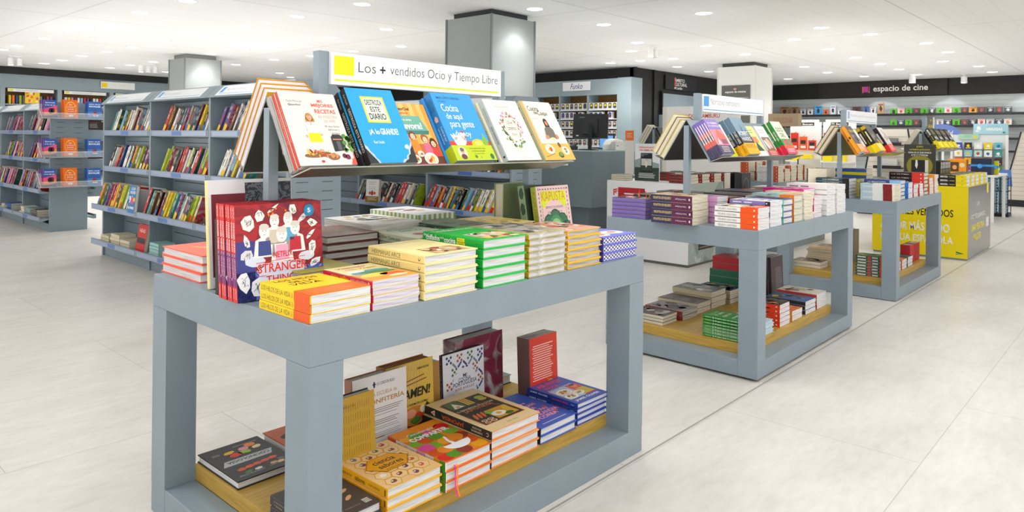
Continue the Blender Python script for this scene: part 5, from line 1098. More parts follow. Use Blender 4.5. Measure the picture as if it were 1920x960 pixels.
T2S(4.455, 1.432, .150, .225, .0282, 6, '#f1efec', '#f4f2ef', PG, 'white novel with dotted spine at the middle table\'s last corner', coverart(['#f4f2ee', '#e6e2da', '#d8d0c8']), lambda a, L, t: (a.ell(L - .02, t * .5, .006, t * .22, '#4a4440', 0), a.rect(.03, t * .4, .08, t * .2, '#8a8a88', 0)), jit=1)
T2S(3.262, 1.742, .172, .235, .0362, 4, '#c8b49a', '#2c2a5c', PGC, 'navy and maroon novel with gold spine lettering, overhanging the middle table', coverart(['#d8c8a8', '#8a5a4a', '#e8dcc0', '#3a3a5a', '#c8783a']),
    lambda a, L, t: (a.rect(0, 0, L * .5, t, '#5c1f48', 0), a.rect(L * .5, 0, L * .5, t, '#2a2a54', 0), a.rect(0, 0, L, .001, '#c8a85a', 1), a.fit('CUESTIÓN DE VOLUNTAD', L * .50, t * .28, L * .44, t * .44, '#e8c86a', 1, .03), a.fit('Susana Rodríguez', L * .14, t * .36, L * .26, t * .28, '#e8d8e0', 1), a.ell(L * .06, t * .5, .004, .006, '#f2e8ec', 1)), flip=True, jit=.4)
T2S(3.455, 1.705, .125, .20, .0268, 5, '#d8a8cc', '#cf96c6', PG, 'lilac novel behind the white and orange-banded novels', coverart(['#d8a8cc', '#4a3a5a', '#c888b8']), banded('', None, None, '#b878ac', .8), jit=.8)
T2S(3.325, 2.05, .150, .215, .0212, 5, '#8a3a4a', '#4a3a78', m_pages('pages_violet', '#6f62a0', '#8678b8'), 'paperback with violet-sprayed page edges at the middle table\'s back corner', coverart(['#5a2a3a', '#c88a8a', '#3a2440', '#b8b0c8']), None, rot=180, jit=.8)
T2S(3.60, 1.70, .19, .25, .0300, 4, '#3c5a58', '#2f5450', PGC, 'green and maroon thick novel behind the aqua hardbacks', coverart(['#5a7a78', '#8a8a9a', '#3a4a4a'], None, '#fff', '#7a1f24'), banded('', '#8a1a20', None, '#c8d0c8', .55), hard=True)
T2S(3.83, 1.72, .19, .25, .0310, 4, '#3c3438', '#2c2428', PGC, 'black novel with burgundy lettering behind the thick cream novels', coverart(['#3a3238', '#2a2428', '#6a2a3a', '#4a4248']), banded('', None, None, '#a83a3a', .8))
T2S(4.06, 1.76, .20, .26, .0320, 4, '#3a3e5c', '#2a2c44', PGC, 'indigo novel with glowing orange orb cover, behind the magenta book', lambda a, w, h: (a.rect(0, 0, w, h, '#363a5e', 0), a.ell(w * .62, h * .45, w * .26, w * .26, '#5a3a5a', 1), a.ell(w * .62, h * .45, w * .2, w * .2, '#a84a3a', 2), a.ell(w * .62, h * .45, w * .1, w * .1, '#e8964a', 3), a.fit('LUCERO', w * .1, h * .75, w * .5, h * .08, '#5a8a8a', 1)), None)
T2S(3.55, 2.02, .20, .25, .0280, 4, '#2c2826', '#1f1c1c', PGG, 'black book with flame-patterned edge behind the lilac novels', None, lambda a, L, t: scene_patches(a, 0, 0, L, t, ['#f06a1c', '#e8501c', '#f08a2c'], 9, 0, (.03, .14)), jit=2)
T2S(3.78, 2.03, .18, .23, .0300, 4, '#5a4a44', '#8a7a68', PGG, 'brown novel with worn pages behind the flame-edged book', coverart(['#5a4a44', '#c8b8a8', '#3a302c', '#b84a2a']), None, jit=3)
b = Book(.14, .215, .05, '#1c1a1e', '#1c1a1e', '#1c1a1e', PGC, True, lambda a, w, h: (a.ell(w * .5, h * .5, w * .36, h * .36, '#5a5254', 0), a.ell(w * .5, h * .5, w * .31, h * .31, '#1c1a1e', 1), a.fit('SOMBRA', w * .28, h * .46, w * .44, h * .07, '#a89c90', 2)), None, name='novel')
b.put(Mx((4.50, 2.10, TH + .001), (1, 0, 0), (0, 0, 1)), 'black ornate hardback standing upright behind the indigo orb novels', 'book')
b.put(Mx((4.62, 2.115, TH + .001), (-1, 0, 0), (0, 0, 1)), 'black hardback standing with cream pages outward, beside the ornate one', 'book')
T2S(4.30, 1.76, .18, .24, .0300, 4, '#6a2f34', '#3a2024', PGC, 'dark red novel beside the indigo orb novels', coverart(['#6a2f34', '#e8dcd0', '#a83a34', '#2a2428']), None, jit=2)
T2S(4.50, 1.74, .17, .235, .0330, 4, '#e8e4de', '#b8a88a', PGC, 'pale hardback with brown spine behind the last white novels', coverart(['#e8e4de', '#c8a07a', '#7a8a98']), None, jit=2)
# under it, on the oak board
T2S(3.430, 2.00, .150, .215, .0165, 3, '#4a4442', '#efeadf', PGC, 'black-covered paperback at the oak board\'s outer edge, middle table', coverart(['#4a4442', '#8a4a44', '#b8b4ae']), None, z=LB, jit=1.5, rot=180)
T2S(3.60, 1.975, .175, .24, .0260, 2, '#5a2c30', '#8a2c2a', PGG, 'red and black patterned box book, middle table\'s lower shelf', coverart(['#8a8084', '#5a4a4c', '#a83a3a', '#3a2c30']), lambda a, L, t: scene_patches(a, 0, 0, L, t, ['#a83a34', '#2a1a1c', '#c85a4a'], 16, 0, (.03, .1)), z=LB)
T2S(3.80, 1.99, .165, .26, .0300, 2, '#6a5c5c', '#cfc2a0', PGC, 'grey-covered paperback beside the patterned box books, lower shelf', coverart(['#6a5c5c', '#a8a09c', '#3a3438']), None, z=LB)
T2S(3.975, 1.99, .19, .26, .0330, 3, '#6a7068', '#c8bc98', PGC, 'thick tan-paged paperback on the middle table\'s lower shelf', coverart(['#7a8078', '#b8b0a4', '#e8e4dc', '#4a4c48']), None, z=LB, jit=1.5)
T2S(4.18, 1.97, .17, .235, .0270, 3, '#3a4a6a', '#c8bc98', PGC, 'blue-covered paperback stacked behind the tan-paged ones', coverart(['#3a4a6a', '#c8a08a', '#6a7a8a', '#e8c84a']), None, z=LB)
zz = T2S(4.33, 1.93, .19, .25, .0440, 4, '#3c4a44', '#1f6a4a', PGC, 'dark book with green spine, rear of the middle table\'s lower shelf', coverart(['#4a4a4c', '#8a6a5a', '#2a5a44']), None, z=LB)
T2S(4.345, 1.95, .16, .22, .0400, 2, '#c8242c', '#c41f28', PGG, 'red shrink-wrapped box set on top of the dark green-spined books', coverart(['#c8242c', '#6a4a4c', '#e8dcd4']), None, z=zz)
def sp7(a, L, t): a.fit('FEDERICO', L * .05, t * .3, L * .16, t * .4, '#b8d84a', 0, .01); a.fit('2', L * .24, t * .2, L * .03, t * .6, '#f2f0ea', 0, .04); a.fit('El gato que no quería ser', L * .30, t * .25, L * .62, t * .5, '#f0e6b8', 0, .03)
T2S(3.415, 1.530, .15, .225, .0150, 7, '#2f8a48', '#2a8a44', PG, 'green paperback with cream lettering, middle table\'s lower shelf', lambda a, w, h: (a.fit('El gato', w * .2, h * .7, w * .6, h * .1, '#f0e6b8', 0, .03), a.fit('que no', w * .2, h * .5, w * .6, h * .1, '#f0e6b8', 0, .03), a.fit('quería', w * .2, h * .3, w * .6, h * .1, '#f0e6b8', 0, .03), a.lines(.02, h * .9, w * .7, 2, .014, '#b8d84a', 0, .004)), sp7, z=LB, jit=.6)
T2S(3.60, 1.520, .15, .20, .0160, 4, '#a8d0dc', '#cfe4ea', PG, 'pale blue paperback behind the middle table\'s front leg', coverart(['#cfe4ea', '#d83a3a', '#f2f2f0']), None, z=LB, hard=True)
T2S(3.85, 1.528, .140, .215, .0238, 5, '#d8401c', '#dc3c14', PG, 'orange-red thriller with white spine title on the lower shelf', coverart(['#3a2a24', '#e86a1c', '#c83a1c', '#8a4a2a'], 'MURDER', '#e8e0d0'), banded('', '#dc3c14', 'DAISY HOPE', '#f4e4d8', .75), z=LB)
T2S(4.035, 1.532, .15, .14, .0270, 2, '#e8a02a', '#f09a1c', PG, 'small yellow-orange paperback between the thrillers and black novels', coverart(['#e8762a', '#f0c23a', '#c8452a', '#8a5a2a']), None, z=LB)
T2S(4.235, 1.532, .165, .235, .0250, 3, '#3a4a5a', '#26282c', PG, 'black-spined novel with blue and yellow cover, lower shelf', coverart(['#2f5a9a', '#d8b83a', '#4a4a48', '#26282c']), banded('', None, None, '#c8c4b0', .9), z=LB)
T2S(4.43, 1.535, .165, .24, .0285, 3, '#e2d6c0', '#c83a2a', PG, 'cream novel with red spine at the lower shelf\'s end', coverart(['#e6dcc8', '#b84a5a', '#c8b88a', '#6a3a5a']), None, z=LB)
b = Book(.185, .262, .024, '#4f3a40', '#3c2a30', None, PGG, False, lambda a, w, h: a.lines(.06, h * .72, w * .55, 16, .009, '#a8989a', 0, .0022), None, name='novel')
for i in range(3): b.put(Mx((4.50, 1.86 + i * .026, LB + .001), (1, 0, 0), (0, .04, 1)), ('dark plum album standing on the middle table\'s lower shelf, front', 'dark plum album, second of three standing on the lower shelf', 'dark plum album, rearmost of three standing on the lower shelf')[i], 'book')
# leaning books of the middle rack
def rk(x, w, h, t, k, front, spine, label, ca=None, sp_=None, pages=PG):
    b = Book(w, h, t, front, spine, None, pages, False, ca, sp_, name='novel'); onrack(b, x, k, label)
def cr(a, w, h):
    a.rect(0, 0, w, h, '#8a78c0', 0); a.rect(0, h * .2, w, h * .5, '#e08a9a', 1); a.poly([(w * .2, h * .45), (w * .55, h * .72), (w, h * .5), (w, h * .3), (w * .1, h * .3)], '#d8685a', 2); a.poly([(w * .15, h * .28), (w * .3, h * .48), (w * .45, h * .28)], '#f0c4d0', 3); a.rect(w * .5, h * .28, w * .4, h * .14, '#8a4a6a', 3)
    a.fit('EL CRIMEN', w * .15, h * .86, w * .7, h * .05, '#f4ecf4', 3, .03); a.fit('DEL CREPÚSCULO', w * .1, h * .78, w * .85, h * .05, '#f4ecf4', 3, .03); a.rect(0, 0, w, h * .25, '#4a4468', 4); a.lines(w * .2, h * .2, w * .6, 4, h * .045, '#e8dcc8', 5, h * .014)
def crs(a, L, t): a.rect(0, 0, L * .34, t, '#7a68b4', 0); a.rect(L * .34, 0, L * .38, t, '#d8685a', 0); a.rect(L * .45, 0, L * .1, t, '#2f6a68', 1); a.rect(L * .72, 0, L * .28, t, '#46405e', 0); a.rect(L * .1, t * .3, L * .5, t * .4, '#f0dce4', 2)
for i in range(5): rk(3.424 - .002 * i, .142, .212, .0128, .0134 * (4 - i), '#8a78c0', '#d8685a', ('purple and coral mystery novel, front copy on the middle rack', 'second purple-topped mystery novel on the middle rack', 'third purple-topped mystery novel on the middle rack', 'fourth purple-topped mystery novel on the middle rack', 'rearmost purple-topped mystery novel on the middle rack')[i], cr, crs)
rk(3.565, .135, .214, .02, .0, '#f3f1ee', '#f3f1ee', 'white novel with lime and orange blocks, beside the mystery novels', lambda a, w, h: (a.rect(0, 0, w, h, '#f3f1ee', 0), a.lines(w * .2, h * .9, w * .6, 4, h * .07, '#e0a08a', 1, h * .02), a.rect(w * .18, h * .25, w * .26, h * .42, '#cdd800', 1), a.rect(w * .5, h * .25, w * .3, h * .48, '#f08a1c', 2), a.ell(w * .6, h * .5, w * .1, h * .12, '#6a3a1c', 3, 30), a.rect(0, 0, w, h * .26, '#d8e010', 3)))
def rh(a, w, h):
    a.rect(0, 0, w, h, '#7a98ac', 0); a.poly([(0, h * .4), (w * .2, h * .62), (w * .4, h * .55), (w * .55, h * .85), (w * .62, h * .55), (w * .8, h * .7), (w, h * .5), (w, 0), (0, 0)], '#4a6a84', 1); a.rect(0, 0, w, h * .46, '#2a3440', 2); a.rect(0, 0, w, h * .30, '#ecb01c', 4)
    a.fit('ROBERT', w * .1, h * .50, w * .78, h * .12, '#f2f0ec', 3, .02); a.fit('HARRIS', w * .1, h * .35, w * .78, h * .12, '#f2f0ec', 3, .02); a.fit('PRECIPICIO', w * .1, h * .16, w * .8, h * .1, '#8a6414', 5, .01)
def rhs(a, L, t): a.rect(0, 0, L * .38, t, '#6a8496', 0); a.rect(L * .38, 0, L * .34, t, '#20262c', 0); a.rect(L * .72, 0, L * .28, t, '#ecb01c', 0); a.fit('ROBERT HARRIS', L * .38, t * .25, L * .3, t * .5, '#e8e4dc', 1, .02); a.fit('PRECIPICIO', L * .74, t * .3, L * .2, t * .4, '#5a4410', 1)
rk(3.755, .148, .236, .030, .031, '#4a6a84', '#20262c', 'grey-blue thriller with yellow foot, front copy on the middle rack', rh, rhs)
rk(3.735, .148, .236, .030, .0, '#4a6a84', '#20262c', 'grey-blue thriller with yellow foot, copy behind the front one', rh, rhs)
rk(3.905, .12, .21, .014, .0, '#f2ddb0', '#e8e0c8', 'cream and orange novel mostly hidden beside the thriller', coverart(['#f2ddb0', '#f0762a']))
rk(3.975, .130, .212, .02, .0, '#d8e28a', '#e8ecc0', 'lime novel with dark green figure on the middle rack', lambda a, w, h: (a.rect(0, 0, w, h, '#d6e48a', 0), a.rect(w * .1, h * .45, w * .7, h * .2, '#f08a5a', 1), a.poly([(w * .2, h * .2), (w * .5, h * .5), (w * .7, h * .35), (w * .9, h * .2)], '#1f4a34', 2), a.rect(0, 0, w, h * .18, '#f3f1ee', 3), a.lines(w * .15, h * .85, w * .6, 2, h * .07, '#7a9a3a', 1, h * .02)))
rk(4.135, .135, .214, .02, .0, '#f1efee', '#f1efee', 'white novel with brown portrait photo and red band', lambda a, w, h: (a.rect(0, 0, w, h, '#f1efee', 0), a.lines(w * .15, h * .86, w * .7, 2, h * .08, '#d8a098', 1, h * .02), a.rect(w * .08, h * .22, w * .84, h * .42, '#8a6a58', 1), a.ell(w * .58, h * .44, w * .2, h * .17, '#d8b8a0', 2, 20), a.ell(w * .3, h * .4, w * .12, h * .16, '#d8dade', 2, 25), a.rect(0, 0, w, h * .22, '#c8341c', 3), a.lines(w * .1, h * .17, w * .75, 3, h * .05, '#f0dcd4', 4, h * .018)))
def gg(a, w, h):
    a.rect(0, 0, w, h, '#f0ecd0', 0); a.fit('GOOD', w * .14, h * .68, w * .7, h * .13, '#2f7a3a', 1, .04); a.fit('GIRL', w * .26, h * .51, w * .5, h * .13, '#2f7a3a', 1, .04); a.rect(0, 0, w, h * .46, '#3f9a4a', 1); a.ell(w * .55, h * .34, w * .3, h * .1, '#e83a6a', 2, wob=.1); a.ell(w * .6, h * .34, w * .12, h * .06, '#3f9a4a', 3); a.rect(0, 0, w, h * .26, '#e03a5a', 4); a.rect(0, h * .18, w, h * .08, '#f0642a', 5); a.lines(w * .15, h * .14, w * .7, 3, h * .04, '#f8dce0', 5, h * .016)
def ggs(a, L, t): a.rect(L * .72, 0, L * .28, t, '#d8244a', 0); a.fit('GOOD GIRL', L * .3, t * .3, L * .28, t * .4, '#e8f0dc', 1, .02)
rk(4.325, .148, .232, .026, .027, '#f0ecd0', '#2a8a3c', 'cream and green novel with bold green title, front copy on rack end', gg, ggs)
rk(4.305, .148, .232, .026, .0, '#f0ecd0', '#2a8a3c', 'green-spined novel behind the bold green-titled one', gg, ggs)
for i, (k, f, l) in enumerate(((0, '#e2d23a', 'yellow-covered book lying on the middle rack\'s back slope, inner'), (.027, '#6a2a4a', 'cream-paged book on the middle rack\'s back slope, middle'), (.054, '#e6d83c', 'yellow-covered book on the middle rack\'s back slope, outermost'))):
    b = Book(.15, .235, .026, f, f, f, PGC, True, None, None, name='novel', ct=.0014); onrack(b, 3.405, k, l, face=1)

# ================================================================ THIRD TABLE
T2S(5.712, 1.436, .150, .235, .0405, 3, '#c8d4da', '#9fb8c4', PGC, 'thick pale blue hardback with dark red end, third table\'s front corner', coverart(['#d8dee0', '#b8c8d0', '#e8e4dc']), lambda a, L, t: (a.rect(0, 0, L, t, '#a8bec8', 0), a.rect(L * .35, 0, L * .3, t, '#d8dcd8', 1), a.rect(L * .66, 0, L * .26, t, '#7c1a18', 2), a.rect(L * .92, 0, L * .08, t, '#e8e0d4', 2), a.fit('RUTA NORTE', L * .08, t * .3, L * .3, t * .35, '#eef0f0', 3, .01)))
T2S(5.90, 1.445, .14, .255, .0285, 5, '#3a5a9a', '#8cc4e6', PG, 'light blue-spined hardback with dark blue cover on the third table', coverart(['#3a5a9a', '#2a3a6a', '#8ab0d8']), lambda a, L, t: (a.rect(0, 0, L * .7, t, '#2f4a84', 0), a.fit('LA MONTAÑA', L * .1, t * .3, L * .5, t * .4, '#e8eef4', 1, .01)), hard=True)
T2S(6.10, 1.442, .13, .215, .0400, 3, '#4a8ad0', '#2f7cd0', PG, 'bright blue-spined novel on the third table', coverart(['#4a8ad0', '#8ab8e0', '#f0f0ee']), None)
T2S(6.27, 1.445, .14, .215, .0330, 3, '#d82f3c', '#d02838', PG, 'crimson-covered novel on the third table', coverart(['#d83f4c', '#a82838', '#e8707a']), None, jit=2)
T2S(6.44, 1.440, .13, .20, .0240, 4, '#f0ece6', '#e8402c', PG, 'white paperback with red spine foot on the third table', coverart(['#f0ece6', '#e86a4a']), banded('', '#d83a2c', None), jit=2)
T2S(6.59, 1.442, .15, .26, .0300, 6, '#3a2a2a', '#2e2020', PGC, 'dark brown and red thriller, tallest front stack of the third table', coverart(['#4a3a3a', '#b8a8a0', '#2e2020']), banded('', '#d8342a', 'LA ÚLTIMA', '#d8d0c8', .66), hard=True)
T2S(6.76, 1.440, .14, .215, .0265, 5, '#f0761c', '#3a3a3c', PG, 'orange and charcoal novel near the third table\'s end', coverart(['#f0761c', '#f09a3c', '#3a3a3c']), banded('', '#f0761c', None))
T2S(6.93, 1.438, .14, .225, .0310, 5, '#f4a81c', '#f09a14', PG, 'yellow-orange novel at the third table\'s far corner', coverart(['#f4b83c', '#f0861c', '#f4e0b0']), None, jit=2)
T2S(5.74, 1.76, .17, .245, .0245, 6, '#23282c', '#1c4248', PG, 'black and teal novel behind the thick pale blue hardbacks', coverart(['#2c2e32', '#8a8a8c', '#a83434', '#dcdcdc']), lambda a, L, t: (a.fit('LOS NOMBRES', L * .2, t * .3, L * .5, t * .4, '#e8e8e8', 0, .02), a.rect(L * .8, 0, L * .2, t, '#1a1a1c', 0)))
T2S(5.93, 1.74, .12, .20, .0280, 5, '#c8c060', '#d4cc6a', PGC, 'olive-yellow-spined paperback behind the light blue hardbacks', coverart(['#c8c060', '#3a3a2a']), banded('', None, None, '#2a2a22'))
zz = T2S(6.20, 1.75, .17, .24, .0360, 3, '#3a62a8', '#2f5498', PGC, 'blue and yellow block novel under the third rack, lower stack', coverart(['#3a62a8', '#e8d41c', '#2f5498']), banded('', '#f0e014', None, '#c8d4e8'))
T2S(6.23, 1.78, .17, .24, .0500, 2, '#3a62a8', '#3a5fa6', PGC, 'thick blue and yellow novel piled on the other blue ones', coverart(['#3a62a8', '#e8d41c', '#2f5498']), lambda a, L, t: a.rect(0, 0, L, t * .45, '#f0e014', 0), z=zz)
b = Book(.14, .215, .045, '#e8e0c8', '#2a2a2c', '#2a2a2c', PGC, False, None, None, name='novel')
for i in range(3): b.put(Mx((5.80 + i * .10, 2.10, TH + .001), (.5, -.86, 0), (0, 0, 1)), ('black-spined book standing at the third table\'s back, beside the post', 'second black-spined book standing at the third table\'s back', 'third black-spined book standing at the third table\'s back')[i], 'book')
T2S(6.55, 1.80, .17, .24, .0300, 4, '#b8a88a', '#c8b890', PGC, 'tan paperback behind the dark brown thrillers', coverart(['#c8b89a', '#8a7a5a', '#e8dcc0']), None, jit=3)
T2S(6.80, 1.78, .17, .24, .0310, 4, '#4a4a50', '#d8d4cc', PGC, 'grey novel behind the orange and charcoal ones', coverart(['#5a5a60', '#a8a8ac', '#d8c83a']), None, jit=3)
# lower shelf of the third table
T2S(5.84, 2.00, .17, .22, .0260, 2, '#6a5a4c', '#e8dcb8', PGC, 'cream-paged paperback on the third table\'s lower shelf', coverart(['#6a5a4c', '#c8a878']), None, z=LB, rot=180)
T2S(6.02, 2.0, .15, .21, .0130, 12, '#e8a83c', '#f0b44a', PGC, 'thin amber-edged paperback, tall pile on the third lower shelf', None, banded('', '#f4e8d0', None), z=LB, jit=2) if False else None
b = Book(.15, .22, .0150, '#e8a83c', '#eeb44c', None, PGC, False, None, lambda a, L, t: a.rect(L * .45, 0, L * .28, t, '#f2ead8', 0), name='novel')
stack(b, 6.05, 1.96, LB, 9, rot=180, label='thin amber paperback in a pile on the third lower shelf', jit=4)
T2S(5.80, 1.525, .15, .20, .0215, 7, '#3a6a3a', '#2c4a34', PG, 'green and black novel with busy spine, third table\'s lower shelf', coverart(['#6a9a4a', '#c8c040', '#3a6a3a']), lambda a, L, t: (a.rect(L * .06, t * .3, L * .3, t * .4, '#dce4d8', 0), a.rect(L * .42, t * .15, L * .12, t * .6, '#c83a3a', 0), a.rect(L * .58, t * .3, L * .2, t * .4, '#d8dcd0', 0), a.rect(L * .85, 0, L * .15, t, '#e8503a', 1)), z=LB)
T2S(6.13, 1.528, .13, .19, .0240, 3, '#4a3a30', '#2c2622', PG, 'dark-spined paperback with white pages, third lower shelf', coverart(['#4a3a30', '#8a7a3a']), None, z=LB)
T2S(6.30, 1.528, .14, .20, .0250, 3, '#e8761c', '#e87a24', PG, 'orange-topped paperback, third table\'s lower shelf', coverart(['#e8761c', '#f0a04a']), None, z=LB)
T2S(6.47, 1.528, .15, .21, .0260, 3, '#4a443c', '#3a3830', PG, 'brown picture-cover novel beside the orange-topped ones', coverart(['#5a5448', '#8a7a5a', '#c8a83a']), None, z=LB)
b = Book(.15, .145, .075, '#c0242a', '#c0242a', '#a01c24', PGG, True, None, None, name='novel'); 
for i in range(2): b.put(Mx((6.70 + .16 * i, 1.64, LB + .001), (1, 0, 0), (0, 0, 1)), ('red box set standing on the third lower shelf, inner', 'red box set standing at the third lower shelf\'s end')[i], 'book')
b = Book(.14, .26, .040, '#8a7a62', '#7c6e5a', None, PGC, False, None, lambda a, L, t: (a.rect(L * .12, t * .2, L * .14, t * .6, '#2c2a28', 0), a.rect(L * .4, t * .4, L * .4, t * .2, '#b8a88a', 0)), name='novel')
for i in range(3): b.put(Mx((6.45, 2.06 - i * .042, LB + .001), (1, 0, 0), (0, 0, 1)), ('taupe book standing spine-out on the third lower shelf, first', 'taupe book standing spine-out on the third lower shelf, second', 'taupe book standing spine-out on the third lower shelf, third')[i], 'book')
T2S(6.20, 2.02, .15, .13, .034, 4, '#6a4a3a', '#c8a888', PGC, 'tan-paged paperback piled beside the standing taupe books', coverart(['#6a4a3a', '#c8b090']), None, z=LB, jit=2)
# leaning books of the third rack
for i in range(2): rk(5.70 + i * .06 - .02, .14, .225, .032, .033 * (1 - i), '#f09a14', '#f09a14', ('orange-yellow spined book leaning at the third rack\'s near end', 'second orange-yellow spined book leaning on the third rack')[i], coverart(['#4a4a4c', '#8a8a8a', '#2c2c2e'], 'CRIMEN', '#e8c03a', '#f09a14'), lambda a, L, t: a.rect(L * .4, t * .3, L * .08, t * .4, '#3a2a10', 0))
rk(5.93, .13, .225, .02, 0, '#eceae8', '#dcd8d4', 'white and grey figure-cover novel on the third rack', coverart(['#eceae8', '#b8b4b0', '#8a8684'], None, '#fff', '#d8303a'))
for i in range(2): rk(6.12 + i * .03, .15, .235, .036, .037 * i, '#c8a81c', '#2a241a', ('black and gold thriller, rear copy on the third rack', 'black and gold thriller, front copy on the third rack')[i], coverart(['#3a3428', '#c8a81c', '#2a241a', '#8a8474'], None, '#fff', '#f0d414'), lambda a, L, t: (a.rect(L * .7, 0, L * .3, t, '#f0d414', 0), a.rect(0, 0, L * .12, t, '#c8a81c', 0), a.rect(L * .2, t * .35, L * .4, t * .3, '#e8dcc0', 0)))
rk(6.37, .14, .225, .02, 0, '#ee5a22', '#ee5a22', 'orange and white illustrated novel on the third rack', coverart(['#ee5a22', '#f4f0ec', '#8a98a4']))
rk(6.56, .15, .238, .05, 0, '#e8e2e0', '#241f20', 'white novel with black spine and red foot, third rack\'s end', coverart(['#e8e2e0', '#d8ccc8', '#b8a8a4'], None, '#fff', '#e8302c'), lambda a, L, t: (a.rect(L * .7, 0, L * .3, t, '#e8302c', 0), a.rect(L * .2, t * .35, L * .4, t * .25, '#d8d4d0', 0)))
for i in range(2):
    b = Book(.15, .24, .03, '#2a2a2a', '#2a2a2a', '#e8a83c', PGC, True, name='novel'); onrack(b, 5.80, .032 * i, ('cream-paged black book on the third rack\'s back slope, inner', 'cream-paged black book on the third rack\'s back slope, outer')[i], face=1)

# ================================================================ YELLOW PROMOTIONAL BOX
YEL = mat('#f6de00', .4); SG = mat('#9a9b9a', .22, .85)
t = empty('promotional_box', (8.17, 1.405, 0), 'large yellow cardboard promotional box with black and white slogan, silver side', 'display box')
mb = MB(); mb.box(0, 1.22, 0, .865, .02, .722, YEL); mb.poly([(0.002, -.0008, .02), (1.22, -.0008, .02), (1.22, -.0008, .722), (.002, -.0008, .722)], SG)
a = Art(mb, (0, .865, 0), (0, -1, 0), (0, 0, 1))
a.fit('EJEMPLARES VENDIDOS', .04, .395, .70, .095, '#1d1c10', 0, .03); a.fit('AUTOR MÁS LEÍDO', .08, .262, .63, .105, '#f3f1ea', 0, .04); a.fit('LENGUA ESPAÑOLA', .08, .150, .66, .088, '#f3f1ea', 0, .04); a.poly([(.765, .085), (.765, .055), (.835, .068)], '#0f6a3c', 0); a.poly([(.765, .07), (.80, .066), (.765, .064)], '#ffffff', 1)
a = Art(mb, (0, -.001, 0), (1, 0, 0), (0, 0, 1)); a.fit('JUAN', .42, .50, .16, .06, '#e8e8e4', 0, .01); a.fit('GÓMEZ-JURADO', .14, .38, .75, .07, '#e8e8e4', 0, .01)
a.fit('UNA MENTIRA', .16, .27, .68, .07, '#f0dc1c', 0, .05); a.fit('MALDITA', .28, .17, .4, .07, '#f0dc1c', 0, .05); a.rect(.95, .26, .16, .1, '#e0e0dc', 0); a.rect(.98, .62, .1, .1, '#f0dc1c', 0)
mb.obj('printed_carton', t, .002); MB().box(.01, 1.21, .01, .855, 0, .02, mat('#8f9a9e')).obj('base', t)
def by(a, w, h): a.rect(0, 0, w, h, '#2e2e2c', 0); a.lines(w * .15, h * .85, w * .7, 3, h * .07, '#c8b82a', 1, h * .02); a.fit('MENTIRA', w * .12, h * .42, w * .76, h * .14, '#ecebe6', 1, .05); a.rect(0, 0, w, h * .3, '#f2e010', 2)
def bys(a, L, t): a.rect(L * .62, 0, L * .38, t, '#f2e010', 0); a.fit('MENTIRA', L * .05, t * .25, L * .28, t * .5, '#ecebe6', 0, .06); a.rect(L * .38, t * .4, L * .2, t * .15, '#c8b82a', 0); a.ell(L * .85, t * .5, L * .015, t * .12, '#3a3a1a', 1)
YB = Book(.160, .235, .0370, '#2e2e2c', '#2a2a28', None, PG, False, by, bys, name='thriller', edge=None)
for k, x in enumerate((8.185, 8.42, 8.66, 8.92, 9.17)): stack(YB, x, 1.425, .723, 3, 'black and yellow thriller, ' + ('corner', 'second', 'third', 'fourth', 'last')[k] + ' pile along the yellow box', jit=1)
for i in range(6): YB.put(Mx((8.55 + i * .075, 1.72, .724), (.25, .96, 0), (0, 0, 1)), f'black thriller standing on the yellow box behind the piles, {words(i)} from the poster', 'book')
def sg4(a, w): a.rect(-.01, -.12, w + .02, .24, '#4a4838', 0); a.fit('JUAN', w * .35, .05, w * .2, .035, '#d8c41c', 1, .03); a.fit('GÓMEZ-JURADO', w * .1, -.02, w * .7, .05, '#d8c41c', 1, .03); a.rect(w * .74, -.09, w * .22, .2, '#d8d8d4', 1)
aframe(8.50, 9.40, 1.90, 'A-shaped rack with a dark author sign on the yellow box', sg4, (8.72, 9.05), z0=.723, zb=.02)
def onrack2(b, x, k, label, yc, zb, face=-1):
    yb, zbb = yc - .133 - .004 * .849 * 1.3, 1.042 + zb + .004 * .528 + .001; off = k + .002; up_ = .0012; y = yb - off * s_ + up_ * c_; z = zbb + off * c_ + up_ * s_
    M = Mx((x, y, z), (1, 0, 0), (0, c_, s_)) if face < 0 else Mx((x + b.w, 2 * yc - y, z), (-1, 0, 0), (0, -c_, s_)); return b.put(M, label, 'book')
for i, x in enumerate((8.46, 8.56, 8.68, 8.80, 8.92, 9.04, 9.16)): onrack2(YB, x, .038 * (1 - i % 2), f'black and yellow thriller leaning on the promotional rack, {words(i)} along', 1.90, .02)
onrack2(Book(.17, .24, .05, '#2a2a28', '#2a2a28', '#2a2a28', PGC, False, name='thriller'), 8.52, 0, 'black book with cream pages on the promotional rack\'s back slope', 1.90, .02, 1)
s = empty('standing_poster', (8.25, 1.85, .724), 'dark standing poster with yellow glow and book picture on the yellow box', 'poster')
mb = MB(); mb.box(0, .012, -.145, .145, 0, .41, mat('#3a3a30')); a = Art(mb, (0, .145, 0), (0, -1, 0), (0, 0, 1)); a.fit('JUAN', .115, .375, .06, .02, '#d8c41c', 0, .03); a.fit('GÓMEZ-JURADO', .05, .345, .19, .022, '#d8c41c', 0, .03); a.fit('NADA ES LO QUE PARECE', .04, .315, .21, .02, '#eeeeea', 0, .03); a.fit('SI TE LO CUENTAN', .07, .29, .15, .018, '#eeeeea', 0, .03)
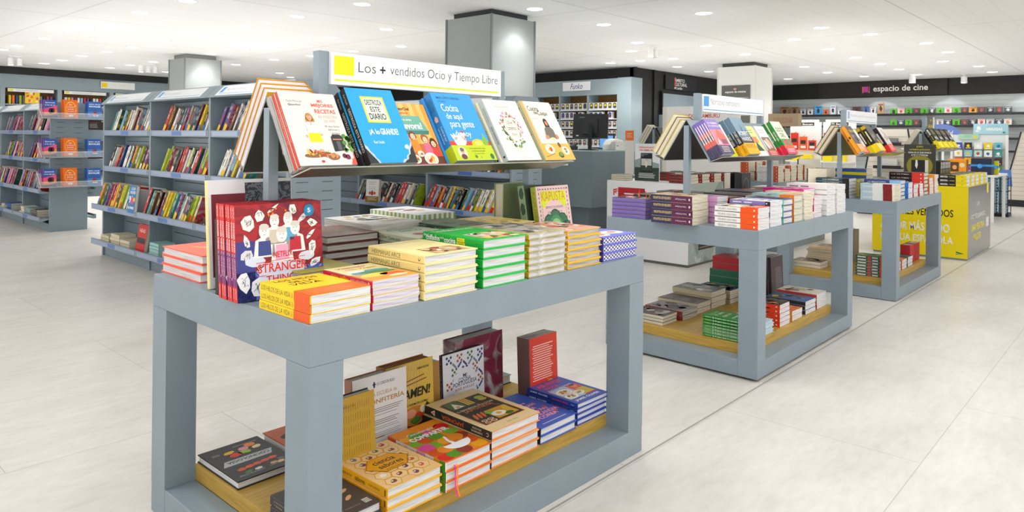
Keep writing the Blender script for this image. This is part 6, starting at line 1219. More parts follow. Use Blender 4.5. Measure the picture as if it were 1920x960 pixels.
a.ell(.145, .19, .12, .11, '#8a8420', 0, n=24); a.rect(.07, .0, .15, .25, '#1c1c1c', 1); a.rect(.195, .0, .03, .25, '#d8d6cc', 2); a.poly([(.11, .25), (.105, .19), (.12, .16), (.13, .2), (.125, .25)], '#e8e8e8', 2); a.fit('JUAN GÓMEZ-JURADO', .08, .09, .1, .014, '#d8c41c', 2, .02); a.fit('MENTIRA', .075, .03, .115, .04, '#eeeeea', 2, .05)
mb.obj('board', s)
t = empty('black_gift_box', (8.10, 2.02, .0)) if False else None

# ================================================================ WHITE PALLET BOX (author promotion)
t = empty('pallet_display', (5.84, 3.155, 0), 'white pallet display box behind the middle table, red lettering and landscape print', 'display box')
PHOTO = m_blots('landscape_print', ['#8a9a98', '#a8b4b0', '#c8d0cc', '#9aa6a0'], 3.0)
mb = MB(); mb.box(0, 1.1, 0, .885, .025, .752, mat('#f1f1f2', .35)); mb.poly([(0.0, -.001, .025), (1.1, -.001, .025), (1.1, -.001, .752), (0, -.001, .752)], PHOTO)
a = Art(mb, (0, .885, 0), (0, -1, 0), (0, 0, 1)); a.fit('FERNANDO', .10, .625, .34, .05, '#d83a2a', 0, .04); a.rect(.13, .60, .3, .09, '#b82a34', 1); a.rect(.20, .625, .2, .012, '#f2f0ee', 2); a.fit('F', .075, .61, .035, .06, '#d8442c', 1, .05)
a = Art(mb, (0, -.0012, 0), (1, 0, 0), (0, 0, 1)); a.rect(.19, .14, .62, .42, '#34342e', 0)
for i in range(5): a.rect(.2, .2 + i * .06, .58, .012, '#6a6a5c', 1)
a.rect(.21, .16, .57, .004, '#c8c8c0', 1)
mb.obj('printed_carton', t, .002); MB().box(.01, 1.09, .01, .875, 0, .025, mat('#6a6a64')).obj('base', t)
T2S(5.87, 3.86, .15, .15, .0190, 3, '#3a3834', '#3a3834', PGC, 'cream-paged novel at the white pallet box\'s outer corner', None, None, z=.753, rot=180)
for k, (x, y) in enumerate(((5.90, 3.17), (6.12, 3.17), (6.36, 3.17), (6.6, 3.17), (6.2, 3.5), (6.5, 3.5))): T2S(x, y, .15, .22, .027, 3, '#4a4c4a', ('#8a2a24', '#2c2a2a')[k % 2], PGC, 'dark-covered novel on the white pallet box, ' + ('front corner', 'second', 'third', 'last', 'rear inner', 'rear outer')[k] + ' pile', coverart(['#4a4c4a', '#8a8c88', '#c8c8c4']), banded('', '#8a2a24', None), z=.753, jit=2)
s = empty('author_poster', (6.0, 3.69, .753), 'white standing author poster with a dark book picture on the pallet box', 'poster')
mb = MB(); mb.box(0, .012, -.135, .135, 0, .36, mat('#e9ecec')); a = Art(mb, (0, .135, 0), (0, -1, 0), (0, 0, 1)); a.rect(0, 0, .27, .13, '#3a4640', 0); a.poly([(0, .13), (0, .2), (.06, .22), (.1, .18), (.18, .19), (.27, .17), (.27, .13)], '#9aa8a4', 0)
a.fit('FERNANDO', .045, .315, .18, .018, '#d8442c', 1, .04); a.fit('ARAMBURU', .045, .288, .18, .018, '#d8442c', 1, .04); a.rect(.065, .085, .13, .185, '#26282a', 1); a.rect(.072, .10, .115, .115, '#c8cccc', 2); a.rect(.072, .10, .115, .05, '#4a5448', 3)
for i in range(4): a.rect(.072, .105 + i * .011, .115, .003, '#2a2c28', 4)
a.ell(.128, .165, .012, .035, '#e8dcc0', 5); a.ell(.13, .203, .006, .008, '#c88a5a', 6); a.fit('Fernando Aramburu', .072, .255, .07, .007, '#e8e8e8', 2); a.fit('Maite', .072, .24, .03, .008, '#e8e8e8', 2); a.lines(.04, .07, .19, 4, .013, '#e8eae8', 2, .005)
mb.obj('board', s)
s = empty('author_header', (6.93, 3.60, .753), 'large white author header board in orange-red letters behind the pallet box', 'sign')
mb = MB(); mb.box(0, .015, -.42, .42, 0, .76, mat('#f1efec')); mb.box(.003, .03, .42, .47, 0, .76, mat('#e4ded2')); a = Art(mb, (0, .42, 0), (0, -1, 0), (0, 0, 1)); a.fit('FERNANDO ARAMBURU', .08, .635, .54, .042, '#d8552c', 0, .03); a.fit('MAITE', .34, .565, .12, .03, '#4a4a4a', 0, .0); mb.obj('board', s)

# ================================================================ TABLES FURTHER BACK
def table2(x, y, label):
    o = table(x, label); o.location.y = y; return o
table2(7.3, 3.97, 'blue-grey book table standing behind the white pallet box')
aframe(7.3, 8.41, 4.405, 'A-shaped rack behind the white pallet box, cream-paged books on it', lambda a, w: (a.rect(0, .03, .05, .055, '#5b9cd0', 0),), (7.5, 8.2), zb=.045)
for i in range(3): onrack2(Book(.15, .225, .028, '#3a3a38', '#3a3a38', None, PGC, False, name='novel'), 7.31, .03 * i, 'cream-paged dark book on the rearmost rack, ' + ('inner', 'middle', 'outer'), 4.405, .045, 1) if False else onrack2(Book(.15, .225, .028, '#3a3a38', '#3a3a38', None, PGC, False, name='novel'), 7.31, .03 * i, 'cream-paged dark book on the rearmost rack, ' + ('inner', 'middle', 'outer')[i], 4.405, .045, 1)
for i in range(4): onrack2(Book(.15, .225, .026, '#242426', '#1c1c1e', None, PGC, False, name='novel'), 7.30 + i * .14, 0, f'black novel leaning on the rearmost rack\'s front slope, {words(i)}', 4.405, .045)
s = empty('small_poster', (7.28, 4.72, 1.0), 'small orange poster beside the rearmost rack', 'poster'); mb = MB(); mb.box(0, .01, -.06, .06, -.277, .26, mat('#e8e4de')); a = Art(mb, (0, .06, 0), (0, -1, 0), (0, 0, 1)); a.rect(0, .14, .12, .12, '#ee7a34', 0); a.lines(.02, .22, .08, 3, .02, '#f8d8c0', 1, .006); mb.obj('board', s)
cs_ = [('#e8a8c0', 'pink'), ('#d8d03a', 'yellow'), ('#3a5a8a', 'navy'), ('#8a3a34', 'brick-red'), ('#b85a3a', 'rust'), ('#4a6a8a', 'slate-blue')]
for k, (hx, nm) in enumerate(cs_): T2S(7.36 + k * .22, 4.0, .14, .21, .026, 5, hx, hx, PG, f'{nm} paperback in a pile on the table behind the pallet box', coverart([hx, '#e8e4dc']), banded('', '#f0ece4', None), jit=3)
table2(7.35, 2.95, 'blue-grey book table between the middle and third rows, white banded novels')
for k, (x, y, n) in enumerate(((7.40, 2.97, 5), (7.58, 2.97, 4), (7.75, 2.97, 5), (7.94, 2.97, 5), (8.14, 2.97, 5))): T2S(x, y, .15, .225, .033, n, '#f0eee8', '#dedede', PGC, 'white novel with rust band, ' + ('outermost', 'second', 'third', 'fourth', 'fifth')[k] + ' pile between the table rows', coverart(['#f0eee8', '#d8d4cc', '#c8543a']), banded('', '#c04a28', None, '#b8b4ac', .72), jit=2.5)
for k, (x, y, n) in enumerate(((7.42, 3.30, 6), (7.62, 3.3, 6), (7.86, 3.3, 6), (8.08, 3.3, 6))): T2S(x, y, .16, .23, .033, n, '#eae4d6', '#e2dccc', PGC, 'ivory novel, ' + ('first', 'second', 'third', 'fourth')[k] + ' rear pile between the table rows', coverart(['#eae4d6', '#c8b8a0']), banded('', '#c8542c', None), jit=2.5)
b = Book(.15, .225, .045, '#e8e4da', '#26262a', '#26262a', PGC, False, name='novel')
for i in range(4): b.put(Mx((8.32 + i * .09, 3.12, TH + .001), (.6, -.8, 0), (0, 0, 1)), f'black and cream book standing between the table rows, {words(i)} along', 'book')

# ================================================================ TILL COUNTER
t = empty('till_counter', (7.19, 5.20, 0), 'blue-grey till counter with overhanging box top, in front of the toy shelving', 'counter')
CG = m_paint('counter_grey', '#78878c', '#7f8e93', .45, 2); MB().box(0, 2.3, 0, 1.0, .30, 1.0, CG).obj('body', t, .003); MB().box(.12, 2.3, .12, 1.0, 0, .30, CG).obj('recessed_base', t)
MB().box(.02, 2.3, .02, 1.0, 1.0, 1.012, mat('#b9cfc8', .1)).obj('glass_top', t); mb = MB(); mb.box(1.0, 1.004, -.001, 0, .3, 1.0, mat('#66726f')); mb.obj('panel_seam', t)
t = empty('monitor', (7.55, 5.50, 1.012), 'black flat monitor seen from behind on its stand, on the till counter', 'monitor', rz=rad(24))
mb = MB(); mb.T = Matrix.Rotation(rad(8), 4, 'Y'); mb.box(-.02, .015, -.23, .23, .15, .47, mat('#1f2022', .35)); mb.box(-.045, -.02, -.10, .10, .2, .40, mat('#242528', .4)); mb.box(-.021, -.0205, .08, .15, .42, .43, mat('#6c6e72')); mb.box(-.021, -.0205, .15, .185, .175, .19, mat('#c8cacc')); mb.obj('screen', t, .004)
mb = MB(); mb.box(-.12, -.08, -.045, -.0, 0, .33, CHAR); mb.box(-.1, -.03, -.04, -.005, .27, .31, CHAR); mb.obj('stand', t, .002); MB().box(-.18, .04, -.11, .11, 0, .012, CHAR).obj('base', t, .003)
t = empty('card_terminal', (7.35, 5.62, 1.012), 'small dark card reader tilted on the till counter beside the monitor', 'card reader', rz=rad(-25)); mb = MB(); mb.T = Matrix.Rotation(rad(-35), 4, 'Y'); mb.box(-.09, .09, -.05, .05, .03, .055, mat('#34363a')); mb.obj('keypad', t, .003); MB().box(-.05, .05, -.04, .04, 0, .05, mat('#3a3c40')).obj('foot', t)
t = empty('receipt_printer', (7.95, 5.35, 1.012), 'white receipt printer with rounded cover on the till counter', 'printer', rz=rad(-20)); mb = MB(); mb.prism([(-.12, 0), (.12, 0), (.12, .09), (.08, .13), (.0, .15), (-.07, .13), (-.12, .07)], 'y', -.02, .16, mat('#e9e8e2', .35)); mb.obj('cover', t, .006)
mb = MB(); mb.box(-.11, .11, -.12, -.02, 0, .11, mat('#efeee9', .35)); mb.box(-.09, -.06, -.122, -.12, .05, .06, mat('#2f8a5a')); mb.box(.04, .08, -.122, -.12, .05, .06, mat('#2f8a5a')); mb.obj('front', t, .008)
t = empty('laptop', (8.3, 5.75, 1.012), 'black-framed screen showing blue, behind the white receipt printer', 'screen', rz=rad(-20)); mb = MB(); mb.box(-.01, .01, -.17, .17, .0, .22, CHAR); mb.box(-.013, -.01, -.155, .155, .02, .19, mat('#5f9ad8', .3, 0, .4, .6)); mb.obj('screen', t)
MB().box(-.06, .02, -.12, .12, 0, .012, CHAR).obj('base', t)
t = tag(MB().box(-.1, .1, -.07, .07, 0, .05, mat('#e4e4df')).obj('paper_pile', None, .003), 'white paper pile on the till counter beside the monitor stand', 'paper'); t.location = (7.75, 5.75, 1.012)

# ================================================================ TOY SHELVING
t = empty('toy_shelving', (13.4, 8.95, 0), 'wide blue-grey toy shelving with white shelves and wooden back', 'shelving')
Y0 = 9.01; PB = .825; NB = 8; FR = m_paint('wall_unit_grey', '#8a9aa0', '#91a1a7', .4, 2); BRN = m_paint('brown_back', '#6f4f1e', '#7c5a26', .6, 8)
MB().box(.40, .44, .06, .06 + NB * PB, .1, 2.16, BRN).obj('back_panel', t); MB().box(0, .44, .0, .06 + NB * PB, 2.16, 2.52, FR).obj('header', t, .003); MB().box(-.01, .44, -.30, .06, 0, 2.53, FR).obj('side_pillar', t, .004)
for k in range(NB + 1): MB().box(0, .40, .06 + k * PB - .02, .06 + k * PB + .02, 0, 2.16, FR).obj('divider', t)
for lv in range(7):
    z = 1.83 - lv * .21
    if z > .3: MB().box(.0, .40, .06, .06 + NB * PB, z - .02, z, mat('#dfe3e4', .35)).obj('shelf', t)
MB().box(0, .40, .06, .06 + NB * PB, 0, .42, FR).obj('base_cabinet', t)
s = empty('brand_sign', (13.39, 10.9, 2.28), 'small white header sign with looping violet lettering on the toy shelving', 'sign'); mb = MB(); mb.box(-.012, 0, -.40, .40, -.0, .20, mat('#eceef2')); a = Art(mb, (-.012, .4, 0), (0, -1, 0), (0, 0, 1)); a.fit('Funko', .22, .035, .36, .13, '#4a3f8c', 0, .01, .35); mb.obj('board', s); s.location.y = 10.15
def toybox(hx, nm):
    mb = MB(); w, d, h = .112, .09, .155; mb.box(0, d, -w, 0, 0, h, mat('#e8e8ea', .3)); a = Art(mb, (0, 0, 0), (0, -1, 0), (0, 0, 1)); a.poly([(.012, .03), (w - .012, .03), (w - .012, .12), (w - .03, h - .01), (.03, h - .01), (.012, .12)], '#3a3c42', 0); a.ell(w / 2, .095, .032, .028, hx, 1, n=12); a.rect(w / 2 - .018, .035, .036, .035, R.choice(['#26262a', hx, '#8a2a2a']), 1); a.ell(w / 2 - .012, .092, .006, .008, '#1a1a1a', 2, n=8); a.ell(w / 2 + .012, .092, .006, .008, '#1a1a1a', 2, n=8); a.rect(.02, .01, w - .04, .014, '#8a8c94', 1)
    return mb.mesh('toy_box'), nm
TB = [toybox(h, n) for h, n in (('#e8c098', 'beige-faced'), ('#e8d01c', 'yellow'), ('#4a54a0', 'blue'), ('#8a6a54', 'brown'), ('#b8a8a0', 'grey'), ('#3a3430', 'dark'))]
for lv in range(5):
    z = 1.83 - lv * .21
    for k in range(4):
        for j in range(6):
            if lv == 1 and j in (3, 5): continue
            me, nm = TB[1 if (lv, k) == (0, 0) else 2 if lv == 1 else R.choice([0, 0, 3, 4, 5, 1])]
            o = bpy.data.objects.new('toy_box', me); COL.objects.link(o); o.location = (13.43, Y0 + (k + 1) * PB + .06 - .06 - j * .128 - .03, z + .001)
            tag(o, f'window box with {nm} figure, {words(j)} along, {("top", "second", "third", "fourth", "fifth")[lv]} shelf, {BAYN[k]} of toy shelving', 'boxed toy', 'boxed toys on the toy shelving')

# ================================================================ STATIONERY AND MUSIC AREA
for k in range(2):
    y = 4.62 - k * .53; s = empty('stationery_stand', (12.0, y, 0), ('white stationery stand with dark logo plate beside the white column', 'second white stationery stand with dark logo plate, behind the third rack')[k], 'display stand')
    mb = MB(); mb.box(0, .03, -.5, 0, .0, 1.47, mat('#eff0ee')); mb.box(0, .03, -.46, -.04, 1.47, 1.51, mat('#eff0ee')); a = Art(mb, (0, 0, 0), (0, -1, 0), (0, 0, 1)); a.rect(.12, 1.41, .27, .055, '#2c2a1e', 0); a.fit('finocam', .2, 1.42, .17, .035, '#f0f0ea', 1, .04); a.rect(.13, 1.42, .05, .006, '#f0f0ea', 1); a.rect(.13, 1.435, .05, .006, '#f0f0ea', 1); a.rect(.13, 1.45, .05, .006, '#f0f0ea', 1); mb.obj('back_board', s, .006)
    mb = MB(); mb.box(-.28, 0, -.5, 0, .82, .84, mat('#e8e8e2')); mb.obj('tray', s); 
    for j in range(3):
        o = empty('agenda_pack', (11.93 - .02 * j, y - .1 - .15 * j, .842), ('red', 'orange', 'scarlet')[j] + f' stationery pack hanging on the {("first", "second")[k]} white stand', 'stationery'); mb = MB(); hx = ('#d8301c', '#e8602c', '#d83a2c')[j]; mb.box(-.01, .01, -.06, .06, .17, .45 - .06 * j, mat(hx)); mb.box(-.012, -.01, -.04, .04, .3 - .03 * j, .36 - .03 * j, mat('#3a2c28')); mb.box(-.012, -.01, -.04, .04, .2, .24, mat('#f0e8e4')); mb.rod((0, 0, .45 - .06 * j), (.07, 0, .47 - .06 * j), .003, CHAR); mb.obj('card', o)
    for j in range(2):
        o = tag(MB().box(-.06, .06, -.07, .07, 0, .10, mat('#f4e01c')).obj('notebook_block', None, .002), ('yellow', 'bright yellow')[j] + f' notebook block on the tray of the {("first", "second")[k]} white stand', 'stationery'); o.location = (11.84, y - .14 - .2 * j, .842)
def slat_unit(x, y0, w, label):
    s = empty('slatwall_unit', (x, y0, 0), label, 'display stand'); mb = MB(); mb.prism([(0, .12), (w, .12), (w * .74, 1.45), (w * .26, 1.45)], 'x', 0, 1.2, mat('#d9d2c4')) if False else None
    mb = MB(); pr = [(y, z) for y, z in ((-w, .12), (0, .12), (-w * .22, 1.36), (-w * .78, 1.36))]; mb.prism(pr, 'x', 0, 1.2, mat('#dcd5c8'))
    for k in range(14):
        z = .2 + k * .08; q = (z - .12) / 1.24 * w * .22; mb.box(-.004, .0, -w + q + .03, -q - .03, z, z + .008, mat('#bdb5a6'))
    mb.obj('slatted_body', s); mb = MB(); mb.box(-.02, 1.22, -w - .02, .02, 0, .12, CHAR); mb.obj('black_plinth', s)
    mb = MB(); mb.rod((-.005, 0, .12), (-.005, -w * .22, 1.37), .012, CHAR); mb.rod((-.005, -w, .12), (-.005, -w * .78, 1.37), .012, CHAR); mb.obj('edge_trim', s)
    for k in range(3):
        z = .38 + k * .36; o = empty('slat_bracket', (x - .06, y0 - w * .5, z), f'black bracket shelf with boxed item, {("lowest", "middle", "upper")[k]}, on ' + label.split(',')[0], 'bracket shelf'); MB().box(-.10, .055, -.2, .2, 0, .02, CHAR).obj('ledge', o); MB().box(-.10, -.09, -.2, .2, .02, .05, CHAR).obj('lip', o)
        p = tag(MB().box(-.05, .03, -.13, .13, 0, .16 - .03 * k, mat(('#5a5c5e', '#c8c8c4', '#7a7c7e')[k])).obj('boxed_item', None, .002), f'boxed item on the {("lowest", "middle", "upper")[k]} bracket of ' + label.split(',')[0], 'box'); p.location = (x - .06, y0 - w * .5, z + .021)
slat_unit(16.0, 2.22, 1.3, 'cream slatted display beyond the card rack, black plinth')
slat_unit(12.4, 3.65, .9, 'cream slatted display behind the third rack, black plinth')
# card rack
s = empty('card_rack', (14.5, 2.75, 0), 'white greeting card rack with pale blue header boards', 'card rack')
mb = MB()
for y in (0, -.80): mb = MB(); mb.box(0, .05, y - .02, y + .02, .02, 1.30, WHITE); mb.box(-.02, .08, y - .05, y + .05, 0, .02, WHITE); mb.obj('post', s, .003)
if 1: MB().box(.02, .04, -.78, -.02, .55, 1.30, mat('#e4eaec')).obj('back_board', s)
mb = MB(); mb.box(0, .012, -.82, -.32, 1.31, 1.49, mat('#a9d4e2')); a = Art(mb, (0, -.32, 1.31), (0, -1, 0), (0, 0, 1)); a.fit('ARRASAS', .18, .06, .24, .05, '#f8f8f4', 0, .05); a.fit('¿Tú sabes cuánto', .2, .125, .18, .02, '#4a8aa8', 0); a.ell(.08, .1, .03, .04, '#f0f6f8', 0, 20); a.rect(.03, .04, .06, .03, '#f0f6f8', 0); a.ell(.44, .03, .02, .018, '#4a9a6a', 0); mb.obj('header_board', s)
mb = MB(); mb.box(-.02, -.008, -.40, -.10, 1.22, 1.31, mat('#a8d0b4')); a = Art(mb, (-.02, -.1, 1.22), (0, -1, 0), (0, 0, 1)); a.ell(.25, .04, .03, .02, '#e8d03a', 0); a.lines(.08, .06, .12, 2, .02, '#6aa888', 0, .006); mb.obj('header_board', s)
for r_ in range(4): MB().box(-.05, .02, -.76, -.04, 1.045 - r_ * .13, 1.05 - r_ * .13, mat('#6a7276')).obj('wire_shelf', s)
cc = [('#3a48a0', 'indigo'), ('#34302c', 'black'), ('#e4ecec', 'white'), ('#f0d41c', 'yellow'), ('#6ab8c8', 'turquoise'), ('#f2f2f0', 'pale'), ('#8ac0dc', 'sky-blue'), ('#b8dcd4', 'mint'), ('#e8f0f0', 'ice-white'), ('#3a9a94', 'teal'), ('#e86a4a', 'coral'), ('#f0a81c', 'amber'), ('#f0b0c0', 'pink'), ('#b83a2c', 'brick'), ('#4a2a24', 'brown'), ('#c8d43a', 'lime'), ('#8a5aa0', 'violet'), ('#d8d8d4', 'silver'), ('#2a5a8a', 'blue'), ('#5a8a4a', 'green')]
for i, (hx, nm) in enumerate(cc):
    r_, j = divmod(i, 5); mb = MB(); mb.box(0, .006, -.115, 0, 0, .115, mat(hx)); a = Art(mb, (0, 0, 0), (0, -1, 0), (0, 0, 1)); a.ell(.058, .058, .025, .025, R.choice(['#f0c81c', '#f4f4f0', '#d83a2a', '#3a6a9a']), 0, wob=.2); a.rect(.02, .015, .075, .01, '#f4f4f0', 0)
    o = tag(mb.obj('greeting_card'), f'{nm} greeting card, {("top", "second", "third", "bottom")[r_]} row of the card rack', 'greeting card', 'greeting cards on the rack'); o.location = (14.462, 2.70 - j * .145, 1.051 - r_ * .13)
s = empty('round_header', (14.6, 3.25, 0), 'violet-blue rounded header board with looping white lettering', 'sign'); mb = MB(); mb.prism([(0, 1.25)] + [(-.32 + .32 * math.cos(rad(q)), 1.25 + .24 * math.sin(rad(q))) for q in range(0, 181, 15)], 'x', 0, .015, mat('#6a80c0')); a = Art(mb, (0, 0, 1.25), (0, -1, 0), (0, 0, 1)); a.fit('mr.', .14, .13, .07, .035, '#f0f2f8', 0, .01, .3); a.fit('wonderful', .12, .05, .38, .075, '#f0f2f8', 0, .01, .3); mb.obj('board', s); MB().box(.0, .015, -.36, -.28, 0, 1.25, WHITE).obj('post', s)
# white table with gift boxes and wire bin
t = empty('white_table', (12.4, 1.80, 0), 'white table with gift boxes beyond the yellow promotional box', 'table'); MB().box(0, 1.1, 0, .85, .66, .69, WHITE).obj('tabletop', t, .002)
for x in (.02, 1.04):
    for y in (.02, .79): MB().box(x, x + .04, y, y + .04, 0, .66, WHITE).obj('leg', t)
for (x, y, w, d, h, hx, lb, h2) in ((12.5, 2.45, .22, .16, .20, '#a8a890', 'grey-green gift box with orange window on the white table', '#d8622a'), (12.5, 2.18, .24, .16, .22, '#f09a14', 'orange gift box with brown panel on the white table', '#5a3a24'), (12.5, 1.86, .26, .2, .24, '#1f2c48', 'navy gift box tied with blue ribbon on the white table', None), (12.72, 1.81, .1, .05, .2, '#e0e01c', 'lime-yellow thin box behind the navy gift box', None)):
    mb = MB(); mb.box(0, d, 0, w, 0, h, mat(hx)); a = Art(mb, (0, w, 0), (0, -1, 0), (0, 0, 1))
    if h2: a.rect(w * .15, h * .15, w * .45, h * .65, h2, 0); a.ell(w * .78, h * .6, w * .14, h * .15, '#e8d8b8', 0); a.ell(w * .37, h * .45, w * .12, h * .15, '#e8a86a', 1)
    o = empty('gift_box', (x, y, .691), lb, 'gift box'); mb.obj('carton', o, .002)
    if 'navy' in lb:
        m2 = MB(); m2.box(-.003, d + .003, -.003, w + .003, h * .5, h * .5 + .03, mat('#3fa0e8')); m2.sph((-.02, w * .55, h * .52), .035, mat('#3fa0e8'), 10, 6); m2.box(-.01, 0, w * .3, w * .8, h * .55, h * .6, mat('#3fa0e8')); m2.obj('ribbon', o)
s = empty('wire_bin', (13.55, 1.80, 0), 'black wire bin of striped gift-wrap rolls on the floor', 'bin')
mb = MB()
for y in (0, .1, .2, .3):
    mb.rod((0, y, .03), (0, y, .62), .006, CHAR); mb.rod((.3, y, .03), (.3, y, .62), .006, CHAR)
for z in (.05, .2, .4, .6):
    for a0, b0 in (((0, 0), (0, .3)), ((0, 0), (.3, 0)), ((.3, 0), (.3, .3)), ((0, .3), (.3, .3))): mb.rod((a0[0], a0[1], z), (b0[0], b0[1], z), .005, CHAR)
mb.box(-.01, .31, -.01, .31, 0, .04, CHAR); mb.obj('cage', s)
for i in range(8):
    hx, nm = (('#8ab8c8', 'aqua'), ('#4a5a8c', 'navy-striped'), ('#6aa8b0', 'turquoise'), ('#5a6a9c', 'blue-striped'))[i % 4]
    mb = MB(); mb.cyl((0, 0, 0), .022, .60, mat(hx), n=12)
    for k in range(12): mb.cyl((0, 0, .03 + k * .048), .0225, .012, mat('#e8ecf0'), n=12) if i % 2 else None
    o = tag(mb.obj('wrapping_roll'), f'{nm} gift-wrap roll standing in the wire bin, {words(i)}', 'wrapping roll'); o.location = (13.60 + (i % 2) * .12, 1.84 + (i // 2) * .07, .042)
mb = MB(); mb.prism([(0, 0), (.18, 0), (.2, .26), (.02, .28)], 'x', 0, .03, mat('#5f86d0')); a = Art(mb, (0, .2, 0), (0, -1, 0), (0, 0, 1))
for i in range(9): a.ell(.03 + (i % 3) * .055, .04 + (i // 3) * .07, .008, .008, '#e8e070', 0, n=8)
o = tag(mb.obj('dotted_bag'), 'blue bag with pale yellow dots hanging beside the card rack', 'bag'); o.location = (14.44, 1.86, .44)

# ================================================================ MUSIC WALL
for lv, z in enumerate((1.89, 1.585, 1.28, .97)):
    t = empty('wall_shelf', (20.76, 5.0, z), ('top', 'second', 'third', 'fourth')[lv] + ' long dark shelf on the cinema wall', 'shelf'); MB().box(-.14, .135, -3.4, 3.6, -.03, 0, CHAR).obj('ledge', t); MB().box(-.145, -.14, -3.4, 3.6, -.03, .02, CHAR).obj('lip', t)
def wcase(hx, h, w, pic, dig=None):
    mb = MB(); mb.box(0, .03, -w, 0, 0, h, mat(hx, .3)); a = Art(mb, (0, 0, 0), (0, -1, 0), (0, 0, 1))
    if dig: a.fit(dig, w * .32, h * .15, w * .4, h * .6, '#1f3a14', 0, .05)
    else: a.ell(w * .5, h * .5, w * .22, h * .25, pic, 0, wob=.25); a.rect(w * .1, h * .82, w * .8, h * .08, pic, 0)
    return mb
cols = [('#c8d0dc', '#8a6a5a', 'pale grey'), ('#e8d8d0', '#d84a5a', 'cream'), ('#3a3a3e', '#c8c8cc', 'black'), ('#4a4648', '#b85a4a', 'dark grey'), ('#dcd4dc', '#c89a4a', 'lilac-white'), ('#2f3a4a', '#d8d8dc', 'navy')]
for i in range(15):
    y = 5.33 - i * .178; dg = str(i // 2 + 1) if i % 2 == 0 and i < 9 else None
    if dg: hx, pc, nm = '#58b41c', None, 'green'; lb = f'green number {("one", "two", "three", "four", "five")[i // 2]} divider on the top cinema-wall shelf'
    elif i == 10: hx, pc, nm = '#f0a01c', '#2a2a2a', 'orange'; lb = 'orange disc case on the top cinema-wall shelf'
    else: hx, pc, nm = cols[i % 6] if i < 10 else cols[(i % 2) + 2]; lb = f'{nm} disc case, item {words(i)} of the top cinema-wall shelf'
    o = tag(wcase(hx, .15, .155, pc, dg).obj('disc_case'), lb, 'disc case', 'disc cases on the cinema wall'); o.location = (20.66, y, 1.892)
for i in range(15):
    y = 5.33 - i * .178; dg = {0: '6', 2: '7', 8: '8'}.get(i)
    if dg: hx, pc = '#58b41c', None; lb = f'green number {dict([("6", "six"), ("7", "seven"), ("8", "eight")])[dg]} divider on the second cinema-wall shelf'
    else: hx, pc, nm = cols[(i * 5) % 6]; lb = f'{nm} disc case, item {words(i)} of the second cinema-wall shelf'
    o = tag(wcase(hx, .16, .155, pc, dg).obj('disc_case'), lb, 'disc case', 'disc cases on the cinema wall'); o.location = (20.66, y, 1.587)
bx = [('#a07a4a', .26, .24, 'brown cardboard'), ('#a07a4a', .25, .22, 'second brown cardboard'), ('#eceaea', .17, .14, 'white with orange print'), ('#e8e8ec', .17, .14, 'white with grey print'), ('#3fa4e0', .26, .18, 'bright blue'), ('#f0703a', .16, .12, 'orange-topped'), ('#e8ecf4', .26, .14, 'tall white and blue'), ('#f0f0f2', .16, .13, 'small white'), ('#dfe6f4', .18, .13, 'pale blue'), ('#6a4a4a', .22, .22, 'dark maroon'), ('#4a78c8', .22, .12, 'royal blue'), ('#f0e8e8', .2, .12, 'ivory'), ('#c89a6a', .3, .14, 'tan')]
y = 8.25
for hx, h, w, nm in bx:
    o = tag(wcase(hx, h, w, '#3a3234').obj('boxed_gadget'), f'{nm} box on the cinema-wall shelf, white column side', 'box', 'boxes on the cinema-wall shelf'); o.location = (20.66, y, 1.892); y -= w + .06
mb = MB(); mb.box(0, .12, -.38, 0, 0, .16, mat('#b09a7c')); a = Art(mb, (0, 0, 0), (0, -1, 0), (0, 0, 1)); a.fit('SUSSUSONIA', .07, .04, .24, .07, '#a85a44', 0, -.01)
t = empty('cardboard_sign', (9.0, 3.62, 1.40), 'brown cardboard sign with faint red letters above the middle rack', 'sign'); t.location = (9.0, 3.75, 1.34); mb.obj('board', t); MB().box(.05, .07, -.2, -.18, -1.34, 0, mat('#9a8a70')).obj('post', t)

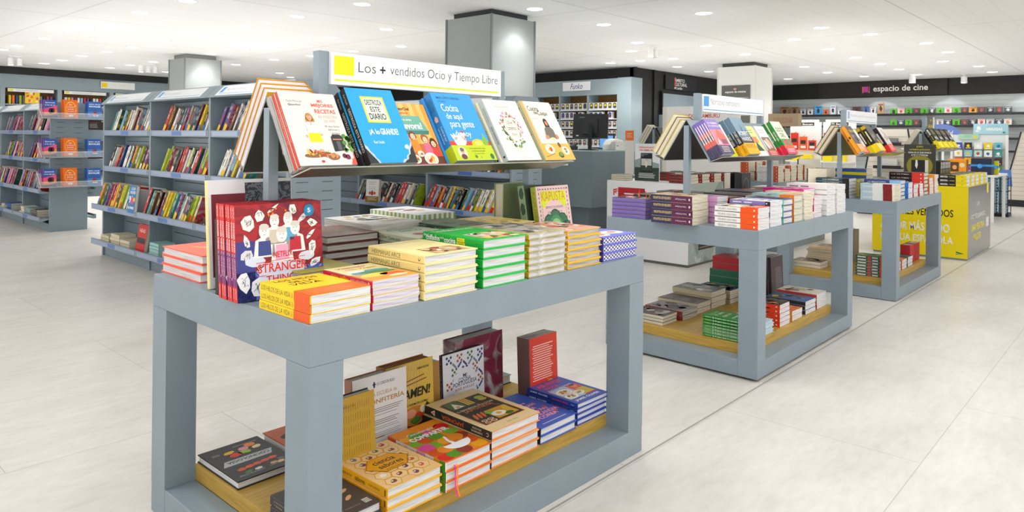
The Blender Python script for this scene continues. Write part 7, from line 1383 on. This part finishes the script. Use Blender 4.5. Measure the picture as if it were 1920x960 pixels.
# ================================================================ BACK WALL SHELVING
t = empty('wall_shelving', (4.0, 21.3, 0), 'long blue-grey wall shelving with brown backs below the black fascia', 'shelving')
MB().box(-6, 9.5, .0, .45, 2.28, 2.62, FR).obj('fascia', t); MB().box(-6, 9.5, .4, .45, .1, 2.28, BRN).obj('back_panel', t)
for k in range(12): MB().box(-5.6 + k * 1.24, -5.5 + k * 1.24, -.01, .42, 0, 2.3, FR).obj('upright_panel', t)
for z in (.3, .7, 1.1, 1.5, 1.88):
    MB().box(-6, 9.5, 0, .4, z - .03, z, FR).obj('shelf', t)
for k in range(12):
    s = empty('header_strip', (4.0 - 5.45 + k * 1.24, 21.27, 2.185), f'white header strip with yellow square, bay {words(k)} of the wall shelving', 'sign', 'header strips on the wall shelving'); mb = MB(); mb.box(0, 1.0, 0, .02, 0, .08, mat('#eceeea')); a = Art(mb, (0, 0, 0), (1, 0, 0), (0, 0, 1)); a.rect(.02, .015, .09, .05, '#f0dc1c', 0); a.lines(.16, .035, .5, 1, .02, '#b8bcb8', 0, .012); mb.obj('board', s)
s = empty('hanging_sign', (6.85, 21.24, 2.38), 'white sign with yellow square on the fascia above the wall shelving', 'sign'); mb = MB(); mb.box(0, .86, 0, .02, 0, .19, mat('#eceeea')); a = Art(mb, (0, 0, 0), (1, 0, 0), (0, 0, 1)); a.rect(.02, .03, .14, .13, '#f8d800', 0); a.fit('Idiomas  /  Juvenil', .2, .07, .42, .06, '#d8dcd6', 0, -.01); mb.obj('board', s)
wb = {}
for nm, hx in PAL: wb[nm] = MB().box(0, .05, 0, .15, 0, .22, mat(hx)).mesh('wall_book')
for k in range(5, 9):
    x = 4.0 - 5.45 + k * 1.24 + .05
    for j in range(13):
        nm = R.choice(PAL)[0]; o = bpy.data.objects.new('wall_book', wb[nm]); COL.objects.link(o); o.location = (x + j * .075, 21.4, 1.881)
        tag(o, f'{nm} book, {words(j)} along, upper row, bay {words(k)} of the wall shelving', 'wall book', 'books on the wall shelving')
mb = MB(); mb.box(0, .32, 0, .02, 0, .30, mat('#f2c81c')); a = Art(mb, (0, 0, 0), (1, 0, 0), (0, 0, 1)); scene_patches(a, .02, .02, .28, .26, ['#e8702a', '#f4e8b0', '#c84a5a', '#f0b01c'], 14, 0, (.06, .14)); o = tag(mb.obj('poster_card'), 'yellow poster card leaning above the end-display bookshelf', 'poster'); o.location = (5.12, 21.28, 1.9)
